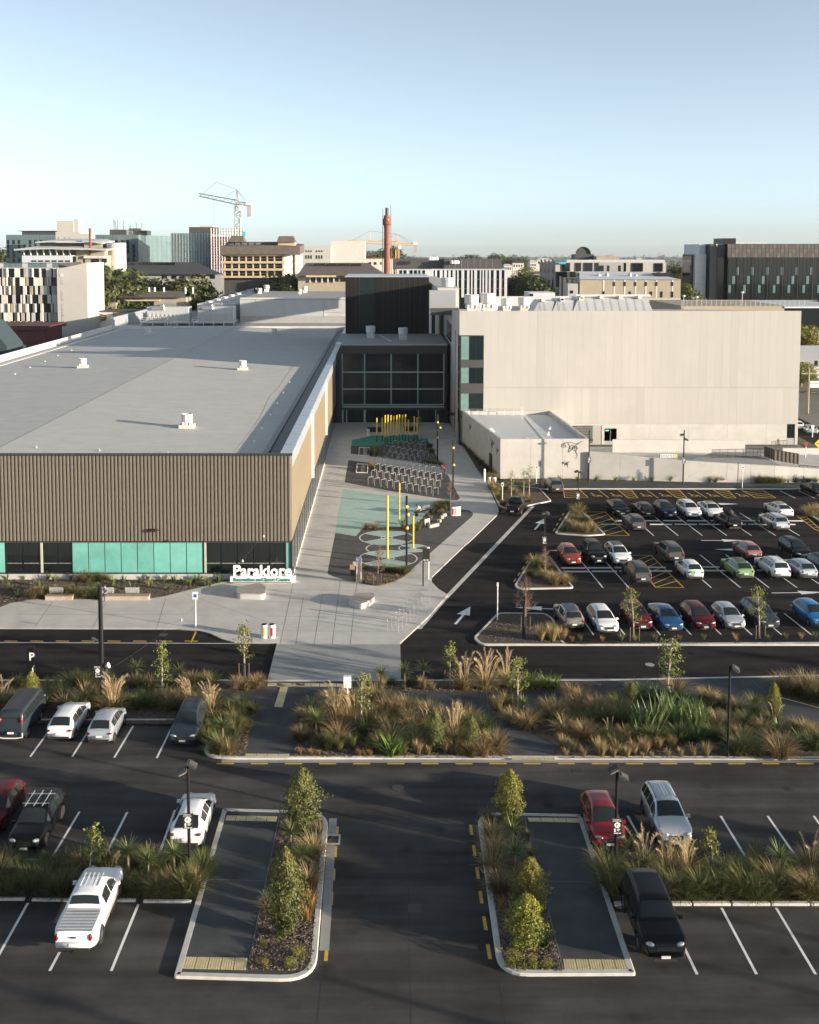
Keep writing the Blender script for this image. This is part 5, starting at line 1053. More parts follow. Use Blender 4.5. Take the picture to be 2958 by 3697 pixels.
blk(b13,'roof',K['lgrey'],'W4',430,340,1455,364,Y,24,None,2); blk(b13,'penthouse',K['tan'],'W4',752,302,988,358,Y,8,None,4); blk(b13,'penthouse',K['slate'],'W4',556,283,760,335,Y,8,None,10); a = A('W4',655,285,Y); MB().lathe([(3.0,0),(3.0,.6)],16,(a[0],12,a[1]),0,'y').build('roof_wheel', K['slate'], b13)
win(b13,K['cyan'],'W4',335,364,410,384,Y,'roof_sign',.6)
Y = 300; b14 = bld('tan_block', 'tan precast block with narrow slot windows and blue roof', Y)
blk(b14,'wall',K['tan'],'W4',555,543,1605,738,Y,24); blk(b14,'base_wall',K['wwall'],'W4',553,738,1603,870,Y,24.2,.05,-.1)
for x in (795,905,1013,1125,1233,1342,1508):
    blk(b14,'pale_strip',K['bwall'],'W4',x,545,x+19,736,Y,.1,None,-.06)
for x in (905,1015,1125,1235,1344,1508): win(b14,K['glass'],'W4',x,568,x+18,612,Y,'window',.12)
for x, y0, y1 in ((796,665,710),(1069,668,712),(1288,668,712),(1397,668,730),(1508,668,730),(1507,768,832)): win(b14,K['glass'],'W4',x,y0,x+18,y1,Y,'window',.14)
a = R('W4',465,525,556,720,Y); MB().add([(a[0],20,.05),(a[1],0,.05),(a[1],0,a[3]-1),(a[0],20,a[3])],[(0,1,2,3)]).build('end_wall', K['glass2'], b14)
blk(b14,'side_block',K['grey'],'W4',420,585,527,720,Y,8,.05,-2); win(b14,K['glass'],'W4',445,655,476,685,Y,'window',.1,-2)
P = [A('W4',x,y,Y) for x, y in ((553,542),(1605,545),(1420,500),(660,492))]; MB().add([(P[0][0],-.4,P[0][1]),(P[1][0],-.4,P[1][1]),(P[2][0],16,P[2][1]+.6),(P[3][0],16,P[3][1]+.6)],[(0,1,2,3)]).build('roof', K['bluewhite'], b14)
blk(b14,'roof_plant',K['black'],'W4',1415,482,1572,545,Y,6,None,6)
for x, y in ((745,500),(770,520),(830,492),(1070,492),(1130,505),(1390,505)): a = A('W4',x,y,Y+8); MB().lathe([(.5,0),(.6,.8),(0,1.3)],8,(a[0],7,a[1]-.6)).build('roof_fan', K['lgrey'], b14)
Y = 285; b15 = bld('pale_annex', 'small pale box building left of the tan block', Y); blk(b15,'wall',K['bluewhite'],'W4',30,680,300,790,Y,10,.05); win(b15,K['glass'],'W4',36,690,72,765,Y)
# 10 dark glass office right
Y = 340; b16 = bld('dark_glass_office', 'big dark glass office block with brown upper cladding at right edge', Y)
blk(b16,'core',K['glass'],'W5',592,137,2300,960,Y,34,.05)
for r in range(3):
    for k in range(34): x = 600+k*46.5; win(b16,K['dgrey'] if (k+r)%3 else K['tile'],'W5',x,140+r*55,x+44,193+r*55,Y,'cladding_panel',.25)
gm = lambda r,k: (K['glass2'],K['glass'],K['glass2'],K['glass3'])[(k*5+r*3)%4] if r in (1,2,3) else K['glass']
grid(b16,gm,'W5',600,305,2160,855,Y,34,5,.35,'window',None,0,.1)
for k in range(9): x = 716+k*185; win(b16,K['tile'],'W5',x-6,305,x+8,855,Y,'pier',.3)
blk(b16,'steel_wing',K['dgrey'],'W5',400,138,590,960,Y,30,.05,2)
for r in range(3): win(b16,K['slate'],'W5',505,140+r*54,586,190+r*54,Y,'wing_panel',.15,2)
win(b16,K['glass'],'W5',500,300,580,850,Y,'wing_glass',.1,2); win(b16,K['blackmat'],'W5',480,170,498,850,Y,'wing_slot',.1,2); win(b16,K['bwall'],'W5',484,138,500,170,Y,'wing_cap',.3,2)
blk(b16,'white_wing',K['bluewhite'],'W5',303,142,402,960,Y,16,.05,6); blk(b16,'round_wing',K['lgrey'],'W5',238,265,388,960,Y,14,.05,4); blk(b16,'edge_strip',K['glass'],'W5',208,268,238,960,Y,10,.05,6)
for y in (330,412,538,640,770): blk(b16,'wing_joint',K['grey'],'W5',238,y,388,y+3,Y,.05,None,3.95)
blk(b16,'roof_box',K['black'],'W5',619,66,782,135,Y,10,None,6); blk(b16,'roof_rail',K['lgrey'],'W5',785,118,1190,134,Y,.3,None,8)
# ramp of the parking deck in front of it
Y = 250; b17 = bld('parking_deck', 'low grey parking deck with railings in front of dark office', Y); blk(b17,'wall',K['tan'],'W5',30,895,1300,1000,Y,30,.05); blk(b17,'roof_deck',K['bluewhite'],'W5',1200,905,2200,925,Y,30); blk(b17,'parapet',K['tan'],'W5',0,892,1195,930,Y,.4,None,-4)
for i in range(26): x = 40+i*60; a = A('W5',x,852,Y); MB().tube([(a[0],-.2,a[1]-1),(a[0],-.2,a[1]+.5)], .05, 4).build('rail_post', K['lgrey'], b17)
a, c = A('W5',30,850,Y), A('W5',1700,850,Y); MB().tube([(a[0],-.2,a[1]+.4),(c[0],-.2,a[1]+.4)], .05, 4).build('rail', K['lgrey'], b17)
for x, y in ((66,780),(226,795),(785,738)):
    a = A('W5',x,y,Y+2); t = thing('street_light', 'small pale street light on the parking deck, ' + {66:'leftmost',226:'middle',785:'rightmost tallest'}[x], 'lamp', (a[0],Y+2,0), 0, 'deck street lights'); MB().tube([(0,0,.05),(0,0,a[1])], .09, 5).build('pole', K['lgrey'], t); MB().lathe([(.12,-.1),(.4,0),(.3,.25),(0,.35)],8,(0,0,a[1])).build('lamp_head', K['wpost'], t)
# 11 lower left houses
Y = 330; b18 = bld('tiled_house', 'low cream house with brown tiled roof behind the hall edge', Y)
blk(b18,'wall',K['tan'],'R1',740,750,1160,840,Y,12,.05); P = [A('R1',x,y,Y) for x, y in ((735,748),(1165,748),(1120,712),(790,712))]
MB().add([(P[0][0],-1.5,P[0][1]),(P[1][0],-1.5,P[1][1]),(P[2][0],7,P[2][1]),(P[3][0],7,P[3][1])],[(0,1,2,3)]).build('roof', K['tile'], b18)
blk(b18,'wing',K['tan'],'R1',676,778,742,840,Y,5,.05,-4); MB().add([(A('R1',690,775,Y)[0],-4,A('R1',690,775,Y)[1]),(P[0][0],-4,P[0][1]-1),(P[3][0],6,P[3][1]),(A('R1',700,715,Y)[0],6,P[3][1])],[(0,1,2,3)]).build('wing_roof', K['slate'], b18)
blk(b18,'balcony',K['cream'],'R1',780,762,1000,770,Y,1.5,None,-1.6)
for x0, y0, x1, y1 in ((757,778,776,800),(802,775,845,810),(862,775,960,808)): win(b18,K['glass'],'R1',x0,y0,x1,y1,Y)
for x in (830,902,938,996,1132,1180): a = A('R1',x,700,Y); MB().lathe([(.3,-1.5),(.3,.3),(.38,.4),(0,.6)],8,(a[0],6,a[1])).build('roof_vent', K['wpost'], b18)
Y = 310; b19 = bld('mural_garage', 'low white garage with black wave mural beside the finned block', Y); blk(b19,'wall',K['bwall'],'V4',1128,778,1410,905,Y,10,.05); blk(b19,'roof',K['dgrey'],'V4',1095,766,1725,776,Y,11,None,-.5); blk(b19,'right_wall',K['tan'],'V4',1425,780,1725,905,Y,9,.05)
for k in range(4): MB().tube([(A('V4',1130+i*22,820+k*22+8*sin(i*.9+k),Y)[0],-.05,A('V4',0,820+k*22+8*sin(i*.9+k),Y)[1]) for i in range(10)], .12, 4).build('mural_line', K['black'], b19)
Y = 430; b20 = bld('slate_roof_hall', 'long low hall with dark slate roof in front of glass offices', Y)
blk(b20,'wall',K['grey'],'R1',860,600,1400,650,Y,14,.05); P = [A('R1',x,y,Y) for x, y in ((850,602),(1400,605),(1190,532),(690,528),(560,602))]
MB().add([(P[4][0],-2,P[4][1]),(P[1][0],-2,P[1][1]),(P[2][0],12,P[2][1]),(P[3][0],12,P[3][1])],[(0,1,2,3)]).build('roof', K['slate'], b20)
for i in range(4): win(b20,K['glass'],'R1',780+i*73,532,845+i*73,548,Y,'skylight',.5,9)
for i in range(6): win(b20,K['glass'],'R1',1010+i*60,612,1040+i*60,632,Y)
# 12 distant pale houses
for i, (v, x0, y0, x1, y1, Y, m, lab) in enumerate((('W4',110,320,265,372,700,'bwall','distant white house with stepped roof left of the chequered block'),('W4',40,340,112,400,650,'bwall','distant white gabled house left of the stepped white house'),('W3',1530,525,1600,560,620,'bwall','distant low white house right of the striped block'),('W3',1605,490,1705,555,640,'bwall','distant white house with grey roof beside round trees'),('W4',1145,315,1205,340,900,'bwall','tiny distant pale house above the chequered roof'),('W4',80,460,195,520,480,'tan','low brown house below the distant white houses'))):
    h = bld('distant_house', lab, Y, 'house'); a = R(v,x0,y0,x1,y1,Y); wd = a[1]-a[0]
    MB().box(a[0],a[1],0,10,.05,a[3]-.4*(a[3]-a[2])).build('wall', K[m], h); z = a[3]-.4*(a[3]-a[2])
    MB().add([(a[0]-.5,-.5,z),(a[1]+.5,-.5,z),(a[1]+.5,10.5,z),(a[0]-.5,10.5,z),(a[0]+wd*.2,5,a[3]),(a[1]-wd*.2,5,a[3])],[(0,1,5,4),(1,2,5),(2,3,4,5),(3,0,4)]).build('roof', K['slate'] if i in (3,) else (K['tile'] if i == 5 else K['bwall']), h)
    for k in range(4): MB().box(a[0]+wd*(.1+.22*k),a[0]+wd*(.2+.22*k),-.1,0,z-2.4,z-1.0).build('window', K['glass'], h)
# tower cranes
def crane(name, label, v, bx, by, tipx, tipy, tailx, taily, apx, apy, Y, m, mast_w=2.0, z0=.05):
    B = A(v,bx,by,Y); T = A(v,tipx,tipy,Y); E_ = A(v,tailx,taily,Y); P = A(v,apx,apy,Y); t = thing(name, label, 'crane', (B[0],Y,0)); o = B[0]
    h = B[1]; hw = mast_w/2; mb = MB(); n = int((h-z0)/mast_w)
    for sx in (-hw,hw):
        for sy in (-hw,hw): mb.tube([(sx,sy,z0),(sx,sy,h)], .24, 4)
    for i in range(n):
        za, zb = z0+(h-z0)*i/n, z0+(h-z0)*(i+1)/n; s = 1 if i%2 else -1
        for sy in (-hw,hw): mb.tube([(-hw*s,sy,za),(hw*s,sy,zb)], .1, 4); mb.tube([(-hw,sy,za),(hw,sy,za)], .08, 4)
        for sx in (-hw,hw): mb.tube([(sx,-hw*s,za),(sx,hw*s,zb)], .1, 4)
    mb.build('mast', m, t)
    def truss(p, q, hh, nm, mm):
        mb = MB(); p, q = Vector(p), Vector(q); n = max(4, int((q-p).length/3)); up = Vector((0,0,hh))
        for sy in (-.7,.7): mb.tube([p+Vector((0,sy,0)), q+Vector((0,sy,0))], .24, 4)
        mb.tube([p+up, q+up*.6], .24, 4)
        for i in range(n):
            a, b = p.lerp(q,i/n), p.lerp(q,(i+1)/n); c = p.lerp(q,(i+.5)/n)+up*(1-.4*(i+.5)/n)
            for sy in (-.7,.7): d = Vector((0,sy,0)); mb.tube([a+d,c], .08, 4); mb.tube([c,b+d], .08, 4)
        mb.build(nm, mm, t)
    truss((0,0,h), (T[0]-o,0,T[1]), 2.0, 'jib', m); truss((0,0,h), (E_[0]-o,0,E_[1]), 1.4, 'counter_jib', m)
    ap = (P[0]-o,0,P[1]); mb = MB()
    for sx in (-.9,.9):
        for sy in (-.9,.9): mb.tube([(sx,sy,h),ap], .15, 4)
    for i in range(5): z = h+(P[1]-h)*i/6; k = .9*(1-i/6.5); mb.tube([(-k,-k,z),(k,-k,z+1.5)], .09, 4)
    mb.build('apex_tower', m, t)
    jm = (.55*(T[0]-o),0,h+.55*(T[1]-h)+2); jh = (jm[0],0,jm[2]+6)
    MB().tube([ap,jh], .07, 4).tube([jh,(.92*(T[0]-o),0,h+.92*(T[1]-h)+1.2)], .07, 4).tube([ap,(.35*(T[0]-o),0,h+.35*(T[1]-h)+2)], .07, 4).tube([ap,(.85*(E_[0]-o),0,h+.85*(E_[1]-h)+1)], .07, 4).tube([ap,(.6*(E_[0]-o),0,h+.6*(E_[1]-h)+1)], .06, 4).build('tie_rod', K['dgrey'], t)
    MB().tube([jm,jh], .14, 4).build('jib_post', m, t)
    ex = .88*(E_[0]-o); ez = h+.88*(E_[1]-h); MB().cbox((ex,0,ez-2.6),(2.0,1.4,4.6)).build('counterweight', K['grey'], t); MB().cbox((ex,0,ez+1),(2.6,1.4,1.6)).build('winch', K['wpost'], t)
    MB().cbox((1.7,-1.2,h-1.6),(1.8,1.6,2.4)).build('cab', K['wpost'], t)
    hk = (.62*(T[0]-o),0,h+.62*(T[1]-h)); MB().tube([hk,(hk[0],0,hk[2]-20)], .06, 4).build('hoist_rope', K['dgrey'], t); MB().cbox((hk[0],0,hk[2]-20.6),(.7,.5,1.4)).build('hook_block', K['orange'], t)
crane('tower_crane','grey-green lattice tower crane with raised jib above the scaffold','W2',742,228,345,138,878,238,733,70,485,mat('crane_grey',(.20,.22,.20),.5,.1,.1,1),2.3)
crane('tower_crane','orange tower crane with level jib behind the brick chimney','W3',578,355,140,330,762,358,575,258,700,K['orange'],2.0)
# bird in the sky
a = A('W4',1262,88,240); bd = thing('bird', 'single bird gliding in the pale sky on the right', 'bird', (a[0],240,a[1]))
MB().add([(-.55,0,.22),(-.1,.05,.03),(-.08,-.12,.03),(.6,0,-.28),(.1,.05,0),(.08,-.12,0),(-.05,.22,.0),(.05,-.26,.02)],[(0,2,1),(3,4,5),(1,2,7,5,4,6)]).build('body', K['grey'], bd)
# street at the far right beside the white hall
st2 = sheet('road', [(66,120),(71,120),(86,420),(72,420),(66.5,165)], .006, K['asph_new'])
for k in range(16): stripe((70.2+k*.9,130+k*18),(70.6+k*.9,137+k*18),.12,.012,K['white'],st2,'lane_line')
sheet('verge', [(64.5,150),(66.2,150),(68.5,230),(66,230)], .03, K['gr_dark'] if False else mat('verge_grass',(.07,.085,.03),.95,0,.3,2))
for i, (x0, y0, x1, y1, Y, m, rm, lab) in enumerate(((140,890,800,1180,250,'bwall','bluewhite','cream warehouse with blue roof at the right frame edge'),(140,520,800,890,330,'grey','bluewhite','pale blue roofed warehouse behind the cream one at right edge'),(150,280,800,520,420,'tan','slate','tan building with dark openings below the parking deck at right edge'))):
    h = bld('roadside_building', lab, Y); a = R('W8',x0,y0,x1,y1,Y); MB().box(a[0],a[1]+30,0,30,.05,a[3]-1.5 if i<2 else a[3]).build('wall', K[m], h)
    MB().add([(a[0]-.4,-.4,a[3]-1.5),(a[1]+30,-.4,a[3]-1.5),(a[1]+30,26,a[3]+1),(a[0]-.4,26,a[3]+1)],[(0,1,2,3)]).build('roof', K[rm], h)
    for k in range(3): MB().box(a[0]+3.2+k*1.6,a[0]+4.0+k*1.6,-.08,.0,3.0 if i==0 else a[3]-5,4.2 if i==0 else a[3]-3).build('window', K['glass'], h)
    for k in range(4): MB().lathe([(.4,0),(.4,.7),(0,1)],8,(a[0]+1.2+k*1.1,8+k*2,a[3]-.7)).build('roof_vent', K['wpost'], h)
X, Z = A('W8',272,1255,215); sgn = thing('shop_sign', 'white roadside sign board on a post at the right frame edge', 'sign', (X,215,0)); a = R('W8',272,1170,420,1255,215)
MB().box(0,a[1]-a[0],0,.2,a[2],a[3]).build('board', K['wpost'], sgn); MB().box(2.4,2.7,.02,.18,.05,a[2]).build('post', K['dgrey'], sgn); text('lettering','Treatment',.75,K['grey'],sgn,((a[1]-a[0])/2,-.02,(a[2]+a[3])/2))
for v, x, yb, yt, Yy, lab in (('W8',240,1590,995,0,'wooden power pole at the right edge beyond the white hall'),):
    X, Y = G(v,x,yb); t = thing('power_pole', lab, 'pole', (X,Y,0)); zt = A(v,x,yt,Y)[1]; MB().tube([(0,0,0),(0,0,zt)], [.22,.14], 8).build('pole', K['barkp'], t); MB().box(-1.4,1.4,-.08,.08,zt-1.2,zt-1.0).build('crossarm', K['barkp'], t)
X, Y = G('W8',300,1900); t = thing('sign_post', 'white sign post beside the parked silver wagon at right edge', 'sign', (X,Y,0)); MB().tube([(0,0,0),(0,0,A('W8',300,1740,Y)[1])], .07, 6).build('post', K['wpost'], t); MB().cbox((0,-.05,A('W8',300,1750,Y)[1]-.2),(.45,.05,.5)).build('plate', K['wpost'], t)
X, Y = G('V2',1705,905); t = thing('warning_sign', 'yellow diamond road warning sign at the right frame edge', 'sign', (X,Y,0)); z = A('V2',1705,640,Y)[1]; MB().tube([(0,0,0),(0,0,z+.3)], .06, 6).build('post', K['black'], t)
MB().cbox((0,-.08,z),(.85,.04,.85),0,0,pi/4).build('plate', K['ypole'], t); MB().box(-.3,.3,-.115,-.10,z+.05,z+.12).box(-.25,.25,-.115,-.10,z-.1,z-.03).build('symbol', K['black'], t)
X, Y = G('V2',1512,960); t = thing('sign_post', 'slender white post with small triangular plate near the mesh fence', 'sign', (X,Y,0)); z = A('V2',1512,630,Y)[1]; MB().tube([(0,0,0),(0,0,z)], .06, 6).build('post', K['wpost'], t); MB().add([(-.3,-.07,z),(.3,-.07,z),(0,-.07,z-.55),(-.3,-.04,z),(.3,-.04,z),(0,-.04,z-.55)],[(0,2,1),(3,4,5),(0,1,4,3),(1,2,5,4),(2,0,3,5)]).build('plate', K['red'], t)

# ================================================================ VEHICLES
def paint(name, c, metal=.25, rough=.32): dk = max(c) < .1; return mat('paint_'+name, c, rough, metal*(.4 if dk else 1), 0, spec=.25 if dk else .5, coat=.18 if dk else .8)
PT = dict(white=paint('white',(.72,.73,.74),0), black=paint('black',(.005,.005,.006)), silver=paint('silver',(.42,.44,.46),.6), lsilver=paint('light_silver',(.50,.54,.58),.55), grey=paint('grey',(.085,.085,.088),.5),
  dgrey=paint('dark_grey',(.04,.042,.046),.5), champ=paint('champagne',(.33,.29,.24),.6), dred=paint('dark_red',(.085,.006,.010),.3), red=paint('red',(.26,.008,.012),.3), orange=paint('orange_red',(.30,.045,.018),.3),
  blue=paint('blue',(.010,.075,.22),.3), sky=paint('bright_blue',(.01,.19,.46),.3), navy=paint('navy',(.012,.020,.055),.3), green=paint('green',(.20,.33,.15),.2), pink=paint('pink',(.34,.15,.15),.4), teal=paint('petrol',(.02,.05,.065),.3), slate=paint('slate',(.030,.040,.050),.4))
K['darktrim'] = mat('dark_plastic', (.02,.02,.021), .6, 0, 0)
def interp(tab, x):
    if x <= tab[0][0]: return tab[0][1]
    for (a, b), (c, d) in zip(tab[:-1], tab[1:]):
        if x <= c: t = (x-a)/max(1e-6,c-a); return b+(d-b)*t
    return tab[-1][1]
def smoothtab(tab, r=.09):
    return lambda x: (interp(tab,x-r)+2*interp(tab,x-r*.5)+2*interp(tab,x)+2*interp(tab,x+r*.5)+interp(tab,x+r))/8
CT = {   # L, W, H, wheel r, rear axle, wheelbase, top line, belt line, windscreen (cowl, roof), rear glass (base, roof), side glass (rear, front), pillar xs, sill, tumblehome
 'hatch': dict(L=4.15,W=1.74,r=.315,xa=.66,wb=2.6, top=[(0,.55),(.03,.92),(.16,1.02),(.62,1.43),(1.1,1.50),(1.9,1.50),(2.35,1.45),(3.2,1.02),(3.8,.90),(4.05,.76),(4.13,.6),(4.15,.5)], belt=[(0,1.0),(2.4,.94),(4.15,.85)], ws=(3.16,2.32), rg=(.18,.66), sg=(.62,3.0), pil=[1.42,2.28], wr=.56),
 'sedan': dict(L=4.6,W=1.77,r=.32,xa=.92,wb=2.7, top=[(0,.55),(.03,.88),(.10,1.03),(.62,1.07),(1.4,1.40),(1.9,1.46),(2.4,1.45),(2.75,1.40),(3.55,1.0),(4.2,.88),(4.5,.74),(4.58,.6),(4.6,.5)], belt=[(0,.98),(2.5,.93),(4.6,.84)], ws=(3.5,2.72), rg=(.68,1.42), sg=(1.02,3.3), pil=[1.72,2.45], wr=.55),
 'coupe': dict(L=4.6,W=1.82,r=.335,xa=.86,wb=2.75, top=[(0,.55),(.03,.95),(.12,1.06),(.9,1.33),(1.7,1.45),(2.3,1.44),(2.7,1.38),(3.5,1.0),(4.2,.88),(4.5,.74),(4.58,.6),(4.6,.5)], belt=[(0,1.02),(2.5,.95),(4.6,.84)], ws=(3.46,2.68), rg=(.22,1.1), sg=(.95,3.2), pil=[1.75,2.45], wr=.53),
 'wagon': dict(L=4.7,W=1.79,r=.33,xa=.95,wb=2.72, top=[(0,.55),(.03,.95),(.14,1.06),(.5,1.45),(1.2,1.52),(2.2,1.52),(2.75,1.45),(3.6,1.02),(4.3,.9),(4.6,.76),(4.68,.6),(4.7,.5)], belt=[(0,1.0),(2.5,.95),(4.7,.85)], ws=(3.55,2.72), rg=(.16,.52), sg=(.45,3.35), pil=[.98,1.75,2.5], wr=.57, rails=1),
 'suv': dict(L=4.6,W=1.84,r=.36,xa=.86,wb=2.68, top=[(0,.6),(.03,1.0),(.14,1.10),(.45,1.58),(1.0,1.67),(2.2,1.67),(2.65,1.6),(3.4,1.12),(4.15,1.02),(4.5,.86),(4.58,.68),(4.6,.55)], belt=[(0,1.10),(2.5,1.05),(4.6,.95)], ws=(3.36,2.6), rg=(.16,.5), sg=(.48,3.2), pil=[.95,1.66,2.42], wr=.60, rails=1, sill=.34),
 'bigsuv': dict(L=4.95,W=1.95,r=.39,xa=.95,wb=2.9, top=[(0,.6),(.03,1.05),(.10,1.18),(.32,1.74),(.9,1.85),(2.6,1.85),(2.95,1.78),(3.55,1.24),(4.5,1.14),(4.85,1.0),(4.93,.75),(4.95,.55)], belt=[(0,1.2),(3,1.17),(4.95,1.1)], ws=(3.5,2.92), rg=(.12,.34), sg=(.36,3.38), pil=[1.0,1.9,2.72], wr=.68, rails=1, sill=.38),
 'van': dict(L=4.75,W=1.72,r=.33,xa=.85,wb=2.5, top=[(0,.6),(.02,1.1),(.06,1.3),(.16,1.86),(.5,1.96),(3.5,1.96),(3.9,1.88),(4.45,1.2),(4.62,1.0),(4.72,.7),(4.75,.55)], belt=[(0,1.22),(3,1.2),(4.75,1.05)], ws=(4.38,3.86), rg=(.07,.18), sg=(.22,4.25), pil=[.45,1.5,2.55,3.35], wr=.70, sill=.34),
 'ute': dict(L=5.35,W=1.88,r=.39,xa=1.15,wb=3.22, top=[(0,.6),(.02,1.18),(.06,1.22),(1.62,1.22),(1.72,1.26),(1.95,1.70),(2.4,1.80),(3.0,1.80),(3.3,1.74),(3.95,1.24),(4.95,1.12),(5.25,.96),(5.33,.75),(5.35,.55)], belt=[(0,1.16),(1.7,1.18),(5.35,1.05)], ws=(3.9,3.26), rg=(1.74,1.96), sg=(1.98,3.75), pil=[2.85], wr=.62, sill=.42, bed=(.1,1.58)),
}
def car_meshes(tp):
    c = CT[tp]; L, W = c['L'], c['W']; T = smoothtab(c['top'], .07); BL = smoothtab(c['belt'], .3); sill = c.get('sill', .26); H = max(t[1] for t in c['top']); r = c['r']; ra = r*1.14
    ax = (c['xa'], c['xa']+c['wb'])
    def wid(x):
        e = min(x, L-x); f = 1-(.20 if x < L/2 else .24)*max(0,1-e/.75)**2.2; return W/2*f
    def zb(x):
        z = sill + (.10*max(0,1-min(x,L-x)/.35))
        for a in ax:
            if abs(x-a) < ra: z = max(z, r+sqrt(max(0,ra*ra-(x-a)**2)))
        return z
    def sec(x):
        w_, b, t = wid(x), zb(x), T(x); bl = min(BL(x), t-.015); b = min(b, bl-.03); g = max(0,min(1,(t-bl)/(H-BL(x))))
        we = .90*w_+(c['wr']*1.0-.90*w_)*g if g > .12 else .90*w_ - .02*g; we = min(we,.9*w_); m = b+(bl-b)*.55
        return [(0,b+.0),(.80*w_,b),(.965*w_,b+.02),(w_,m),(.992*w_,bl-.10*(bl-b)),(.955*w_,bl),(we,t-.055*g-.012),(we*.86,t-.012*g-.004),(we*.45,t+.012),(0,t+.02)], g
    xs = [0,.015,.03,.06,.1,.15]
    x = .2
    while x < L-.2: xs.append(x); x += .085
    xs += [L-.15,L-.1,L-.06,L-.03,L-.015,L]
    for a in ax: xs += [a+ra*k for k in (-1.01,-1,-.97,-.9,-.75,-.5,-.25,0,.25,.5,.75,.9,.97,1,1.01)]
    xs = sorted(set(round(v,4) for v in xs)); m = MB(); NP = 10; rows = []
    vs = []
    for x in xs:
        s, g = sec(x); full = [(x-L/2,-y,z) for y, z in s[::1]] ; right = [(x-L/2,y,z) for y, z in s[-2:0:-1]]
        vs += full + right
    n = 2*NP-2; fs = []
    for i in range(len(xs)-1):
        for k in range(n): fs.append((i*n+k, i*n+(k+1)%n, (i+1)*n+(k+1)%n, (i+1)*n+k))
    fs.append(tuple(range(n))[::-1]); fs.append(tuple((len(xs)-1)*n+k for k in range(n)))
    m.add(vs, fs); out = {'body': m.mesh('body', True)}
    def top_at(x, t):
        s, g = sec(x); we = s[6][0]; y = t*we; ay = abs(t)
        z = interp([(0,s[9][1]),(.45,s[8][1]),(.86,s[7][1]),(1,s[6][1])], ay); return y, z
    def patch(x0, x1, nx, f0, f1, nt, off, inset=0):
        mb = MB(); vs = []
        for i in range(nx+1):
            x = x0+(x1-x0)*i/nx
            for j in range(nt+1):
                t = f0+(f1-f0)*j/nt; y, z = top_at(x, t); d = 1 if x1 < x0 else -1
                sl = (T(x+.03)-T(x-.03))/.06; nn = sqrt(1+sl*sl); vs.append((x-L/2-sl/nn*off, y, z+off/nn))
        mb.add(vs, [(i*(nt+1)+j, i*(nt+1)+j+1, (i+1)*(nt+1)+j+1, (i+1)*(nt+1)+j) for i in range(nx) for j in range(nt)]); return mb
    out['windscreen'] = patch(c['ws'][0]-.02, c['ws'][1]+.05, 8, -.9, .9, 10, .012).mesh('windscreen', True)
    out['rear_window'] = patch(c['rg'][0]+.03, c['rg'][1]-.02, 6, -.86, .86, 8, .012).mesh('rear_window', True)
    def side(xa_, xb_, sgn):
        mb = MB(); vs = []; nx = 8
        for i in range(nx+1):
            x = xa_+(xb_-xa_)*i/nx; s, g = sec(x)
            for j in range(4):
                q = .10+.76*j/3; y = s[5][0]+(s[6][0]-s[5][0])*q; z = s[5][1]+(s[6][1]-s[5][1])*q; vs.append((x-L/2, sgn*(y+.012), z+.004))
        fs = [(i*4+j, i*4+j+1, (i+1)*4+j+1, (i+1)*4+j) for i in range(nx) for j in range(3)]
        mb.add(vs, fs if sgn > 0 else [f[::-1] for f in fs]); return mb.mesh('side_window', True)
    P = [c['sg'][0]]+c['pil']+[c['sg'][1]]
    out['side'] = [side(P[i]+.035, P[i+1]-.035, s) for i in range(len(P)-1) for s in (-1,1)]
    # underbody, lights, trim, plates, mirrors, rails
    mb = MB().box(-L/2+.25,L/2-.25,-W/2+.28,W/2-.28,sill-.06,sill+.34); out['under'] = mb.mesh('underbody')
    zh = T(L-.35)-.13; wf = wid(L-.12); hl = []
    def lens(cx, cy, cz, dx, dy, dz, rz, ry=0):
        mb = MB(); rings = []
        for k, (s, o) in enumerate(((1,-.5),(1,.1),(.82,.42),(.4,.5))):
            for a in range(10): an = 2*pi*a/10; rings.append(Vector((o*dx, s*dy/2*cos(an)*(1 if abs(cos(an))>.3 else 1), s*dz/2*sin(an))))
        Rm = Matrix.Rotation(rz,3,'Z') @ Matrix.Rotation(ry,3,'Y'); vs = [tuple(Rm @ v + Vector((cx,cy,cz))) for v in rings]
        mb.add(vs, [(r_*10+k, r_*10+(k+1)%10, r_*10+10+(k+1)%10, r_*10+10+k) for r_ in range(3) for k in range(10)]+[tuple(30+k for k in range(10))]); return mb
    big = tp in ('bigsuv','ute','van','suv')
    out['head'] = [lens(L/2-.16, s*(wf-.17), zh-.02, .20, .44 if not big else .38, .135 if not big else .19, s*.42, -.45).mesh('headlight', True) for s in (-1,1)]
    zt = (T(.12)-.16) if tp != 'ute' else .98; wr_ = wid(.05)
    tall = tp in ('ute','van','suv','bigsuv')
    out['tail'] = [lens(-L/2+.05, s*(wr_-.06), zt, -.12, .28 if not tall else .16, .15 if not tall else .32, -s*.35, .1).mesh('tail_light', True) for s in (-1,1)]
    out['plate_r'] = MB().box(-L/2-.035,-L/2-.005,-.19,.19,.60 if tp not in('ute','van') else .62,.72 if tp not in ('ute','van') else .74).mesh('number_plate')
    out['plate_f'] = MB().box(L/2+.0,L/2+.03,-.19,.19,.42,.53).mesh('number_plate')
    g0 = MB().cbox((L/2-.03,0,zh-.14),(.09,wf*.95,.17)).cbox((L/2-.015,0,.36),(.07,wf*1.2,.14)); out['grille'] = g0.mesh('grille')
    out['bump_r'] = MB().cbox((-L/2+.03,0,.40 if sill<.3 else .46),(.12,wr_*1.7,.16)).mesh('rear_bumper')
    xm = c['ws'][0]-.22; out['mirror'] = []
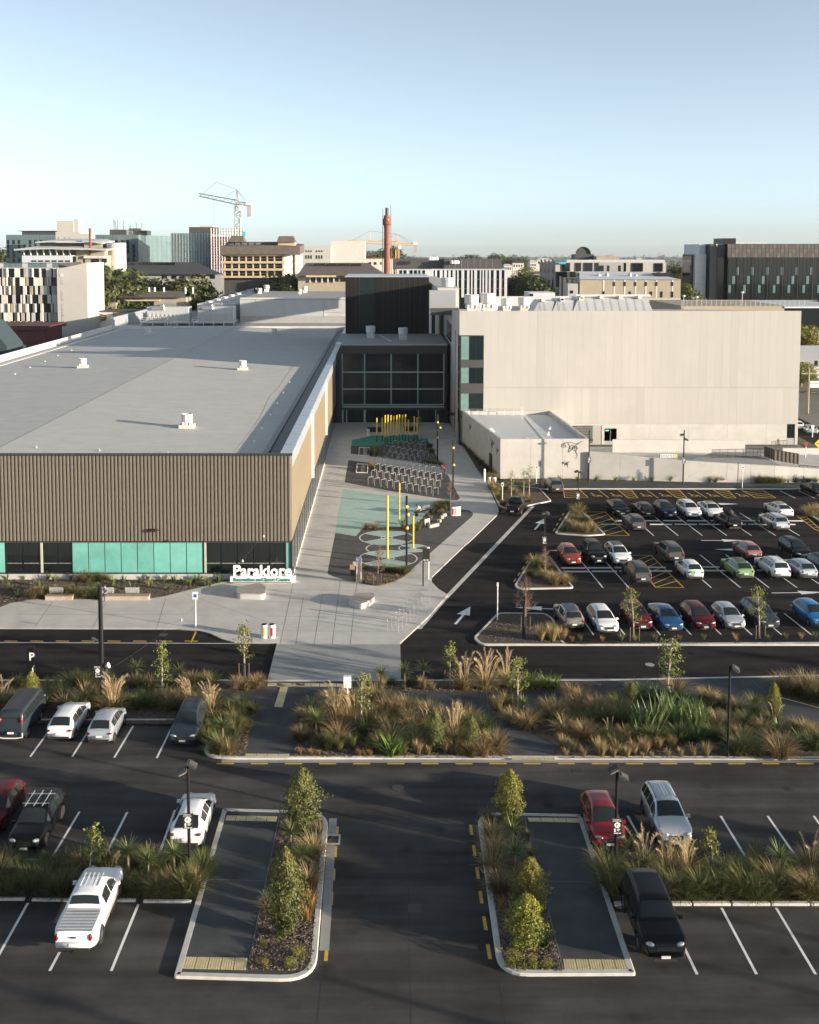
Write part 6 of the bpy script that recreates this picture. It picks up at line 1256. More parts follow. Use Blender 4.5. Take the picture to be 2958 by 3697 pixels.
    for s in (-1,1):
        y = s*(wid(xm)*.955+.09); z = BL(xm)+.06
        mb = MB().cbox((xm-L/2,y,z),(.13,.20,.14),s*.15,0,0,0,.8).cbox((xm-L/2+.02,y-s*.1,z-.05),(.08,.12,.05)); out['mirror'].append(mb.mesh('wing_mirror'))
    out['seam'] = []; out['handle'] = []
    for xs_ in [c['pil'][-1]] + ([c['pil'][-2]-.1] if len(c['pil']) > 1 and tp != 'van' else []) + [c['sg'][1]+.02]:
        for s in (-1,1):
            se, g = sec(xs_); q = se[2:6]; mb = MB(); mb.add([(xs_-L/2+o, s*(y+.004), z) for y, z in q for o in (-.008,.008)], [(2*i,2*i+1,2*i+3,2*i+2) for i in range(3)]); out['seam'].append(mb.mesh('door_seam'))
            if xs_ < c['sg'][1]: out['handle'].append(MB().cbox((xs_-L/2+.14,s*(se[4][0]+.012),se[4][1]-.03),(.17,.03,.035)).mesh('door_handle'))
    out['rails'] = []
    if c.get('rails'):
        for s in (-1,1):
            pts = []
            for k in range(7): x = c['rg'][1]+.25+(c['ws'][1]-c['rg'][1]-.45)*k/6; se, g = sec(x); pts.append((x-L/2, s*se[6][0]*.93, se[7][1]+(.055 if 0<k<6 else .0)))
            out['rails'].append(MB().tube(pts, .022, 5).mesh('roof_rail'))
    if 'bed' in c:
        a, b = c['bed']; out['bed'] = MB().box(a-L/2,b-L/2,-W/2+.16,W/2-.16,1.215,1.262).mesh('tonneau_cover')
        out['ribs'] = [MB().box(a-L/2+.12+k*(b-a-.2)/6,a-L/2+.15+k*(b-a-.2)/6,-W/2+.2,W/2-.2,1.262,1.275).mesh('cover_slat') for k in range(7)]
    # wheels
    tw_ = .21; out['tyre'] = MB().lathe([(r*.62,-tw_/2),(r*.9,-tw_/2),(r*.98,-tw_*.36),(r,-tw_*.2),(r,tw_*.2),(r*.98,tw_*.36),(r*.9,tw_/2),(r*.62,tw_/2)][::1], 24, (0,0,0), 0, 'y').mesh('tyre', False)
    mb = MB().lathe([(r*.66,-tw_*.3),(r*.66,tw_*.3)], 24, (0,0,0), 0, 'y'); mb.lathe([(r*.66,.06),(r*.58,.075),(r*.56,.03)], 24, (0,0,0), 0, 'y').lathe([(r*.66,-.06),(r*.58,-.075),(r*.56,-.03)], 24, (0,0,0), 0, 'y')
    for k in range(7):
        a = 2*pi*k/7
        for s in (-1,1): mb.cbox((r*.33*cos(a), s*.062, r*.33*sin(a)), (r*.52,.03,.055), 0, 0, -a)
    mb.lathe([(.07,-.085),(.07,.085)], 10, (0,0,0), 0, 'y'); out['rim'] = mb.mesh('rim')
    out['hub'] = MB().lathe([(r*.6,-.02),(r*.6,.02),(0,.02)], 16, (0,0,0), 0, 'y').mesh('brake_disc')
    out['axles'] = ax; out['c'] = c; out['wy'] = W/2-.115; out['arch_r'] = ra
    out['liner'] = [MB().lathe([(ra*1.0,-.10),(ra*1.0,.02),(0,.02)], 18, (0,0,0), 0, 'y').mesh('wheel_liner')]
    for k in ('windscreen','rear_window','under','plate_r','plate_f','grille','bump_r','tyre','rim','hub'):
        out[k].materials.append({'windscreen':K['cglass'],'rear_window':K['cglass'],'under':K['darktrim'],'plate_r':K['plate'],'plate_f':K['plate'],'grille':K['darktrim'],'bump_r':K['darktrim'],'tyre':K['tyre'],'rim':K['rim'],'hub':K['dgrey']}[k])
    for me in out['side']: me.materials.append(K['cglass'])
    for me in out['head']: me.materials.append(K['headl'])
    for me in out['tail']: me.materials.append(K['taill'])
    for me in out['rails']: me.materials.append(K['darktrim'])
    for me in out.get('ribs', []): me.materials.append(K['lgrey'])
    for me in out['seam']: me.materials.append(K['darktrim'])
    for me in out['handle']: me.materials.append(K['darktrim'])
    for me in out['mirror']: me.materials.append(PT['black'])
    out['body'].materials.append(PT['black'])
    if 'bed' in out: out['bed'].materials.append(K['lgrey'])
    return out
CM = {}
def car(tp, col, near, rear, label, yaw=0.0, s=(1,1,1), roof=None, group='parked vehicles', cat='car', name='parked_car', rails=None):
    """near: ground point under the bumper closest to the camera; rear: True when the tail faces the camera"""
    if tp not in CM: CM[tp] = car_meshes(tp)
    m = CM[tp]; c = m['c']; f = Vector((-sin(yaw)*1.0, cos(yaw))); L = c['L']*s[0]; ctr = Vector(near)+f*(L/2)
    ang = (pi/2+yaw) if rear else (-pi/2+yaw)
    t = thing(name, label, cat, (ctr.x,ctr.y,.005), ang, group); t.scale = s; pm = PT[col]
    def part(nm, me, mm=None, loc=None, par=None):
        o = link(nm, me, par or t, loc)
        if mm: o.material_slots[0].link = 'OBJECT'; o.material_slots[0].material = mm
        return o
    b = part('body', m['body'], pm)
    for k, nm in (('windscreen','windscreen'),('rear_window','rear_window'),('under','underbody'),('plate_r','number_plate'),('plate_f','number_plate'),('grille','grille'),('bump_r','rear_bumper')): part(nm, m[k])
    for me in m['side']: part('side_window', me)
    for me in m['head']: part('headlight', me)
    for me in m['tail']: part('tail_light', me)
    for me in m['mirror']: part('wing_mirror', me, pm)
    for me in m['seam']: part('door_seam', me)
    for me in m['handle']: part('door_handle', me, pm)
    for me in m['rails']: part('roof_rail', me, K['steel'] if rails == 'steel' else None)
    if 'bed' in m: part('tonneau_cover', m['bed'], K['steel'] if col == 'white' else PT['black']); [part('cover_slat', me, None if col == 'white' else PT['black']) for me in m['ribs']]
    for a in m['axles']:
        for sd in (-1,1):
            wnode = part('wheel', m['hub'], None, (a-c['L']/2, sd*m['wy'], c['r'])); part('tyre', m['tyre'], None, None, wnode); part('rim', m['rim'], None, None, wnode)
    if roof:
        mb = MB(); x0, x1 = c['rg'][1]+.2-c['L']/2, c['ws'][1]-.12-c['L']/2; H = max(q[1] for q in c['top'])
        mb.add([(x0,-.45,H+.026),(x1,-.45,H+.012),(x1,.45,H+.012),(x0,.45,H+.026),(x0,0,H+.036),(x1,0,H+.03)], [(0,1,5,4),(4,5,2,3)]); mb.build('sunroof' if roof == 'glass' else 'roof_panel', K['cglass'] if roof == 'glass' else PT[roof], t)
    return t
Q = lambda x, y: G('Q1', x, y)
FY = .0541
cars = [('suv','champ',Q(285,950),1,'champagne hatchback with dark sunroof, first in the front row of the far lot',FY,(.95,.97,.93),'glass'),
 ('hatch','white',Q(490,972),0,'white hatchback with black grille, second in the front row of the far lot',FY,(1.05,1.02,.97),None),
 ('hatch','dred',Q(690,953),0,'dark red hatchback behind the thin tree, third in the front row',FY,(1.06,1.02,1.03),None),
 ('sedan','blue',Q(872,962),0,'deep blue sedan, fourth in the front row of the far lot',FY,(1,1,1),None),
 ('hatch','dred',Q(1062,955),0,'wine red hatchback with clear headlights, fifth in the front row',FY,(1.05,1.04,1),None),
 ('hatch','lsilver',Q(1240,950),0,'small silver hatchback, sixth in the front row of the far lot',FY,(.92,.97,1.0),None),
 ('wagon','slate',Q(1440,945),0,'dark grey wagon partly behind the second thin tree in the front row',FY,(.98,1,1),None),
 ('hatch','sky',Q(1748,935),0,'bright blue hatchback cut by the right frame edge in the front row',FY,(1,1,1),None),
 ('suv','grey',Q(690,680),1,'grey seven-seat car parked beside the hatched area in the middle row',FY,(1.02,.97,1.0),None),
 ('hatch','white',Q(1000,652),1,'white hatchback with green round logo on its tailgate, middle row',FY,(.95,.97,.99),None),
 ('hatch','green',Q(1295,650),1,'pale green hatchback with dark roof panel, middle row',FY,(1.07,1.02,1.03),'black'),
 ('suv','white',Q(1510,650),1,'white crossover wagon with grey lower trim, middle row right of green car',FY,(1.04,1,.98),None),
 ('hatch','lsilver',Q(1670,648),1,'silver hatchback, rightmost whole car in the middle row',FY,(1.02,1,.98),None),
 ('suv','teal',Q(1790,628),1,'dark teal car cut by the right frame edge, middle row',FY,(1,1,1),None),
 ('hatch','orange',Q(280,567),0,'orange-red hatchback at the left end of the middle row',FY,(.97,.97,1.0),None),
 ('suv','black',Q(430,558),0,'black boxy people mover, second in the middle row',FY,(.95,.96,1.02),None),
 ('hatch','white',Q(575,567),0,'white hatchback with black roof beside the hatched area, middle row',FY,(1.08,1.03,1.03),'black'),
 ('suv','grey',Q(885,553),1,'dark grey four-wheel drive with roof rails, north side of middle row',FY,(1.05,1,1),None),
 ('hatch','pink',Q(1345,535),1,'dusty pink hatchback, north side of the middle row',FY,(.98,.98,1.0),None),
 ('wagon','black',Q(1640,535),0,'black wagon with bright headlights, north side of middle row at right',FY,(.97,1,1.02),None),
 ('suv','grey',Q(665,364),1,'dark grey hatchback, south side of the top row near the hatching',FY,(.92,.96,.92),None),
 ('wagon','black',Q(1230,356),1,'black wagon with a roof box, south side of the top row',FY,(.98,1,1),None),
 ('suv','lsilver',Q(1510,364),1,'silver coupe-like crossover, south side of the top row',FY,(1.02,1,.96),None),
 ('sedan','black',Q(570,275),0,'black sedan at the left end of the top row',FY,(1,1,.98),None),
 ('hatch','black',Q(720,286),1,'black hatchback with red tail lights, second in the top row',FY,(1.05,1.02,1),None),
 ('hatch','navy',Q(850,286),0,'navy blue hatchback, third in the top row',FY,(.98,.98,1.02),None),
 ('suv','white',Q(995,289),0,'white crossover, fourth in the top row',FY,(.95,.97,.95),None),
 ('sedan','white',Q(1125,289),0,'white sedan with sunroof, fifth in the top row',FY,(.97,1,1.02),'glass'),
 ('coupe','white',Q(1535,286),1,'white fastback car with black glass roof, right of the top row',FY,(1.02,1.02,1.0),'glass'),
 ('suv','grey',Q(185,138),1,'grey car alone beside the hatched bay by the footpath',FY,(.97,.98,.98),None),
 ('sedan','black',Q(1740,160),1,'black sedan cut by the right frame edge near the fence',FY,(1,1,1),None),
 ('wagon','white',G('V2',1425,450),1,'white car parked on the street beyond the white hall corner',-.16,(.9,.97,.98),None),
 ('wagon','lsilver',G('V2',1630,520),1,'silver wagon parked on the street at the right frame edge',-.16,(1,1,1),None),
 ('hatch','white',G('Q3',335,1233),1,'white hatchback next to the van in the left bays',0,(1.06,1.01,.98),None),
 ('hatch','lsilver',G('Q3',562,1250),1,'small silver hatchback with red tail lights in the left bays',0,(.94,.97,.98),None),
 ('wagon','slate',G('Q3',1033,1258),0,'dark grey wagon with roof rails facing the camera in the left bays',0,(1,.99,.99),None),
 ('hatch','dred',G('Q6',-78,455),0,'dark red car cut by the left frame edge beside the black car',0,(1,1,1),None),
 ('suv','black',G('Q6',118,548),0,'black crossover with steel roof bars in the near left row',0,(.98,.97,.97),None),
 ('coupe','white',G('Q6',925,520),1,'white fastback car beside the left island behind the sign post',0,(.98,.98,1.0),None),
 ('hatch','red',G('Q8',368,690),0,'bright red hatchback beside the right island behind the sign post',0,(1.0,1.0,1.04),None),
 ('suv','lsilver',G('Q8',800,682),0,'silver four-wheel drive parked nose to the grasses at right',0,(.98,.98,1.06),None),
 ('bigsuv','black',G('Q8',728,1432),0,'large black luxury four-wheel drive in the near right row',0,(.96,1,1),None)]
CARS = {}
for r in cars: CARS[r[4]] = car(r[0], r[1], r[2], bool(r[3]), r[4], r[5], r[6], r[7])
van = car('van','slate',G('Q3',62,1232),True,'dark blue-grey van with ribbed roof at the left frame edge',0,(.98,1,1),None,'parked vehicles','van','parked_van')
for k in range(7): MB().box(-2.05,1.4,-.6+k*.2-.02,-.6+k*.2+.02,1.978,1.995).build('roof_rib', K['dgrey'], van)
mb = MB().tube([(-2.48,-.75,.72),(-2.48,-.75,.45),(-2.5,-.35,.40),(-2.5,.35,.40),(-2.48,.75,.45),(-2.48,.75,.72)], .035, 6); mb.build('bull_bar', K['wpost'], van)
ute = car('ute','white',G('Q6',368,1058),True,'white double-cab pickup truck with ridged tray cover in the near left row',0,(1,1,1),None,'parked vehicles','pickup','pickup_truck')
MB().tube([(-2.66,0,.42),(-2.85,0,.42),(-2.87,0,.5)], .035, 6).build('tow_bar', K['black'], ute); MB().cbox((-2.69,0,1.0),(.03,.24,.05)).build('tailgate_handle', K['black'], ute)
for k in range(5): MB().box(-.25,.75,-.42+k*.2-.02,-.42+k*.2+.02,1.80,1.822).build('roof_rib', PT['white'], ute)
for s in (-1,1): MB().box(-.2,1.1,s*.86-.12,s*.86+.12,.42,.48).build('side_step', K['black'], ute)
yl = Vector(G('R6',412,862))-Vector(G('Q4',1050,450)); bute = car('ute','black',G('R6',316,912),True,'black pickup truck standing in the drop-off lane beside the plaza',atan2(-yl.x,yl.y)*.9,(.98,1,1),None,'parked vehicles','pickup','pickup_truck')
# extras
t = CARS['black wagon with a roof box, south side of the top row']; MB().lathe([(.0,-1.0),(.30,-.9),(.38,-.3),(.38,.5),(.25,.95),(0,1.05)],10,(0,0,0)).build('roof_box', K['blackmat'], t, (-.2,0,1.72)).rotation_euler = (0,pi/2,0)
t = CARS['black crossover with steel roof bars in the near left row']
for x in (-.75,.25): MB().tube([(x,-.72,1.78),(x,.72,1.78)], .03, 6).build('roof_bar', K['steel'], t)
for y in (-.45,.0,.45): MB().tube([(-1.0,y,1.83),(.6,y,1.83)], .025, 6).build('bike_rack', K['steel'], t)
for x in (-.75,.25):
    for y in (-.62,.62): MB().box(x-.05,x+.05,y-.04,y+.04,1.62,1.79).build('bar_foot', K['blackmat'], t)
t = CARS['white hatchback with green round logo on its tailgate, middle row']
lg = mat('logo_green',(.12,.45,.15),.5,0,0); MB().lathe([(0,-.012),(.2,-.012),(.2,.0)][::-1],14,(0,0,0)).build('logo_disc', lg, t, (-2.085,.28,.86)).rotation_euler = (0,-pi/2,0)
t = CARS['silver four-wheel drive parked nose to the grasses at right']
for k in range(6): MB().box(-1.4,.1,-.45+k*.18-.012,-.45+k*.18+.012,1.685,1.70).build('roof_rib', PT['silver'], t)

# ================================================================ PLANTS
RN = random.Random(77)
def blade(mb, base, az, ln, lean, wd, droop, seg=4, tip=0.0):
    """one grass blade: starts leaning 'lean' from vertical and droops along its length"""
    p = Vector(base); d = Vector((cos(az), sin(az), 0)); sdir = Vector((-d.y, d.x, 0)); th = lean; vs = []; st = ln/seg
    for i in range(seg+1):
        t = i/seg; w_ = wd*(1-t*t*(1-tip))*(.6+.4*min(1,t*4)); vs += [tuple(p-sdir*w_/2), tuple(p+sdir*w_/2)]
        p = p + (d*sin(th)+Vector((0,0,cos(th))))*st; th += droop/seg
    mb.add(vs, [(2*i,2*i+1,2*i+3,2*i+2) for i in range(seg)])
def tussock_mesh(seed, n=120, h=.9, lean=.55, droop=1.1, wd=.02, base=.13, seg=4):
    r = random.Random(seed); mb = MB()
    for i in range(n):
        az = r.uniform(0,2*pi); k = sqrt(r.random()); blade(mb, (base*k*cos(az),base*k*sin(az),0), az+r.uniform(-.5,.5), h*r.uniform(.7,1.2), lean*k*r.uniform(.5,1.2), wd*r.uniform(.7,1.3), droop*r.uniform(.4,1.3), seg)
    return mb.mesh('foliage')
def setm(me, m): me.materials.append(m); return me
TUS = {'arch': [tussock_mesh(i, 210, 1.0, .75, 1.5, .028, .2) for i in range(4)], 'up': [tussock_mesh(10+i, 170, .8, .42, .5, .02, .12) for i in range(4)],
       'small': [tussock_mesh(20+i, 70, .55, .5, .6, .016, .07, 3) for i in range(3)], 'mound': [tussock_mesh(30+i, 300, .85, 1.0, 1.0, .026, .3) for i in range(3)],
       'flaxup': [tussock_mesh(40+i, 46, 1.5, .42, .35, .085, .20, 4) for i in range(3)], 'flaxlow': [tussock_mesh(50+i, 60, 1.05, .85, 1.1, .07, .22, 4) for i in range(3)],
       'tiny': [tussock_mesh(60+i, 26, .38, .6, .6, .03, .05, 3) for i in range(3)]}
for ms_ in TUS.values():
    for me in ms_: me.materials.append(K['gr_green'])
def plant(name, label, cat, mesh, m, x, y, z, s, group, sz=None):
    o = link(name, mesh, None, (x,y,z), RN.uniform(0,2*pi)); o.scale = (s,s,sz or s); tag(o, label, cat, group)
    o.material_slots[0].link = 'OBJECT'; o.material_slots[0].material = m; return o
ZB = ZP+.012
TK = {'tan':('arch','gr_tan'),'green':('arch','gr_green'),'dark':('mound','gr_dark'),'brn':('mound','gr_brn'),'tanm':('mound','gr_tan'),'greenm':('mound','gr_green'),'spt':('up','gr_tan'),'spg':('up','gr_green'),'spd':('up','gr_dark'),'org':('small','gr_org'),'smt':('small','gr_tan'),
      'smg':('small','gr_green'),'fx':('flaxup','flax'),'fxl':('flaxlow','flax'),'lime':('flaxlow','lime'),'tiny':('tiny','lime'),'tinyg':('tiny','flax'),'brna':('arch','gr_brn')}
TN = {'tan':'dry tan tussock grass','green':'arching green tussock grass','dark':'dark green mounded tussock grass','brn':'bronze brown mounded tussock grass','tanm':'pale straw mounded tussock grass','greenm':'green mounded tussock grass','spt':'upright straw coloured tussock','spg':'upright green tussock','spd':'upright dark green tussock',
      'org':'small orange sedge','smt':'small tan sedge','smg':'small green sedge','fx':'upright broad-leaved flax','fxl':'low dark green flax','lime':'bright lime green flax','tiny':'tiny lime green strappy plant','tinyg':'tiny grey-green strappy plant','brna':'arching bronze tussock grass'}
def tus(k, v, x, y, s=1.0, where='', z=None, xy=None):
    z = ZB if z is None else z; X, Y = xy or G(v,x,y,z); sh, m = TK[k]; me = RN.choice(TUS[sh])
    nm = 'sedge_mound' if sh == 'mound' else 'flax' if k in ('fx','fxl','lime') else ('sedge' if k in ('org','smt','smg','tiny','tinyg') else 'tussock')
    return plant(nm, TN[k]+' '+where, nm, me, K[m], X, Y, z, s*RN.uniform(.9,1.1), TN[k]+' '+where)
def inside(p, poly):
    c = False; n = len(poly)
    for i in range(n):
        (x0,y0),(x1,y1) = poly[i-1], poly[i]
        if (y0 > p[1]) != (y1 > p[1]) and p[0] < (x1-x0)*(p[1]-y0)/(y1-y0)+x0: c = not c
    return c
PLACED = []
def fill(key, n, kinds, smin, smax, sp, where, z=None, xlim=(-30,34), inset=.25, cond=None):
    poly = BED[key]; xs = [p[0] for p in poly]; ys = [p[1] for p in poly]; k = 0; tries = 0
    ip = poly
    while k < n and tries < n*60:
        tries += 1; p = (RN.uniform(max(min(xs),xlim[0]),min(max(xs),xlim[1])), RN.uniform(min(ys)+inset,max(ys)-inset))
        if not inside(p, ip) or any((p[0]-q[0])**2+(p[1]-q[1])**2 < sp*sp for q in PLACED): continue
        if cond and not cond(p): continue
        PLACED.append(p); tus(RN.choice(kinds), None, 0, 0, RN.uniform(smin,smax), where, z, p); k += 1
# ---- cabbage trees
def cabbage_mesh(seed, n=85, ln=.85):
    r = random.Random(seed); mb = MB()
    for i in range(n):
        az = r.uniform(0,2*pi); el = math.acos(r.uniform(-.25,1)); blade(mb, (0,0,0), az, ln*r.uniform(.8,1.15), el, .05, .25, 3)
    return mb.mesh('leaf_head')
CAB = [setm(cabbage_mesh(100+i), K['spike']) for i in range(3)]
def cabbage(label, v, x, y, hx, hy, s=1.0, z=None):
    z = ZB if z is None else z; X, Y = G(v,x,y,z); h = A(v,hx,hy,Y)[1]-z; t = thing('cabbage_tree', label, 'cabbage tree', (X,Y,z), RN.uniform(0,6), 'cabbage trees')
    MB().tube([(0,0,0),(.02,.01,h*.5),(0,0,h)], [.07,.055,.05], 6).build('trunk', K['bark'], t); o = link('leaf_head', RN.choice(CAB), t, (0,0,h)); o.scale = (s,s,s); PLACED.append((X,Y))
# ---- pampas with plumes
def plume_mesh(seed, ln=2.1):
    r = random.Random(seed); mb = MB(); pts = []; p = Vector((0,0,0)); th = r.uniform(.08,.3); az = 0
    for i in range(13):
        pts.append(p.copy()); p += Vector((sin(th),0,cos(th)))*ln/12; th += (.02 if i < 8 else .2)
    mb.tube([tuple(q) for q in pts], [.012]*9+[.008]*4, 4)
    for i in range(90):
        t = r.uniform(.60,1.0)*12; k = min(11,int(t)); q = pts[k].lerp(pts[k+1], t-k); blade(mb, tuple(q), r.uniform(0,2*pi), r.uniform(.10,.22)*(1.2-abs(t/12-.8)*2), r.uniform(.3,.9), .022, .8, 2)
    return mb.mesh('plume')
PLU = [setm(plume_mesh(200+i), K['plume']) for i in range(5)]
def pampas(label, v, x, y, n=12, s=1.0, z=None, lean=None, pal='gr_tan'):
    z = ZB if z is None else z; X, Y = G(v,x,y,z); t = thing('pampas_grass', label, 'pampas grass', (X,Y,z), 0, 'plumed pampas grasses'); PLACED.append((X,Y))
    o = link('foliage', RN.choice(TUS['arch']), t); o.scale = (1.35*s,)*3; o.material_slots[0].link = 'OBJECT'; o.material_slots[0].material = K[pal]
    for i in range(n):
        o = link('plume', RN.choice(PLU), t, (RN.uniform(-.2,.2),RN.uniform(-.2,.2),0), RN.uniform(0,2*pi) if lean is None else lean+RN.uniform(-1.0,1.0)); k = s*RN.uniform(.8,1.08); o.scale = (k,k,k)
# ---- leafy shrubs and trees
def crown_mesh(seed, n, rx, rz, leaf, lobes=9, name='crown', shell=.55, up=.3, cone=0.0):
    r = random.Random(seed); mb = MB(); L = []
    for i in range(lobes):
        a = r.uniform(0,2*pi); e = r.uniform(-.8,1); q = sqrt(max(0,1-e*e)); tap = 1-cone*(e*.5+.5); L.append((Vector((cos(a)*q*rx*.55*tap, sin(a)*q*rx*.55*tap, e*rz*.62)), r.uniform(.34,.55)*tap))
    L.append((Vector((0,0,0)), .7))
    for i in range(n):
        c, k = r.choice(L); a = r.uniform(0,2*pi); e = r.uniform(-1,1); q = sqrt(1-e*e); rad = shell+(1-shell)*sqrt(r.random()); rad *= r.uniform(.9,1.08)
        d = Vector((cos(a)*q, sin(a)*q, e)); p = c + Vector((d.x*rx*k*rad*1.15, d.y*rx*k*rad*1.15, d.z*rz*k*rad*.9))
        nrm = (d + Vector((r.uniform(-1,1),r.uniform(-1,1),r.uniform(-1,1)+up))*.9).normalized(); u = nrm.orthogonal().normalized(); u = Matrix.Rotation(r.uniform(0,6.28),3,nrm) @ u; w_ = nrm.cross(u); s = leaf*r.uniform(.6,1.35)
        mb.add([tuple(p-u*s*.5), tuple(p+w_*s*.28), tuple(p+u*s*.5), tuple(p-w_*s*.28)], [(0,1,2,3)])
    return mb.mesh(name)
def limbs(mb, seed, h0, h1, rx, n, r0, trunk_h, lean=0.0):
    r = random.Random(seed); mb.tube([(0,0,0),(lean*.3,0,trunk_h*.4),(lean*.7,0,trunk_h*.8),(lean,0,h1)], [r0,r0*.8,r0*.6,r0*.15], 7); ends = []
    for i in range(n):
        z = h0+(h1-h0)*(i+.5)/n*.85; a = i*2.4+r.uniform(-.4,.4); k = rx*r.uniform(.6,1.05)*(1-.5*(i/n)); e = (cos(a)*k+lean*z/h1, sin(a)*k, z+k*r.uniform(.35,.9)); mb.tube([(lean*z/h1,0,z),(cos(a)*k*.5+lean*z/h1,sin(a)*k*.5,z+k*.25),e], [r0*.38,r0*.25,r0*.08], 5); ends.append(Vector(e)); ends.append(Vector((cos(a)*k*.55+lean*z/h1,sin(a)*k*.55,z+k*.3)))
    return ends
def column_mesh(seed, n, leaf):
    """dense columnar crown of unit radius .66 and half height 1: small leaves over a lumpy surface"""
    r = random.Random(seed); mb = MB()
    for i in range(n):
        e = r.uniform(-1,1); a = r.uniform(0,2*pi); q = Vector((cos(a),sin(a),e*1.7)); lump = .92+.55*mnoise.noise(q*1.5+Vector((seed,0,0)))+.40*mnoise.noise(q*3.7+Vector((0,seed,0))); R_ = .66*(max(0,1-abs(e)**1.9))**.6*(1-.1*e)*lump; k = 1-.6*r.random()**1.6
        if mnoise.noise(q*5.0+Vector((0,0,seed))) < -.28: continue
        if r.random() < .09: k *= r.uniform(1.05,1.3)
        d = Vector((cos(a),sin(a),e*.5)); p = Vector((cos(a)*R_*k, sin(a)*R_*k, e*(.93+.2*r.random()*(.4 if e < 0 else 1))))
        nrm = (d+Vector((r.uniform(-1,1),r.uniform(-1,1),r.uniform(-.6,1.4)))).normalized(); u = nrm.orthogonal().normalized(); u = Matrix.Rotation(r.uniform(0,6.28),3,nrm) @ u; w_ = nrm.cross(u); s = leaf*r.uniform(.6,1.4)
        mb.add([tuple(p-u*s*.5), tuple(p+w_*s*.3), tuple(p+u*s*.5), tuple(p-w_*s*.3)], [(0,1,2,3)])
    return mb.mesh('crown')
SHR = [column_mesh(300+i, 9500, .066) for i in range(3)]
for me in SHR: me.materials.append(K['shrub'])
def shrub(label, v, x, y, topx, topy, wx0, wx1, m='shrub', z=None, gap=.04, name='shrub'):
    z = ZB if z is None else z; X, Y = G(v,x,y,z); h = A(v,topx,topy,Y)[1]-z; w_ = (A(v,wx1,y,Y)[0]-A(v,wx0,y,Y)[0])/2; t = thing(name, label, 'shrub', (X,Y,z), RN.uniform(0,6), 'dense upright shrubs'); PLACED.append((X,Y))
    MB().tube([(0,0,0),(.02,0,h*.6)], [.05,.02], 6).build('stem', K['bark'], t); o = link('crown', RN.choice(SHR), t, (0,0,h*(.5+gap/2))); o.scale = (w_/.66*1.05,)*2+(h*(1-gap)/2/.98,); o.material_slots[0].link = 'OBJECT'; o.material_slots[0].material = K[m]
def young(label, v, x, y, tx, ty, s=1.0, leaves=420, m='young', z=None, bare=False, stake=True):
    z = ZB if z is None else z; X, Y = G(v,x,y,z); tp = A(v,tx,ty,Y); h = tp[1]-z; t = thing('young_tree', label, 'tree', (X,Y,z), 0, 'thin young trees'); seed = int(abs(X*37+Y*13)); r = random.Random(seed); PLACED.append((X,Y))
    mb = MB(); ends = limbs(mb, seed, h*.32, h, h*.20*s, 11, .014*h+.012, h, tp[0]-X); mb.build('trunk', K['barkp'] if not bare else K['twig'], t)
    mb = MB(); ends.append(Vector((tp[0]-X,0,h*.97))); ends.append(Vector((tp[0]-X,0,h*.85)))
    if bare:
        for e in ends:
            for k in range(9): d = Vector((r.uniform(-1,1),r.uniform(-1,1),r.uniform(.2,1.4))).normalized()*h*.12; mb.tube([tuple(e-d*.4),tuple(e+d)], [.008,.004], 3)
        mb.build('twigs', K['twig'], t)
    else:
        for i in range(leaves):
            e = r.choice(ends); p = e + Vector((r.gauss(0,1),r.gauss(0,1),r.gauss(0,.8)))*h*.038; n_ = Vector((r.uniform(-1,1),r.uniform(-1,1),r.uniform(-.3,1))).normalized(); u = n_.orthogonal().normalized(); u = Matrix.Rotation(r.uniform(0,6.28),3,n_) @ u; w_ = n_.cross(u); q = .11*r.uniform(.7,1.4)
            mb.add([tuple(p-u*q*.6),tuple(p+w_*q*.4),tuple(p+u*q*.6),tuple(p-w_*q*.4)], [(0,1,2,3)])
        mb.build('crown', K[m], t)
    if stake:
        for sx in (-.35,.35): MB().box(sx-.025,sx+.025,-.2,-.15,0,min(1.1,h*.4)).build('stake', K['bark'], t)
        MB().box(-.35,.35,-.19,-.175,min(.95,h*.34),min(1.0,h*.36)).build('tie', K['blackmat'], t)
CUSH = setm(crown_mesh(400, 1500, .5, .42, .05, 7, 'crown', .75, .4), K['shrub_y'])
def cushion(label, v, x, y, s=1.0): X, Y = G(v,x,y,ZB); o = plant('cushion_shrub', label, 'shrub', CUSH, K['shrub_y'], X, Y, ZB+.2*s, s, 'low cushion shrubs')
# ================= planting, near strips
W1_ = 'in the strip behind the white pickup'
for x, y, hx, hy, l in ((640,640,640,515,'cabbage tree nearest the pickup in the left planted strip'),(740,690,742,560,'middle cabbage tree of three in the left planted strip'),(868,640,868,525,'cabbage tree beside the sign post in the left planted strip')): cabbage(l, 'Q6', x, y, hx, hy, 1.0, .02)
young('thin young tree with yellow-green crown in the left planted strip','Q6',445,660,470,385,.9,420,'young',.02,False,False)
for x, y, k, s in ((860,715,'green',1.25),(985,690,'spt',1.1),(930,735,'green',1.2),(790,740,'brna',1.1),(715,730,'green',1.2)): tus(k,'Q6',x,y,s,W1_,.02)
pampas('pampas with one cream plume just behind the white pickup cab','Q6',555,680,3,.8,.02,None,'gr_green')
fill('near_l', 40, ['dark','dark','green','brna','spd','greenm'], .95, 1.35, .72, W1_, .02, (-24,-8.2), .15)
W2_ = 'in the strip between the right near rows'
cabbage('cabbage tree behind the right sign post','Q8',492,800,495,660,1.0,.02); cabbage('cabbage tree between the black and silver cars','Q8',612,830,615,745,.9,.02); cabbage('cabbage tree at the right end of the right planted strip','Q8',1462,850,1462,715,1.1,.02)
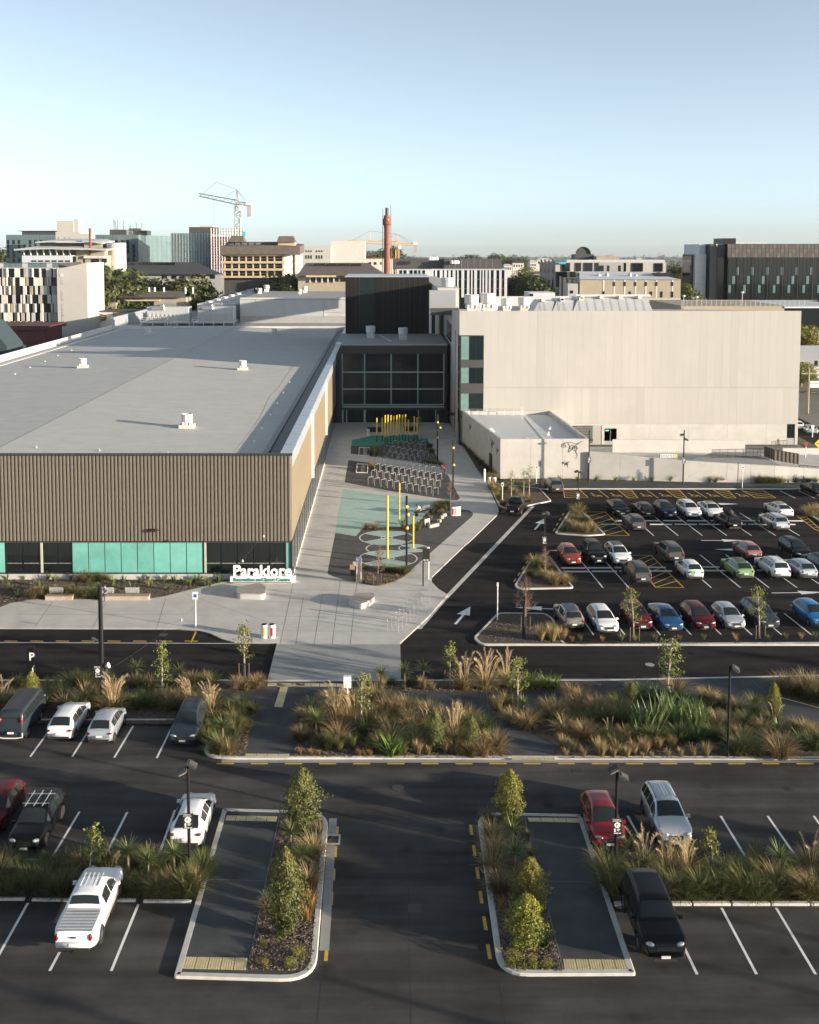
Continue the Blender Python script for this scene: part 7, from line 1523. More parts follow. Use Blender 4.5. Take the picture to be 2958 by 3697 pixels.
for x, y, n, s, l in ((590,800,7,1.05,'pampas with drooping plumes between the red and silver cars'),(740,820,12,.95,'pampas with upright straw plumes in front of the silver car, left clump'),(850,830,13,.95,'pampas with upright straw plumes in front of the silver car, right clump'),(1660,800,8,1.0,'pampas with pale plumes at the right frame edge')): pampas(l,'Q8',x,y,n,s,.02)
young('small leafy young tree rising behind the straw plumes at right','Q8',1035,800,1010,520,1.2,430,'young',.02,False,False)
for x, y, k, s in ((385,960,'spt',1.25),(800,960,'green',1.3),(950,950,'green',1.3),(1080,960,'greenm',1.2),(1230,950,'green',1.3),(1420,960,'greenm',1.25),(1700,970,'tanm',1.4),(1560,960,'spd',1.0)): tus(k,'Q8',x,y,s,W2_,.02)
fill('near_r', 30, ['green','tan','greenm','greenm','brna','green'], 1.0, 1.45, .78, W2_, .02, (10,26), .15)
# ================= islands beside the lane
shrub('dense olive shrub at the far end of the left island','Q6',1508,425,1490,118,1410,1600,'shrub'); shrub('dense rounded shrub in the middle of the left island','Q6',1425,945,1410,522,1325,1512,'shrub')
cabbage('cabbage tree below the far shrub on the left island','Q6',1450,510,1445,420,.95); cabbage('second cabbage tree on the left island, nearer the lane','Q6',1510,615,1508,530,.95)
W3_ = 'on the left island'
for x, y, k, s in ((1565,545,'tan',1.25),(1545,800,'org',1.9),(1530,860,'org',1.5),(1540,690,'brna',1.1),(1340,770,'tinyg',1.8),(1410,560,'spd',.9),(1590,420,'smt',1.2),(1360,830,'brna',.9),(1500,700,'spt',.9)): tus(k,'Q6',x,y,s,W3_)
for i, (x, y, s) in enumerate(((1392,945,.7),(1315,982,.4),(1492,1040,.75),(1315,1085,.6),(1452,1088,.65))): cushion('low yellow-green cushion shrub on the left island, %s from the top' % ORD[i], 'Q6', x, y, s)
shrub('dense yellow-lit shrub at the far end of the right island','Q7',1225,625,1190,265,1108,1300,'shrub_y'); shrub('bright yellow-green shrub in the middle of the right island','Q7',1365,1260,1350,880,1235,1480,'shrub_y'); shrub('olive shrub in front of the bright one on the right island','Q7',1340,1485,1345,1130,1205,1490,'shrub_y')
cabbage('cabbage tree below the far shrub on the right island','Q7',1245,765,1245,665,.95); cabbage('sunlit cabbage tree in the middle of the right island','Q7',1262,925,1258,815,1.1)
W4_ = 'on the right island'
for x, y, k, s in ((1105,735,'brna',1.1),(1125,850,'tan',1.1),(1110,950,'brna',1.1),(1165,1090,'brn',1.25),(1085,600,'brna',.8),(1170,1220,'org',1.3),(1470,1470,'tinyg',2.2),(1375,860,'spd',.9),(1360,720,'smg',1.0)): tus(k,'Q7',x,y,s,W4_)
for i, (x, y, s) in enumerate(((1240,1500,.6),(1275,1600,1.0),(1378,1605,.75),(1478,1610,.65))): cushion('low mossy cushion shrub on the right island, %s from the left' % ORD[i], 'Q7', x, y, s)
# ================= beds along the left bays and street
W5_ = 'in the bed in front of the left parked cars'
pampas('large pampas with many cream plumes behind the silver hatchback','Q3',640,1045,26,1.15); pampas('pampas leaning left behind the dark grey wagon','Q3',1085,1025,12,1.0,None,pi); pampas('pampas with upright plumes right of the dark grey wagon','Q3',1195,1075,16,1.05); pampas('pampas with a few plumes at the left frame edge','Q3',15,1020,9,1.05)
shrub('small conical golden shrub behind the van','Q3',182,1000,180,832,138,226,'shrub_y')
cabbage('cabbage tree on the corner bed right of the dark wagon','Q3',1262,1235,1265,1130,1.05)
for x, y, k, s in ((1300,1290,'tan',1.15),(1255,1280,'spt',1.0),(1370,1060,'green',1.2),(1430,1060,'green',1.0),(1345,1165,'brna',1.1),(1390,1130,'greenm',.9),(1290,1120,'brn',.9)): tus(k,'Q3',x,y,s,W5_)
young('thin bare sapling with two stakes beside the left path','Q3',1328,1010,1330,880,.9,0,'young',None,True)
fill('bays_left', 34, ['dark','tan','green','spd','brna','greenm'], 1.1, 1.5, .85, W5_, None, (-27,-9.2), .1, lambda p: p[1] > 67.6 or p[0] > -12)
W6_ = 'in the narrow bed along the street, left'
cabbage('cabbage tree in the street bed, left of the thin tree','Q3',775,880,778,800,.95); cabbage('cabbage tree in the street bed, right of the thin tree','Q3',1015,880,1020,825,1.0); cabbage('cabbage tree beside the tall black lamp post','Q3',612,880,615,850,.8)
young('thin leafy young tree between the two street bed cabbage trees','Q3',918,985,920,655,.75,520); young('thin leafy young tree at the right end of the left street bed','Q3',1385,855,1382,540,.9,520)
for x, y, k, s in ((450,905,'greenm',1.3),(400,900,'green',1.1),(510,905,'greenm',1.2),(270,900,'smg',1.3),(320,900,'smg',1.5),(820,915,'green',1.2),(760,905,'brn',1.0),(860,920,'brna',1.0),(1095,890,'tan',1.0),(1200,905,'green',1.15),(1160,890,'brna',1.0),(1345,920,'tan',1.0),(1390,925,'tan',1.2),(1450,915,'tan',1.15),(1480,900,'brna',.9),(100,905,'dark',1.0),(960,905,'greenm',1.0),(990,915,'dark',1.0),(1050,900,'tan',.8),(650,900,'green',1.0)): tus(k,'Q3',x,y,s,W6_)
# ================= centre bed
W7_ = 'in the centre bed between the two paths'
cabbage('cabbage tree at the left corner of the centre bed','Q4',245,1300,245,1205,1.15); young('thin leafy young tree in the centre bed beside the white box sign','Q4',525,1270,530,905,1.1,520)
pampas('tall pale pampas left of the white box sign','Q4',375,1215,16,1.15); pampas('pampas with fewer plumes right of the white box sign','Q4',470,1200,9,1.0); pampas('cream pampas at the right end of the centre bed','Q4',1105,1310,13,1.0); pampas('short pampas tuft in the middle of the centre bed','Q4',935,1240,3,.6)
shrub('dark conical shrub right of middle in the centre bed','Q4',985,1395,985,1160,925,1035,'shrub'); shrub('slim brownish conical shrub at the right of the centre bed','Q4',1215,1395,1215,1195,1170,1255,'shrub')
tus('lime','Q4',715,1430,1.25,W7_); tus('lime','Q4',760,1420,.9,W7_)
for x, y, k, s in ((830,1340,'fxl',1.1),(900,1330,'fxl',1.0),(150,1330,'brn',1.2),(340,1390,'spg',1.35),(390,1400,'spg',1.2),(470,1385,'spg',1.3),(880,1415,'spt',1.1),(945,1420,'smt',1.2),(795,1410,'smt',1.3),(1050,1410,'smt',1.5),(1110,1400,'tan',1.1),(1210,1425,'tanm',1.1),(1290,1390,'tan',1.3),(1290,1430,'tan',1.0),(1370,1395,'tan',1.35),(1330,1360,'tanm',1.1),(750,1170,'tanm',1.3),(820,1190,'brn',1.3),(680,1180,'brn',1.3),(600,1170,'brn',1.2),(870,1225,'greenm',1.2),(515,1430,'org',.9),(545,1430,'org',.8),(145,1420,'org',.8),(215,1425,'org',.8),(265,1425,'org',.7),(580,1430,'org',.8)): tus(k,'Q4',x,y,s,W7_)
fill('centre', 34, ['dark','brn','tan','tanm','green','greenm','brna'], 1.1, 1.55, .9, W7_, None, (-8,10), .5, lambda p: p[1] > 61.9)
W8_ = 'in the narrow bed along the street, centre'
for x, y, hx, hy, l in ((795,1005,795,905,'cabbage tree in the centre street bed, middle of three'),(915,985,918,890,'cabbage tree in the centre street bed, right of three'),(650,980,650,925,'cabbage tree in the centre street bed, left of three')): cabbage(l,'Q4',x,y,hx,hy,1.0)
young('thin spreading young tree in the centre street bed','Q4',1078,985,1080,728,1.1,480)
for x, y, n, l in ((1165,1015,13,'left of three sunlit pampas in the centre street bed'),(1300,1010,18,'middle of three sunlit pampas in the centre street bed'),(1440,1000,10,'right of three sunlit pampas in the centre street bed')): pampas(l,'Q4',x,y,n,1.2)
for x, y, k, s in ((650,1015,'spt',1.2),(912,1015,'spt',1.1),(705,985,'dark',.8),(970,1020,'smt',1.2),(1045,1010,'smg',1.2),(835,985,'dark',.9),(1590,1000,'lime',1.0),(1530,1005,'greenm',1.3),(1680,1005,'lime',1.1),(1730,1005,'lime',1.0),(1640,1000,'greenm',.9),(790,1015,'smg',.9)): tus(k,'Q4',x,y,s,W8_)
W9_ = 'in the small bed right of the curved path'
young('thin young tree with pale trunk in the small bed right of curved path','Q4',1500,1145,1500,815,1.2,560)
cabbage('cabbage tree beside the pale-trunked tree in the small bed','Q4',1535,1175,1535,1105,.85)
for x, y, k, s in ((1375,1150,'spt',1.35),(1410,1185,'smg',1.5),(1470,1225,'tan',1.1),(1560,1255,'tan',1.25),(1430,1110,'brna',1.0),(1600,1210,'brna',1.0)): tus(k,'Q4',x,y,s,W9_)
# ================= right bed
WA_ = 'in the large right bed'
young('tallest leafy young tree standing in the large right bed','Q5',828,445,862,85,1.15,700)
for x, y, s in ((700,650,1.15),(760,640,1.25),(640,640,.9),(870,600,1.25),(900,620,1.1),(985,640,1.1),(1040,620,1.0),(820,560,1.1)): tus('fx','Q5',x,y,s,WA_)
for x, y, s in ((690,440,1.2),(750,450,1.3),(860,450,1.2),(930,500,1.2),(1000,540,1.2),(1060,560,1.1),(660,680,1.1),(760,690,1.1),(900,690,1.1),(1000,690,1.1),(1100,680,1.0)): tus('fxl','Q5',x,y,s,WA_)
for x, y, k, s in ((180,570,'brn',1.5),(130,530,'brn',1.3),(330,480,'brn',1.5),(300,520,'brna',1.3),(420,540,'brn',1.5),(390,600,'dark',1.3),(540,520,'greenm',1.4),(560,600,'dark',1.5),(480,600,'dark',1.3),(220,650,'tan',1.4),(340,680,'brn',1.0),(1090,470,'tanm',1.4),(1050,460,'brn',1.2),(1150,500,'brna',1.3),(1240,520,'tan',1.2),(1300,600,'dark',1.3),(1200,600,'brn',1.3),(1120,600,'brn',1.2),(1290,770,'green',1.5),(1240,775,'green',1.4),(1370,775,'green',1.4),(1500,800,'tan',1.5),(1470,770,'brna',1.4),(1540,740,'tan',1.3),(1620,720,'fxl',1.0),(1690,740,'dark',1.3),(1590,640,'dark',1.3),(1640,650,'brn',1.2),(1400,640,'brn',1.2),(1430,700,'dark',1.2),(1700,680,'tan',1.1),(1180,700,'dark',1.1),(1180,640,'dark',1.2)): tus(k,'Q5',x,y,s,WA_)
for i, (x, y, s) in enumerate(((235,780,1.0),(220,735,1.0),(280,755,.95),(340,785,1.2),(440,780,1.35),(515,785,.7),(545,770,1.4),(595,785,.8),(635,770,1.1),(685,785,.6),(700,765,1.2),(740,785,.4),(835,785,1.1),(860,735,1.0),(910,785,.7),(985,780,1.4),(1060,780,1.1),(780,740,1.0),(1110,760,1.0))): tus('spt' if i%3 else 'smt','Q5',x,y,s,'along the kerb of the large right bed')
cabbage('cabbage tree low among grasses in the large right bed','Q5',480,680,482,655,.7); pampas('single pale plume rising in the large right bed','Q5',495,680,3,.75,None,pi/2,'gr_green'); cabbage('cabbage tree at the right side of the large right bed','Q5',1480,680,1480,620,.9)
shrub('slim olive shrub at the right end of the large right bed','Q5',1455,560,1455,360,1415,1497,'shrub_y'); shrub('small olive shrub behind the large right bed left of the tall tree','Q5',620,460,620,350,585,655,'shrub')
pampas('pampas with three plumes beside the slim olive shrub','Q5',1450,590,3,.8,None,None,'gr_green')
fill('right', 26, ['tan','brn','greenm','green','tanm'], 1.0, 1.4, .9, WA_, None, (10,27), .5, lambda p: p[1] > 62.2)
for x, y, k, s in ((1540,400,'brn',1.5),(1600,420,'dark',1.4),(1660,430,'brn',1.6),(1700,400,'tanm',1.5),(1720,460,'dark',1.4),(1580,385,'brna',1.2),(1640,380,'brna',1.3),(1780,430,'brn',1.5)): tus(k,'Q5',x,y,s,'in the far right bed beside the yellow path edge')
# ================= far lot islands, plaza and court beds, gardens along the walls
def place(v, rows, where, z=None):
    for x, y, k, s in rows: tus(k, v, x, y, s, where, z)
ZI = ZP+.002
place('R6', [(620,975,'tan',1.4),(650,978,'tanm',1.3),(690,975,'tan',1.3),(600,930,'greenm',1.3),(640,940,'green',1.2),(590,955,'brna',1.2),(615,905,'tan',1.1),(560,975,'dark',.9),(660,945,'green',1.0)], 'on the upper triangular island of the far lot', ZI)
place('R6', [(540,1215,'tanm',1.4),(510,1220,'tan',1.4),(570,1210,'tan',1.1),(430,1150,'greenm',1.2),(420,1130,'tan',1.2),(470,1190,'brn',1.2),(480,1150,'brna',1.1),(400,1180,'green',1.0),(380,1215,'smg',1.2),(450,1115,'tan',1.0)], 'on the lower triangular island of the far lot', ZI)
young('spindly brown sapling at the light pole of the lower island','R6',470,1190,468,1050,.8,0,'young',ZI,True,False); place('R6',[(608,895,'green',1.3),(628,890,'tan',1.2),(455,1140,'green',1.2),(470,1125,'greenm',1.0)],'around the island light poles',ZI)
place('Q1', [(85,1000,'spt',1.4),(155,1000,'spt',1.6),(215,995,'spt',1.3),(120,990,'smg',1.3),(270,1005,'org',.9),(448,1005,'org',.9),(560,1000,'smg',1.3),(320,1000,'smg',1.0),(640,1000,'smt',1.0),(760,998,'smg',1.0),(905,998,'org',.9),(1045,995,'smg',1.0),(1230,992,'smt',1.0),(1530,990,'smg',1.0),(1620,988,'smt',1.0),(1700,985,'smg',1.0),(1240,1002,'org',.7),(1430,995,'smg',.9)], 'in the kerbed strip in front of the far lot', ZI)
young('thin lime-leaved tree in front of the dark red car in the front row','Q1',636,995,615,690,1.0,480,'young',ZI); young('thin lime-leaved tree in front of the dark grey wagon in the front row','Q1',1375,985,1360,680,1.0,480,'young',ZI)
young('bare twiggy sapling at the left end of the far lot strip','Q4',1548,640,1552,330,1.0,0,'young',ZI,True)
place('R6', [(225,785,'greenm',1.3),(245,800,'tan',1.3),(260,830,'green',1.3),(290,790,'green',1.1),(330,800,'tan',1.0),(375,835,'tan',1.2),(400,840,'brna',1.0),(310,840,'smg',1.1),(350,780,'smg',1.0),(240,780,'tanm',1.1),(280,855,'brn',1.0)], 'in the bed beside the black pickup', ZI)
for x, l in ((313,'slim young shrub left of three in the bed beside the pickup'),(370,'slim young shrub in the middle of the bed beside the pickup'),(395,'slim young shrub right of three in the bed beside the pickup')): young(l,'R6',x,840 if x<330 else 820,x,690 if x<380 else 672,.8,200,'young',ZI,False,False)
for i in range(9): tus('tiny','V8',70+i*230,818,2.6,'in the gravel bed under the retaining wall',ZP+.02)
place('V2', [(60,1230,'smg',1.6),(140,1225,'tan',1.1),(230,1220,'tan',1.2),(800,1235,'greenm',1.5),(870,1240,'greenm',1.6),(960,1240,'greenm',1.5),(1050,1240,'greenm',1.4),(1130,1240,'tan',1.2),(1350,1225,'dark',1.5),(1450,1225,'dark',1.4),(1560,1235,'green',1.2),(1660,1245,'green',1.1),(1250,1240,'smg',1.2)], 'along the foot of the retaining wall at right', ZP+.02)
place('V2', [(1540,900,'green',1.4),(1600,905,'tan',1.3),(1660,905,'green',1.3),(1500,890,'dark',1.2)], 'beside the curved planter wall at right', ZP)
for x, yb, yt, l in ((1095,720,560,'small sapling behind the mesh gate'),(1415,700,580,'small sapling right of the mesh gate'),(1285,960,910,'small sapling in front of the mesh fence')): young(l,'V2',x,yb,x,yt,1.0,140,'young',1.0 if yb < 800 else .1,False,False)
place('R6', [(1680,905,'tanm',1.5),(1700,900,'tan',1.4),(1730,895,'tan',1.4)], 'on the island at the right frame edge', ZI)
for i in range(14): tus(RN.choice(['greenm','green','dark']), None, 0, 0, RN.uniform(.8,1.1), 'in the bed along the annex side wall', ZP+.02, (14.9-i*.185+RN.uniform(-.7,-.1), 140.5+i*1.75))
place('R6', [(185,720,'smg',1.2),(215,735,'tan',1.1),(240,735,'tan',1.0),(300,745,'smg',.9),(340,745,'smt',1.0)], 'in the bed at the annex corner', ZP+.02)
# court beds
WC_ = 'in the middle court bed'
place('R5', [(700,1640,'brna',.9),(760,1640,'brna',1.0),(820,1650,'smg',1.0),(980,1625,'fx',.7),(1100,1650,'fx',.8),(1075,1640,'smt',1.0),(1010,1645,'brna',1.0),(1150,1590,'smg',1.2),(1200,1570,'smt',1.3),(1180,1540,'smg',1.1),(1240,1510,'smg',1.2),(1290,1510,'smt',1.1),(1320,1490,'smg',1.2),(1240,1465,'green',1.0),(1270,1460,'green',1.0),(1300,1458,'green',1.0),(1330,1455,'green',1.0),(1255,1480,'dark',.9)], WC_, ZP+.012)
place('R5', [(670,1950,'smg',1.2),(700,1950,'smg',1.1),(880,1975,'greenm',.8),(920,1975,'greenm',.9),(990,1985,'greenm',1.1),(1015,1975,'green',1.0),(830,1960,'dark',.8),(720,2060,'smt',.9),(850,2060,'smg',.9),(680,2050,'smg',.8),(760,2040,'smt',.7),(940,2020,'smt',.8)], 'in the front court bed', ZP+.1)
place('R5', [(748,1060,'greenm',1.3),(760,1030,'greenm',1.3),(742,1050,'brn',1.0),(740,1180,'spt',1.4),(750,1185,'green',1.2),(1150,1135,'greenm',1.0),(1185,1130,'greenm',1.0),(1220,1140,'greenm',1.0),(1255,1148,'green',1.0),(1275,1150,'green',1.0),(1210,1040,'dark',1.0),(1190,1000,'dark',1.0)], 'beside the bicycle stands in the court', ZP+.012)
young('bare twiggy sapling in the front court bed','R5',782,2070,800,1780,.9,0,'young',ZP+.1,True); young('bare reddish sapling beside the black light pole in the court','R5',1352,1475,1345,1270,.9,0,'young',ZP,True,False); young('brownish young tree between the two bicycle areas','R5',758,1110,758,985,.9,180,'shrub',ZP,False,False)
for x, l in ((840,'left'),(975,'middle'),(1105,'right')): young('slim young tree among the yellow poles, %s of three' % l,'R5',x,900 if x<1000 else 885,x,800 if x<900 else 760,1.0,160,'young',ZP,False,False)
# garden in front of the hall
WG = 'in the bark garden along the hall front'
place('Q3', [(190,405,'brn',1.2),(230,400,'brna',1.2),(280,395,'greenm',1.3),(330,395,'brna',1.2),(380,398,'greenm',1.3),(430,400,'green',1.3),(480,402,'brna',1.2),(530,402,'greenm',1.3),(560,400,'brn',1.1),(470,310,'tanm',1.1),(520,308,'green',1.2),(570,306,'greenm',1.2),(600,302,'tan',1.0),(500,318,'brna',.9),(840,345,'smt',1.2),(770,400,'smt',1.0),(1160,340,'smg',1.2),(1190,340,'smg',1.1)], WG)
for x, y in ((15,320),(40,300),(100,400),(135,300),(275,300),(310,312),(400,300),(745,360),(785,318),(860,330),(930,318),(962,360),(985,310),(1030,325),(1075,335),(1100,320),(1130,310),(1180,330),(640,330),(700,315),(220,340),(60,360),(840,305),(560,345),(1240,318)): tus(RN.choice(['tiny','tinyg']),'Q3',x,y,RN.uniform(1.5,2.5),WG)
# ---- bark chips lying in the nearest beds
def chips(key, n, z, xlim=(-40,40), sz=.075):
    r = random.Random(len(key)*7+n); poly = BED[key]; xs = [p[0] for p in poly]; ys = [p[1] for p in poly]; mb = MB(); k = 0
    while k < n:
        p = (r.uniform(max(min(xs),xlim[0]),min(max(xs),xlim[1])), r.uniform(min(ys),max(ys)))
        if not inside(p, poly): continue
        k += 1; a = r.uniform(0,6.28); s = sz*r.uniform(.4,1.3); w_ = s*r.uniform(.25,.6); u = Vector((cos(a),sin(a),r.uniform(-.25,.25)))*s; q = Vector((-sin(a),cos(a),r.uniform(-.3,.3)))*w_; c = Vector((p[0],p[1],z+r.uniform(.01,.035))); h = Vector((0,0,.02))
        mb.add([tuple(c-u),tuple(c+q),tuple(c+u),tuple(c-q),tuple(c+h)], [(0,1,4),(1,2,4),(2,3,4),(3,0,4)])
    o = mb.build('bark_chips', K['chip'], None); tag(o, 'loose bark chips scattered over the planting bed', 'mulch', None, 'stuff')
chips('isle_l', 3200, ZB); chips('isle_r', 3200, ZB); chips('centre', 3500, ZB, (-9,10)); chips('right', 3500, ZB, (9,28)); chips('front', 4500, ZB+.012, (-38,-8), .1); chips('bays_left', 1800, ZB, (-14,-8)); chips('court_front', 900, ZP+.1); chips('C', 1600, ZI+.01, (8,34)); chips('street_centre', 1200, ZB, (-6,16))
# ================= trees of the town
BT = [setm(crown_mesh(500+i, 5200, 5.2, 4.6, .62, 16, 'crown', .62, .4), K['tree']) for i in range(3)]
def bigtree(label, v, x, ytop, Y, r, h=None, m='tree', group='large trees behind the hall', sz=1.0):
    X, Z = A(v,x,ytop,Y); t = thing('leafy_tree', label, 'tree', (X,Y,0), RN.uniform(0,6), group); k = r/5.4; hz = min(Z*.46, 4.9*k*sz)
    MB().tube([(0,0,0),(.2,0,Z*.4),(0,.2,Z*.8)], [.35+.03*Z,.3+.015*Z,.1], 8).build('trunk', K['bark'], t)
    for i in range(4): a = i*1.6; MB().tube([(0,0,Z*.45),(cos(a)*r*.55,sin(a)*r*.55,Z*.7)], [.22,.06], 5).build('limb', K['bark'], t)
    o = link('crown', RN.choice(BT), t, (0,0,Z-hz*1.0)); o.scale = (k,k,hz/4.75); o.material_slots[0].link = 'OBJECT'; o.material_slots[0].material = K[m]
for x, y, Y, r, l in ((640,535,352,13,'big round tree directly right of the finned office end wall'),(760,552,360,15,'broad tree second from the finned office'),(700,600,335,12,'darker tree in front of the two tall left trees'),(600,640,330,11,'shaded tree low beside the finned office wall'),(950,612,350,13,'round tree in front of the slate roofed hall'),(1170,588,345,12,'bright round tree left of the rooftop chillers'),(860,650,338,11,'low dark tree behind the tiled house'),(1060,640,352,10,'small tree between the slate hall trees')): bigtree(l,'R1',x,y,Y,r)
bigtree('dark conifer-like tree in front of the cream hotel corner','W2',1205,905,340,10); bigtree('low bush-like tree right of the dark hotel tree','W2',1290,960,335,5)
for x, y, Y, r, m, l in ((1640,600,380,9,'tree','dark tree between the striped and chequered blocks'),(1590,640,420,8,'shrub','sunlit tree beside the striped block'),): bigtree(l,'W3',x,y,Y,r,None,m)
for x, y, Y, r, m, l in ((60,480,365,9,'tree','tall dark tree left of the chequered block'),(150,500,430,7,'shrub','sunlit tree close to the chequered block end'),(30,400,520,8,'shrub','yellowish tree far left of the chequered block'),(1660,560,330,7,'tree','round tree right of the tan block'),(1560,380,480,11,'tree','broad tree behind the tan block roof'),(1660,370,470,10,'tree','broad tree left of the dark glass office'),(1600,470,420,8,'tree','tree between tan block and dark glass office')): bigtree(l,'W4',x,y,Y,r,None,m)
for x, y, Y, r, l in ((200,362,760,13,'tall round tree on the horizon left of the chimney'),(345,395,720,12,'second tree on the horizon left of the chimney'),(420,392,730,12,'third tree on the horizon left of the chimney'),(540,355,800,13,'tall tree on the horizon right of the chimney'),(35,352,820,10,'small tree top above the white block'),(1230,430,900,17,'broad horizon tree above the striped block'),(1465,420,760,9,'columnar horizon tree above the striped block end'),(1580,470,650,9,'round yellowish tree near the distant white house'),(1640,435,800,14,'dark broad tree right of the columnar one')): bigtree(l,'W3',x,y,Y,r,None,'far','trees on the horizon')
bigtree('dark tree at the left frame edge behind glass offices','W1',35,365,600,14,None,'far','trees on the horizon'); bigtree('dark tree in the gap between the two glass offices','R1',1050,425,560,12,None,'far','trees on the horizon')
for x, y, Y, r, m, l in ((150,905,235,4.0,'young','orange autumn tree beyond the white hall corner'),(190,420,300,6,'shrub_y','sunlit small tree below the parking deck at right edge'),(270,1330,225,5,'tree','low hedge-like tree beside the power pole')): bigtree(l,'W8',x,y,Y,r,None,m,'roadside trees')
# one far wood along the horizon
mb = MB(); r = random.Random(5)
for i in range(1500):
    Y = 620+ (r.random()**1.7)*3600; X = r.uniform(-.42,.46)*Y; h = r.uniform(7,15)*(1 if r.random()<.85 else 1.35); w_ = r.uniform(5,11)
    for k in range(26):
        a = r.uniform(0,6.28); e = r.random(); q = sqrt(1-(2*e-1)**2)*r.uniform(.5,1); p = Vector((X+cos(a)*q*w_, Y+sin(a)*q*w_, 1.0+e*h)); s = r.uniform(2.2,4.2); n_ = Vector((cos(a)*.6+r.uniform(-.5,.5),sin(a)*.6+r.uniform(-.5,.5),.4+r.random())).normalized(); u = n_.orthogonal().normalized()*s*.5; v_ = n_.cross(u).normalized()*s*.4
        mb.add([tuple(p-u),tuple(p+v_),tuple(p+u),tuple(p-v_)], [(0,1,2,3)])
o = mb.build('far_woods', K['far']); tag(o, 'hazy belt of distant suburban trees along the horizon', 'trees', None, 'stuff')

# ================================================================ STREET FURNITURE
def signpanel(par, x, y, z0, w_, h, s=1.0):
    MB().box(x-w_/2,x+w_/2,y-.02,y,z0,z0+h).build('sign_panel', K['blackmat'], par); f = y-.026
    MB().lathe([(0,-.004),(w_*.31,-.004),(w_*.31,.002)][::-1],18,(0,0,0),0,'y').build('sign_disc', K['wpost'], par, (x-.02*w_,f,z0+h*.58))
    text('sign_letter','P',h*.24,K['blackmat'],par,(x-.06*w_,f-.006,z0+h*.50),.018); text('sign_letter','5',h*.12,K['dgrey'],par,(x+.10*w_,f-.006,z0+h*.48))
    text('sign_text','Customers\u2019',h*.105,K['wpost'],par,(x-.10*w_,f,z0+h*.90),.012); text('sign_text','parking only',h*.105,K['wpost'],par,(x-.06*w_,f,z0+h*.81),.012)
    for k in range(3): MB().box(x-.05*w_,x+(.30-.06*k)*w_,f-.001,f+.004,z0+h*(.32-.055*k),z0+h*(.35-.055*k)).build('sign_line', K['wpost'], par)
    MB().box(x-.34*w_,x-.18*w_,f-.001,f+.004,z0+h*.14,z0+h*.36).build('sign_pictogram', K['wpost'], par); MB().box(x-.36*w_,x+.1*w_,f-.001,f+.004,z0+h*.04,z0+h*.09).box(x+.16*w_,x+.38*w_,f-.001,f+.004,z0+h*.04,z0+h*.09).build('sign_line', K['wpost'], par)
def lamp(label, v, b, tp, heads=(), sign=None, r=.075, z=0.0, name='lamp_post', extra=None):
    X, Y = G(v,*b,z); h = A(v,*tp,Y)[1]-z; t = thing(name, label, 'lamp post', (X,Y,z), 0, 'black lamp posts')
    MB().tube([(0,0,0),(0,0,.3),(0,0,h)], [r*1.5,r,r*.85], 10).build('pole', K['black'], t)
    for dx, dz, a in heads:
        o = MB().cbox((0,0,0),(.50,.34,.10)).cbox((0,0,.07),(.34,.26,.06)).build('lamp_head', K['dgrey'], t, (dx,-.12,h+dz)); o.rotation_euler = (.35,a,0)
        MB().tube([(0,0,h+dz*.6-.02),(dx*.6,-.08,h+dz)], .03, 5).build('bracket', K['black'], t)
        MB().cbox((0,0,0),(.40,.26,.02)).build('lens', K['wpost'], t, (dx-.06*sin(a),-.12,h+dz-.065)).rotation_euler = (.35,a,0)
    if sign: 
        x0, y0, x1, y1 = sign; a, c = A(v,x0,y1,Y), A(v,x1,y0,Y); signpanel(t, (a[0]+c[0])/2-X, -r-.03, a[1]-z, c[0]-a[0], c[1]-a[1])
    return t
lamp('black twin-head lamp post with parking sign in the left near strip','Q6',(945,612),(945,88),((.22,.12,.5),(-.26,-.22,-.5)),(915,320,966,396),.08,.02)
lamp('black twin-head lamp post with parking sign in the right near strip','Q8',(400,812),(410,150),((-.2,.15,-.5),(.28,-.22,.5)),(378,450,442,552),.08,.02)
lamp('black single-head lamp post standing in the large right bed','Q5',(1187,785),(1200,245),((.3,-.18,.6),),None,.08,ZP)
lamp('black lamp post with parking sign on the upper triangular island','Q1',(305,255),(305,8),((-.25,.1,-.3),(.3,-.05,.4)),(293,127,318,165),.07,ZI)
lamp('black lamp post with parking sign on the lower triangular island','Q1',(107,495),(107,250),((.25,.05,.5),(-.1,.1,-.3)),(94,385,122,428),.07,ZI)
lamp('black camera pole with parking sign left against the retaining wall','R6',(668,752),(671,512),((.2,-1.2,.3),),(662,634,677,661),.09,ZP)
lamp('black camera pole with parking sign further right along the retaining wall','R6',(1101,757),(1103,512),((.25,-1.2,.3),(-.3,-.6,-.2)),(1096,636,1112,664),.09,ZP)
t = lamp('tall thick black street pole rising in front of the hall left side','V7',(1278,985),(1210,-470),(),(1187,516,1272,660),.16,ZP)
h = A('V7',1210,-470,G('V7',1278,985,ZP)[1])[1]; MB().lathe([(.02,-.2),(.2,.05),(.2,.1),(.05,.16)],10,(0,0,0)).build('speaker', K['wpost'], t, (.42,-.1,2.55)).rotation_euler = (0,1.2,0); MB().tube([(0,0,2.55),(.3,-.05,2.55)], .03, 5).build('bracket', K['black'], t); MB().cbox((-.35,-.15,4.35),(.45,.3,.06),0,0,.4).build('solar_panel', K['slate'], t)
X, Y = G('V7',418,690,ZP); tt = thing('parking_totem', 'black upright parking totem with white P and arrow at left', 'sign', (X,Y,ZP)); zt = A('V7',430,290,Y)[1]-ZP
MB().prism(roundpoly([(-.38,-.12),(.16,-.12),(.16,.12),(-.38,.12)],.04,2), 0, zt).build('pylon', K['black'], tt); text('sign_letter','P',.8,K['wpost'],tt,(-.04,-.125,zt-.95),.018)
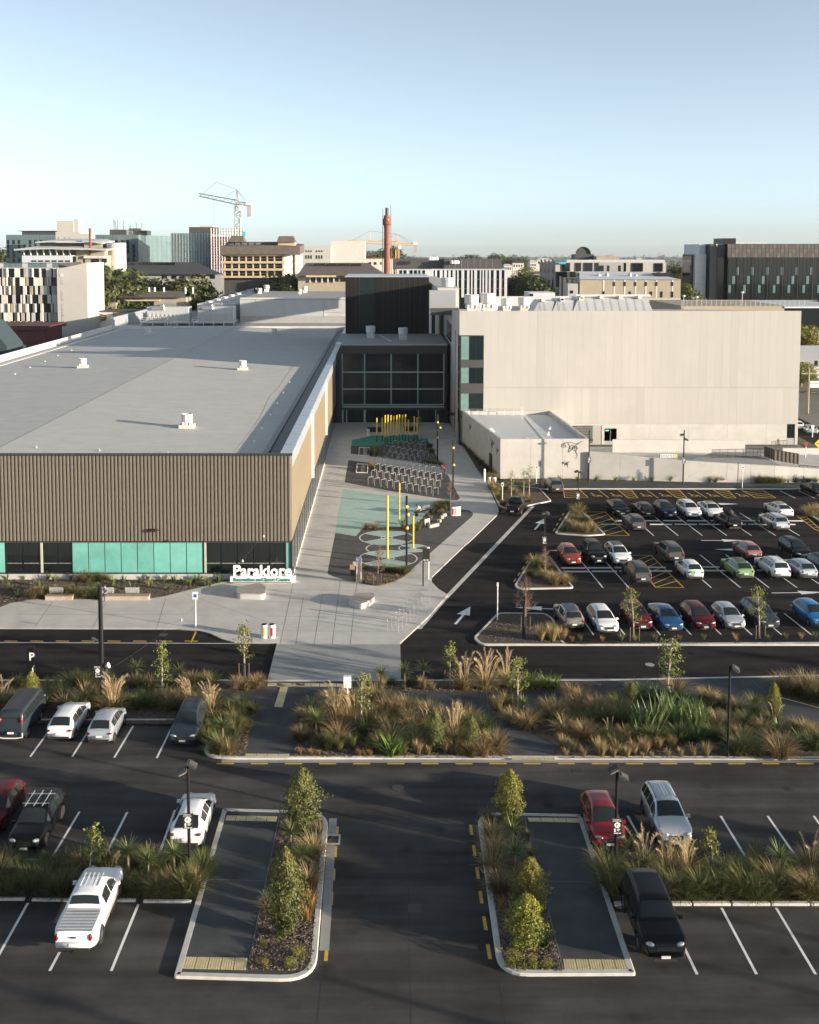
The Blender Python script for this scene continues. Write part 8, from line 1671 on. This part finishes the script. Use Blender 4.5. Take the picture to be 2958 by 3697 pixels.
MB().tube([(.02,-.13,zt-1.75),(.0,-.13,zt-1.5),(.12,-.13,zt-1.32)], .035, 5).tube([(-.02,-.13,zt-1.55),(.06,-.13,zt-1.86)], .03, 5).build('arrow', K['wpost'], tt)
lamp('slender black post without sign near the far lot strip','Q4',(1537,700),(1535,485),(),None,.12,ZI,'black_post'); 
lamp('thin black sign post beside the white post by the north footpath','V2',(480,1328),(495,930),(),None,.05,ZP,'black_post'); X, Y = G('V2',480,1328,ZP)
t = lamp('thin black post left of the annex corner by the footpath','R6',(445,778),(446,655),(),None,.05,ZP,'black_post')
def wpost(label, v, b, tp, plate=(.3,.45), blue=True, z=ZP, r=.05, box=False):
    X, Y = G(v,*b,z); h = A(v,*tp,Y)[1]-z; t = thing('sign_post', label, 'sign', (X,Y,z), 0, 'white sign posts'); MB().tube([(0,0,0),(0,0,h)], r, 8).build('post', K['wpost'], t)
    MB().box(-plate[0]/2,plate[0]/2,-r-.03,-r,h-plate[1],h).build('plate', K['wpost'], t)
    if blue: MB().box(-plate[0]*.3,plate[0]*.3,-r-.037,-r-.031,h-plate[1]*.75,h-plate[1]*.3).build('symbol', mat('sign_blue',(.04,.12,.40),.5,0,0), t)
    if box: MB().box(-.24,.24,-.2,.12,h-.75,h).build('box', K['wpost'], t)
wpost('white post with parking plate beside the annex bed','R6',(272,842),(272,752)); wpost('white post with blue plate at the north footpath left','R6',(428,757),(428,673)); wpost('white post with blue plate at the north footpath right','R6',(1372,781),(1373,674))
wpost('white post with mauve plate on the plaza edge','Q3',(1109,575),(1105,370),(.42,.6)); wpost('white post at the corner of the far lot strip','Q4',(1373,585),(1374,350),(.14,.3),False,ZI); wpost('white post next to the black sign in the plaza','Q4',(945,330),(945,128),(.2,.4)); wpost('white post carrying a square white box in the centre bed','Q4',(440,1175),(440,930),(.48,.6),False,ZB,.05,True)
X, Y = G('Q4',911,373,ZP); t = thing('black_sign', 'black rectangular sign on a thin post on the plaza', 'sign', (X,Y,ZP)); h = A('Q4',911,138,Y)[1]-ZP; MB().tube([(0,0,0),(0,0,h)], .06, 8).build('post', K['black'], t); MB().box(-.06,.58,-.1,-.04,h-1.15,h).build('panel', K['blackmat'], t)
for k in range(2): MB().box(.02+k*.26,.22+k*.26,-.106,-.1,h-1.06,h-.99).build('letter_mark', K['wpost'], t)
# yellow poles and black light poles in the court
def ypole(label, v, x, yb, yt, r=.085, dark=.0, bands=False):
    X, Y = G(v,x,yb,ZP); h = A(v,x,yt,Y)[1]-ZP; t = thing('yellow_pole', label, 'pole', (X,Y,ZP), 0, 'yellow art poles')
    if dark: MB().tube([(0,0,0),(0,0,dark)], r*.6, 8).build('base', K['black'], t)
    MB().tube([(0,0,dark),(0,0,h)], r, 10).build('shaft', K['ypole'], t)
    if bands:
        for k in range(9): MB().tube([(0,0,dark+(h-dark)*(.1+.1*k)),(0,0,dark+(h-dark)*(.1+.1*k)+.05)], r*1.04, 10).build('band', K['black'], t)
ypole('tall yellow pole rising from the front painted ring','R5',862,1868,1378,.11); ypole('yellow banded pole at the edge of the mint surface','R5',954,1595,1280,.08,0,True); ypole('shorter yellow pole on the small painted ring','R5',1062,1785,1535,.09)
for i, (x, yt, yb) in enumerate(((425,110,440),(500,108,440),(540,72,470),(578,65,465),(618,72,450),(658,82,445),(700,72,450),(738,65,430),(780,70,425),(820,62,430),(862,135,430),(943,92,430),(983,105,430))): ypole('yellow pole in the cluster before the glass link, %s from the left' % ORD[i],'V1',x,yb,yt,.10,1.1)
def lpole(label, v, x, yb, xt, yt, balls):
    X, Y = G(v,x,yb,ZP); h = A(v,xt,yt,Y)[1]-ZP; t = thing('light_pole', label, 'lamp post', (X,Y,ZP), 0, 'court light poles'); MB().tube([(0,0,0),(0,0,h)], .11, 10).build('pole', K['black'], t)
    for dx, f in balls: MB().lathe([(0,-.17),(.12,-.12),(.17,0),(.12,.12),(0,.17)],10,(0,0,0)).build('lamp_globe', K['amber'], t, (dx,-.14,h*f))
lpole('black court light pole with amber globes beside the painted rings','R5',1010,1930,1007,1380,((0,.85),(.14,.74),(.05,.55))); lpole('black court light pole with amber globes beside the bare sapling','R5',1372,1372,1372,945,((0,.86),(.06,.55))); lpole('black court light pole with amber globes by the far bicycle stands','R5',1250,1125,1248,750,((0,.85),(.35,.74),(.05,.53)))
# bicycle hoops
hp = None
def hoop(label, p, q, h=.85, r=.03, group='bicycle hoops', m=None):
    p, q = Vector(p), Vector(q); d = q-p; L = d.length; mb = MB(); c = .10
    pts = [(0,0,0),(0,0,h-c),(.03,0,h-.03),(c,0,h),(L-c,0,h),(L-.03,0,h-.03),(L,0,h-c),(L,0,0)]
    key = (round(L,1), h); o = mb.tube(pts, r, 6).build('bicycle_hoop', m or K['steel'], None, (p.x,p.y,ZP), atan2(d.y,d.x)); return tag(o, label, 'bike stand', group)
RNAME = ['front','second','third','back']
for ri, (x0, dx, y0, dy, n) in enumerate(((305,90,1035,15.5,11),(352,88,937,15,11),(395,86,853,14,11),(755,85,832,11,6))):
    for k in range(n): hoop('steel bicycle hoop in the %s row of the sunlit stand area, %s from left' % (RNAME[ri], ORD[k]), G('V1',x0+dx*k,y0+dy*k,ZP), G('V1',x0+dx*k+70,y0+dy*k-17,ZP), .95, .032, 'bicycle hoops in the court')
for ri, (x0, dx, y0, dy, n) in enumerate(((565,80,668,14,6),(535,78,590,12,8),(645,78,515,12,6))):
    for k in range(n): hoop('shaded bicycle hoop in the %s row of the far stand area, %s from left' % (RNAME[ri], ORD[k]), G('V1',x0+dx*k,y0+dy*k,ZP), G('V1',x0+dx*k+62,y0+dy*k-15,ZP), .95, .032, 'bicycle hoops in the court')
for i in range(9): hoop('thin bicycle hoop beside the plaza kerb, %s from the front' % ORD[i], G('Q4',690+25*i,655-24*i,ZP), G('Q4',757+24*i,660-23.6*i,ZP), 1.0, .025, 'bicycle hoops by the kerb')
# bicycles
def bicycle(label, x, y, rz, m, v='V1'):
    X, Y = G(v,x,y,ZP); t = thing('bicycle', label, 'bicycle', (X,Y,ZP), rz, 'parked bicycles')
    for wx in (-.52,.52):
        mb = MB(); n = 20; vs = [(wx+.33*cos(2*pi*i/n),0,.34+.33*sin(2*pi*i/n)) for i in range(n+1)]; mb.tube(vs, .022, 5); w_ = mb.build('wheel', K['tyre'], t)
        mb = MB(); [mb.tube([(wx,0,.34),(wx+.32*cos(a*pi/5),0,.34+.32*sin(a*pi/5))], .005, 3) for a in range(10)]; mb.build('spokes', K['steel'], w_)
    MB().tube([(-.52,0,.34),(-.12,0,.36),(.36,0,.82),(-.22,0,.82),(-.12,0,.36)], .022, 6).tube([(-.52,0,.34),(-.22,0,.82)], .018, 6).tube([(.52,0,.34),(.34,0,.95)], .02, 6).build('frame', m, t)
    MB().cbox((-.25,0,.95),(.26,.14,.06)).tube([(-.22,0,.8),(-.24,0,.94)], .016, 5).build('saddle', K['blackmat'], t); MB().tube([(.30,-.26,1.0),(.36,-.1,1.02),(.34,0,1.0),(.36,.1,1.02),(.30,.26,1.0)], .016, 5).build('handlebar', K['blackmat'], t)
bm = [K['black'],K['wpost'],mat('bike_blue',(.02,.16,.38),.4,.3,0),K['dgrey'],K['dred'],K['steel']]
for i, (x, y, rz, c, l) in enumerate(((590,665,.5,3,'dark bicycle at the left front of the far stands'),(755,690,.3,1,'white bicycle in the front of the far stands'),(900,690,.2,2,'blue bicycle in the front of the far stands'),(1030,640,.6,1,'pale bicycle right of middle in the far stands'),(1180,660,1.2,4,'maroon bicycle at the right end of the far stands'),(560,585,.8,0,'black bicycle at the left of the second far row'),(770,520,.4,4,'red-brown bicycle in the back far row'),(890,520,.3,0,'black bicycle in the middle of the back far row'),(960,480,.5,3,'grey bicycle in the back far row near the planter'),(1010,465,.2,0,'black bicycle crowded at the back right'),(1060,500,.6,5,'silver bicycle crowded at the back right'),(940,440,.4,4,'dark red bicycle at the very back'))): bicycle(l, x, y, rz, bm[c])
# low steel frames and glass balustrade
for v, q, l in (('V1',((140,872),(293,876),(300,758),(155,752)),'white steel floor frame beside the sunlit bicycle area'),('V1',((175,632),(315,636),(322,528),(185,525)),'white steel floor frame beside the shaded bicycle area')):
    P = [Vector((*G(v,*p,ZP),0)) for p in q]; t = thing('floor_frame', l, 'frame', (P[0].x,P[0].y,ZP+.004)); P = [p-P[0] for p in P]
    for i in range(4): MB().tube([tuple(P[i]+Vector((0,0,.06))),tuple(P[(i+1)%4]+Vector((0,0,.06)))], .06, 5).build('edge', K['wpost'], t)
    for i in range(1,9): MB().tube([tuple(P[0].lerp(P[3],i/9)+Vector((.6,0,.05))),tuple(P[1].lerp(P[2],i/9)+Vector((-.3,0,.05)))], .03, 4).build('bar', K['steel'], t)
bal = bpy.data.materials.new('balustrade_glass'); bal.use_nodes = True; _p = bal.node_tree.nodes['Principled BSDF']; _p.inputs['Base Color'].default_value = (.55,.66,.68,1); _p.inputs['Roughness'].default_value = .05; _p.inputs['Alpha'].default_value = .35
p0, p1 = Vector(G('V1',430,738,ZP)), Vector(G('V1',1320,868,ZP)); t = thing('glass_balustrade', 'low glass balustrade between the two bicycle areas', 'balustrade', (p0.x,p0.y,ZP)); d = p1-p0
for k in range(11):
    a, b = d*(k/11), d*((k+.95)/11); MB().add([(a.x,a.y,.12),(b.x,b.y,.12),(b.x,b.y,1.0),(a.x,a.y,1.0)],[(0,1,2,3)]).build('glass_panel', bal, t); MB().tube([(a.x,a.y,0),(a.x,a.y,1.05)], .025, 5).build('post', K['steel'], t); MB().lathe([(0,-.05),(.05,0),(0,.05)],6,(a.x+.3,a.y,1.02)).build('fitting', K['wpost'], t)
# benches, seats, bins
def gbench(label, v, x0, x1, y, backs):
    a, b = G(v,x0,y,ZP), G(v,x1,y,ZP); L = b[0]-a[0]; t = thing('timber_bench', label, 'bench', (a[0],a[1]+.3,ZP)); MB().box(0,L,-.3,.3,.0,.32).build('plinth', K['stone'], t)
    for k in range(5): MB().box(-.04,L+.04,-.34+k*.138,-.34+k*.138+.125,.32,.40).build('seat_slat', K['wood'], t)
    for c0, c1 in backs:
        q0, q1 = G(v,c0,y,ZP)[0]-a[0], G(v,c1,y,ZP)[0]-a[0]; bk = MB().box(q0,q1,.30,.33,.46,.92).build('backrest', K['lgrey'], t)
        for k in range(7): MB().box(q0+.02,q1-.02,.27,.30,.49+k*.06,.52+k*.06).build('back_slat', K['steel'], bk)
        for q in (q0+.1,q1-.15): MB().box(q,q+.05,.26,.31,.38,.6).build('back_bracket', K['steel'], t)
gbench('timber bench with one steel backrest left of the tall pole','Q3',257,408,419,((267,347),)); gbench('long timber bench with two steel backrests where a person sits','Q3',565,842,419,((562,636),(700,780)))
def slabseat(label, v, pts, h=.46):
    P = roundpoly(GL(v,pts,ZP+.0), .45, 5); cx = sum(p[0] for p in P)/len(P); cy = sum(p[1] for p in P)/len(P); P = [(p[0]-cx,p[1]-cy) for p in P]; t = thing('plaza_block', label, 'seat', (cx,cy,ZP)); MB().prism(P, 0, h).build('base', K['wconc'], t); MB().prism(offs(ccw(P),-.03), h+.003, h+.07).build('timber_top', K['wood'] if 0 else mat('weathered_top',(.34,.30,.27),.75,0,.12,2), t)
slabseat('rounded triangular concrete seat in front of the white letters','Q3',((1340,412),(1500,417),(1505,372),(1470,352),(1345,378))); slabseat('rounded triangular concrete seat in the middle of the plaza','Q4',((437,492),(530,522),(608,478),(605,450),(500,452)))
def bin_(label, v, x, y, col, z=ZP, s=1.0):
    X, Y = G(v,x,y,z); t = thing('litter_bin', label, 'bin', (X,Y,z), 0, 'white litter bins'); MB().lathe([(.27*s,.02),(.27*s,1.0*s),(.24*s,1.06*s),(.15*s,1.06*s),(.14*s,.95*s),(0,.95*s)],18).build('body', K['wpost'], t); MB().lathe([(.245*s,1.062*s),(.16*s,1.066*s)],18).build('rim', K['black'], t)
    MB().add([(.273*s*sin(a),-.273*s*cos(a),z_) for z_ in (.18*s,.86*s) for a in (-.35,-.12,.12,.35)], [(0,1,5,4),(1,2,6,5),(2,3,7,6)]).build('label_stripe', K[col], t)
bin_('white litter bin with yellow stripe on the plaza front','Q3',1498,630,'ypole'); bin_('white litter bin with red stripe on the plaza front','Q3',1541,630,'red'); bin_('white litter bin with red stripe beside the court bed','V1',1478,1462,'red'); bin_('plain white litter bin between two striped ones in court','V1',1515,1462,'lgrey'); bin_('white litter bin with yellow stripe beside the court bed','V1',1552,1458,'ypole'); bin_('white litter bin with yellow stripe near the annex bed','Q2',1440,648,'ypole'); bin_('white litter bin with red stripe near the annex bed','Q2',1475,650,'red'); bin_('white litter bin standing before the glass link','V1',305,352,'lgrey')
X, Y = G('Q4',512,350,ZP); t = thing('stone_pillar', 'pale stone pillar with blue top at the front court bed', 'pillar', (X,Y,ZP)); h = A('Q4',512,195,Y)[1]-ZP; MB().box(-.26,.26,-.2,.2,0,h-.5).build('shaft', K['stone'], t); MB().box(-.26,.26,-.2,.2,h-.5,h).build('cap', K['capping'], t)
X, Y = G('Q4',470,308,ZP); t = thing('drinking_fountain', 'small timber and black drinking fountain left of the stone pillar', 'fountain', (X,Y,ZP)); MB().box(-.18,.18,-.15,.15,0,.62).build('base', K['black'], t); MB().box(-.22,.22,-.18,.18,.63,1.05).build('timber_box', K['wood'], t); MB().box(.05,.6,.1,.4,.9,1.25).build('bowl', K['stone'], t); MB().box(.22,.4,.2,.35,0,.9).build('stem', K['black'], t)
X, Y = G('Q2',1400,620,ZP); t = thing('bollard', 'pale concrete bollard at the annex path corner', 'bollard', (X,Y,ZP)); MB().lathe([(.15,0),(.15,1.5),(.12,1.62),(0,1.65)],14).build('post', K['wpost'], t); MB().lathe([(.152,1.3),(.152,1.4)],14).build('band', K['lgrey'], t)
for i, (x, y, L, rz) in enumerate(((1088,892,.5,.5),(1068,908,.42,.55),(1048,938,.5,1.2),(1003,975,1.45,.72))):
    X, Y = G('Q2',x,y,ZP); o = rbox('stone_block', (L,.38,.32), K['stone'], None, (X,Y,ZP), rz, .04); tag(o, 'pale stone block edging the middle court bed, %s from the bins' % ORD[i], 'stone', 'stone blocks')
X, Y = G('Q2',955,975,ZP); t = thing('steel_backrest', 'steel backrest panel on posts beside the long stone block', 'bench', (X,Y,ZP), .75); MB().box(-.4,.4,-.02,.02,.5,.9).build('panel', K['grey'], t); [MB().box(x,x+.06,-.03,.03,0,.55).build('post', K['steel'], t) for x in (-.36,.3)]
X, Y = G('Q2',925,880,ZP); cb = thing('court_bench', 'dark bench with raised back on the mint court', 'bench', (X,Y,ZP), .75); MB().box(-1.3,1.3,-.28,.28,.36,.44).build('seat', K['blackmat'], cb); MB().box(.1,1.3,.26,.32,.5,.95).build('backrest', K['dgrey'], cb)
for x in (-1.1,1.0): MB().box(x,x+.1,-.22,.22,0,.36).build('leg', K['black'], cb)
for x, y, l in ((395,300,'dark planter box left of the yellow pole cluster'),(905,290,'dark planter box right in the yellow pole cluster')):
    X, Y = G('V1',x,y,ZP); t = thing('planter_box', l, 'planter', (X,Y,ZP)); MB().box(-1.2,1.2,-.5,.5,0,.7).build('box', K['blackmat'], t); MB().box(-1.1,1.1,-.4,.4,.7,.72).build('soil', K['mulch'], t)
pwl = thing('court_wall', 'low grey wall panel at the back of the bicycle stands', 'wall', (*G('V1',1040,400,ZP),ZP)); MB().box(-.5,2.9,0,.25,0,1.5).build('wall', K['grey'], pwl)
# catenary cables with lamps in front of the hall
for a, b, l in (((A('R4',1605,1080,YB)[0],YB-.15,A('R4',1605,1080,YB)[1]),(-18.75,69.4,h-.4),'long sagging cable with lamps from the hall to the street pole'),((A('R4',175,1075,YB)[0],YB-.15,A('R4',175,1075,YB)[1]),(-46,74,5),'sagging cable with lamp at the left of the hall front')):
    p, q = Vector(a), Vector(b); t = thing('light_cable', l, 'cable', tuple(p)); pts = [tuple((q-p)*f - Vector((0,0,2.2*4*f*(1-f)*.6))) for f in [i/14 for i in range(15)]]; MB().tube(pts, .008, 4).build('cable', K['dgrey'], t)
    for k in (2,4,9): MB().lathe([(0,-.25),(.08,-.22),(.09,-.08),(.02,0)],8,pts[k]).build('cable_lamp', K['lgrey'], t)
for x, y, l in ((870,1195,'small dark camera box on the ribbed hall wall'),):
    X, Z = A('R4',x,y,YB); t = thing('wall_camera', l, 'camera', (X,YB-.12,Z)); MB().box(-.25,.25,-.3,0,-.12,.12).build('housing', K['blackmat'], t); MB().box(-.55,.55,-.12,0,-.03,.03).build('bracket', K['blackmat'], t)
# ================================================================ PEOPLE
def person(label, loc, rz, key, mats):
    J, m2 = BODY[key]; R_ = RR; names = list(J); m2.materials.clear(); [m2.materials.append(m) for m in mats]; m2.polygons.foreach_set('use_smooth', [True]*len(m2.polygons))
    def near(p): return min(names, key=lambda n: (Vector(J[n])-p).length - R_.get(n if n in R_ else n[:-1], .06))
    zone = {'pel':1,'chest':0,'neck':2,'head':2,'top':2,'sh':0,'el':0,'ha':2,'fi':2,'hp':1,'kn':1,'an':1,'to':3}
    for p in m2.polygons: n = near(Vector(p.center)); p.material_index = zone[n if n in zone else n[:-1]]
    t = thing('person', label, 'person', loc, rz); b = link('body', m2, t)
    hd = Vector(J['head']); tp = Vector(J['top']); MB().lathe([(0,-.06),(.085,-.05),(.108,.0),(.10,.06),(.06,.105),(0,.12)],12,(0,0,0)).build('hair', K['hair'], t, tuple(hd+(tp-hd)*.55+Vector((-.025,0,.03))), smooth=True)
    return t
jeans = mat('blue_jeans',(.04,.06,.10),.85,0,.1,8); grey_t = mat('grey_shirt',(.20,.22,.24),.85,0,.1,8); white_t = mat('white_shirt',(.70,.70,.68),.85,0,.06,8); red_t = mat('red_jacket',(.45,.02,.02),.7,0,.1,8); shoe = mat('shoes',(.06,.06,.06),.6,0,0); tan_p = mat('tan_shorts',(.30,.22,.14),.85,0,.1,8)
X, Y = G('Q3',598,420,ZP); person('person in grey shirt and jeans seated on the long timber bench', (X,Y+.28,ZP-.06), -pi/2-.3, 'sit', [grey_t,jeans,K['skin'],shoe])
X, Y = G('Q2',905,880,ZP); person('person in white shirt hunched forward on the court bench', (X,Y+.05,ZP-.1), pi-.3, 'hun', [white_t,tan_p,K['skin'],shoe])
X, Y = G('V1',1368,905,ZP); person('person in red jacket bending over a bicycle by the stands', (X,Y,ZP), pi, 'std', [red_t,mat('dark_trousers',(.02,.02,.025),.85,0,0),K['skin'],shoe])
bicycle('bicycle held by the person in red jacket', 1348, 912, .9, K['black'])
# ================================================================ ADDED UNSEEN TREES AND POLES BEYOND THE RIGHT FRAME EDGE (put in to cast long shadows)
OT = [setm(crown_mesh(600+i, 7000, 4.2, 5.0, .5, 14, 'crown', .5, .4), K['tree']) for i in range(2)]
for i, (q, s, h, r) in enumerate(((54.2,52,11.5,1.7),(56.3,40,7.6,1.5),(66,75,14,.7),(74,80,15,.8),(82,92,16,.8))):
    X, Y = .927*s+.375*q, -.375*s+.927*q; t = thing('leafy_tree', 'added unseen tree beyond the right frame edge casting shadow on the asphalt, %s from front' % ORD[i], 'tree', (X,Y,0), i*1.3, 'added shade trees beyond the right frame edge')
    MB().tube([(0,0,0),(0,.1,h*.5),(.1,0,h*.85)], [.28,.2,.06], 8).build('trunk', K['bark'], t); o = link('crown', OT[i%2], t, (0,0,h*.56)); o.scale = (r/4.4,r/4.4,h*.44/5.1)
for i, (q, r) in enumerate(((44.6,2.0),(48.3,1.9))):  # two more unseen trees, added to darken the central lane
    t = thing('leafy_tree', 'added unseen high-crowned tree beyond the right frame edge to shade the lane, %s of two' % ORD[i], 'tree', (.927*50+.375*q,-.375*50+.927*q,0), i, 'added shade trees beyond the right frame edge')
    MB().tube([(0,0,0),(0,.1,5),(.1,0,10)], [.2,.15,.05], 8).build('trunk', K['bark'], t); o = link('crown', OT[i], t, (0,0,9.9)); o.scale = (r/4.4,r/4.4,1.5/5.1)
for i, (q, s, h) in enumerate(((32.7,22,8.5),(38.0,26,6.5),(90,70,12),(97,75,12),(105,80,12),(112,84,13),(75,66,10))):  # unseen poles, added for narrow shadow streaks
    X, Y = .927*s+.375*q, -.375*s+.927*q; t = thing('power_pole', 'added unseen pole beyond the right frame edge casting a thin shadow, %s from front' % ORD[i], 'pole', (X,Y,0), 0, 'added shadow poles beyond the right frame edge'); MB().tube([(0,0,0),(0,0,h)], [.18,.13], 8).build('pole', K['barkp'], t); MB().box(-1.2,1.2,-.07,.07,h-1.2,h-1.0).build('crossarm', K['barkp'], t)
# ================================================================ HAZE
hz = MB().box(-3050,3050,-350,5050,-1.05,66).build('haze', None); hz['kind'] = 'stuff'; hz.data.materials.clear()
hm = bpy.data.materials.new('haze_air'); hm.use_nodes = True; hn = hm.node_tree; hn.nodes.remove(hn.nodes['Principled BSDF']); pv = hn.nodes.new('ShaderNodeVolumePrincipled'); pv.inputs['Color'].default_value = (.80,.90,1.0,1); pv.inputs['Density'].default_value = .000035; pv.inputs['Anisotropy'].default_value = .0
hn.links.new(pv.outputs[0], hn.nodes['Material Output'].inputs['Volume']); hz.data.materials.append(hm); tag(hz, 'thin pale blue air haze over the whole town', 'haze')
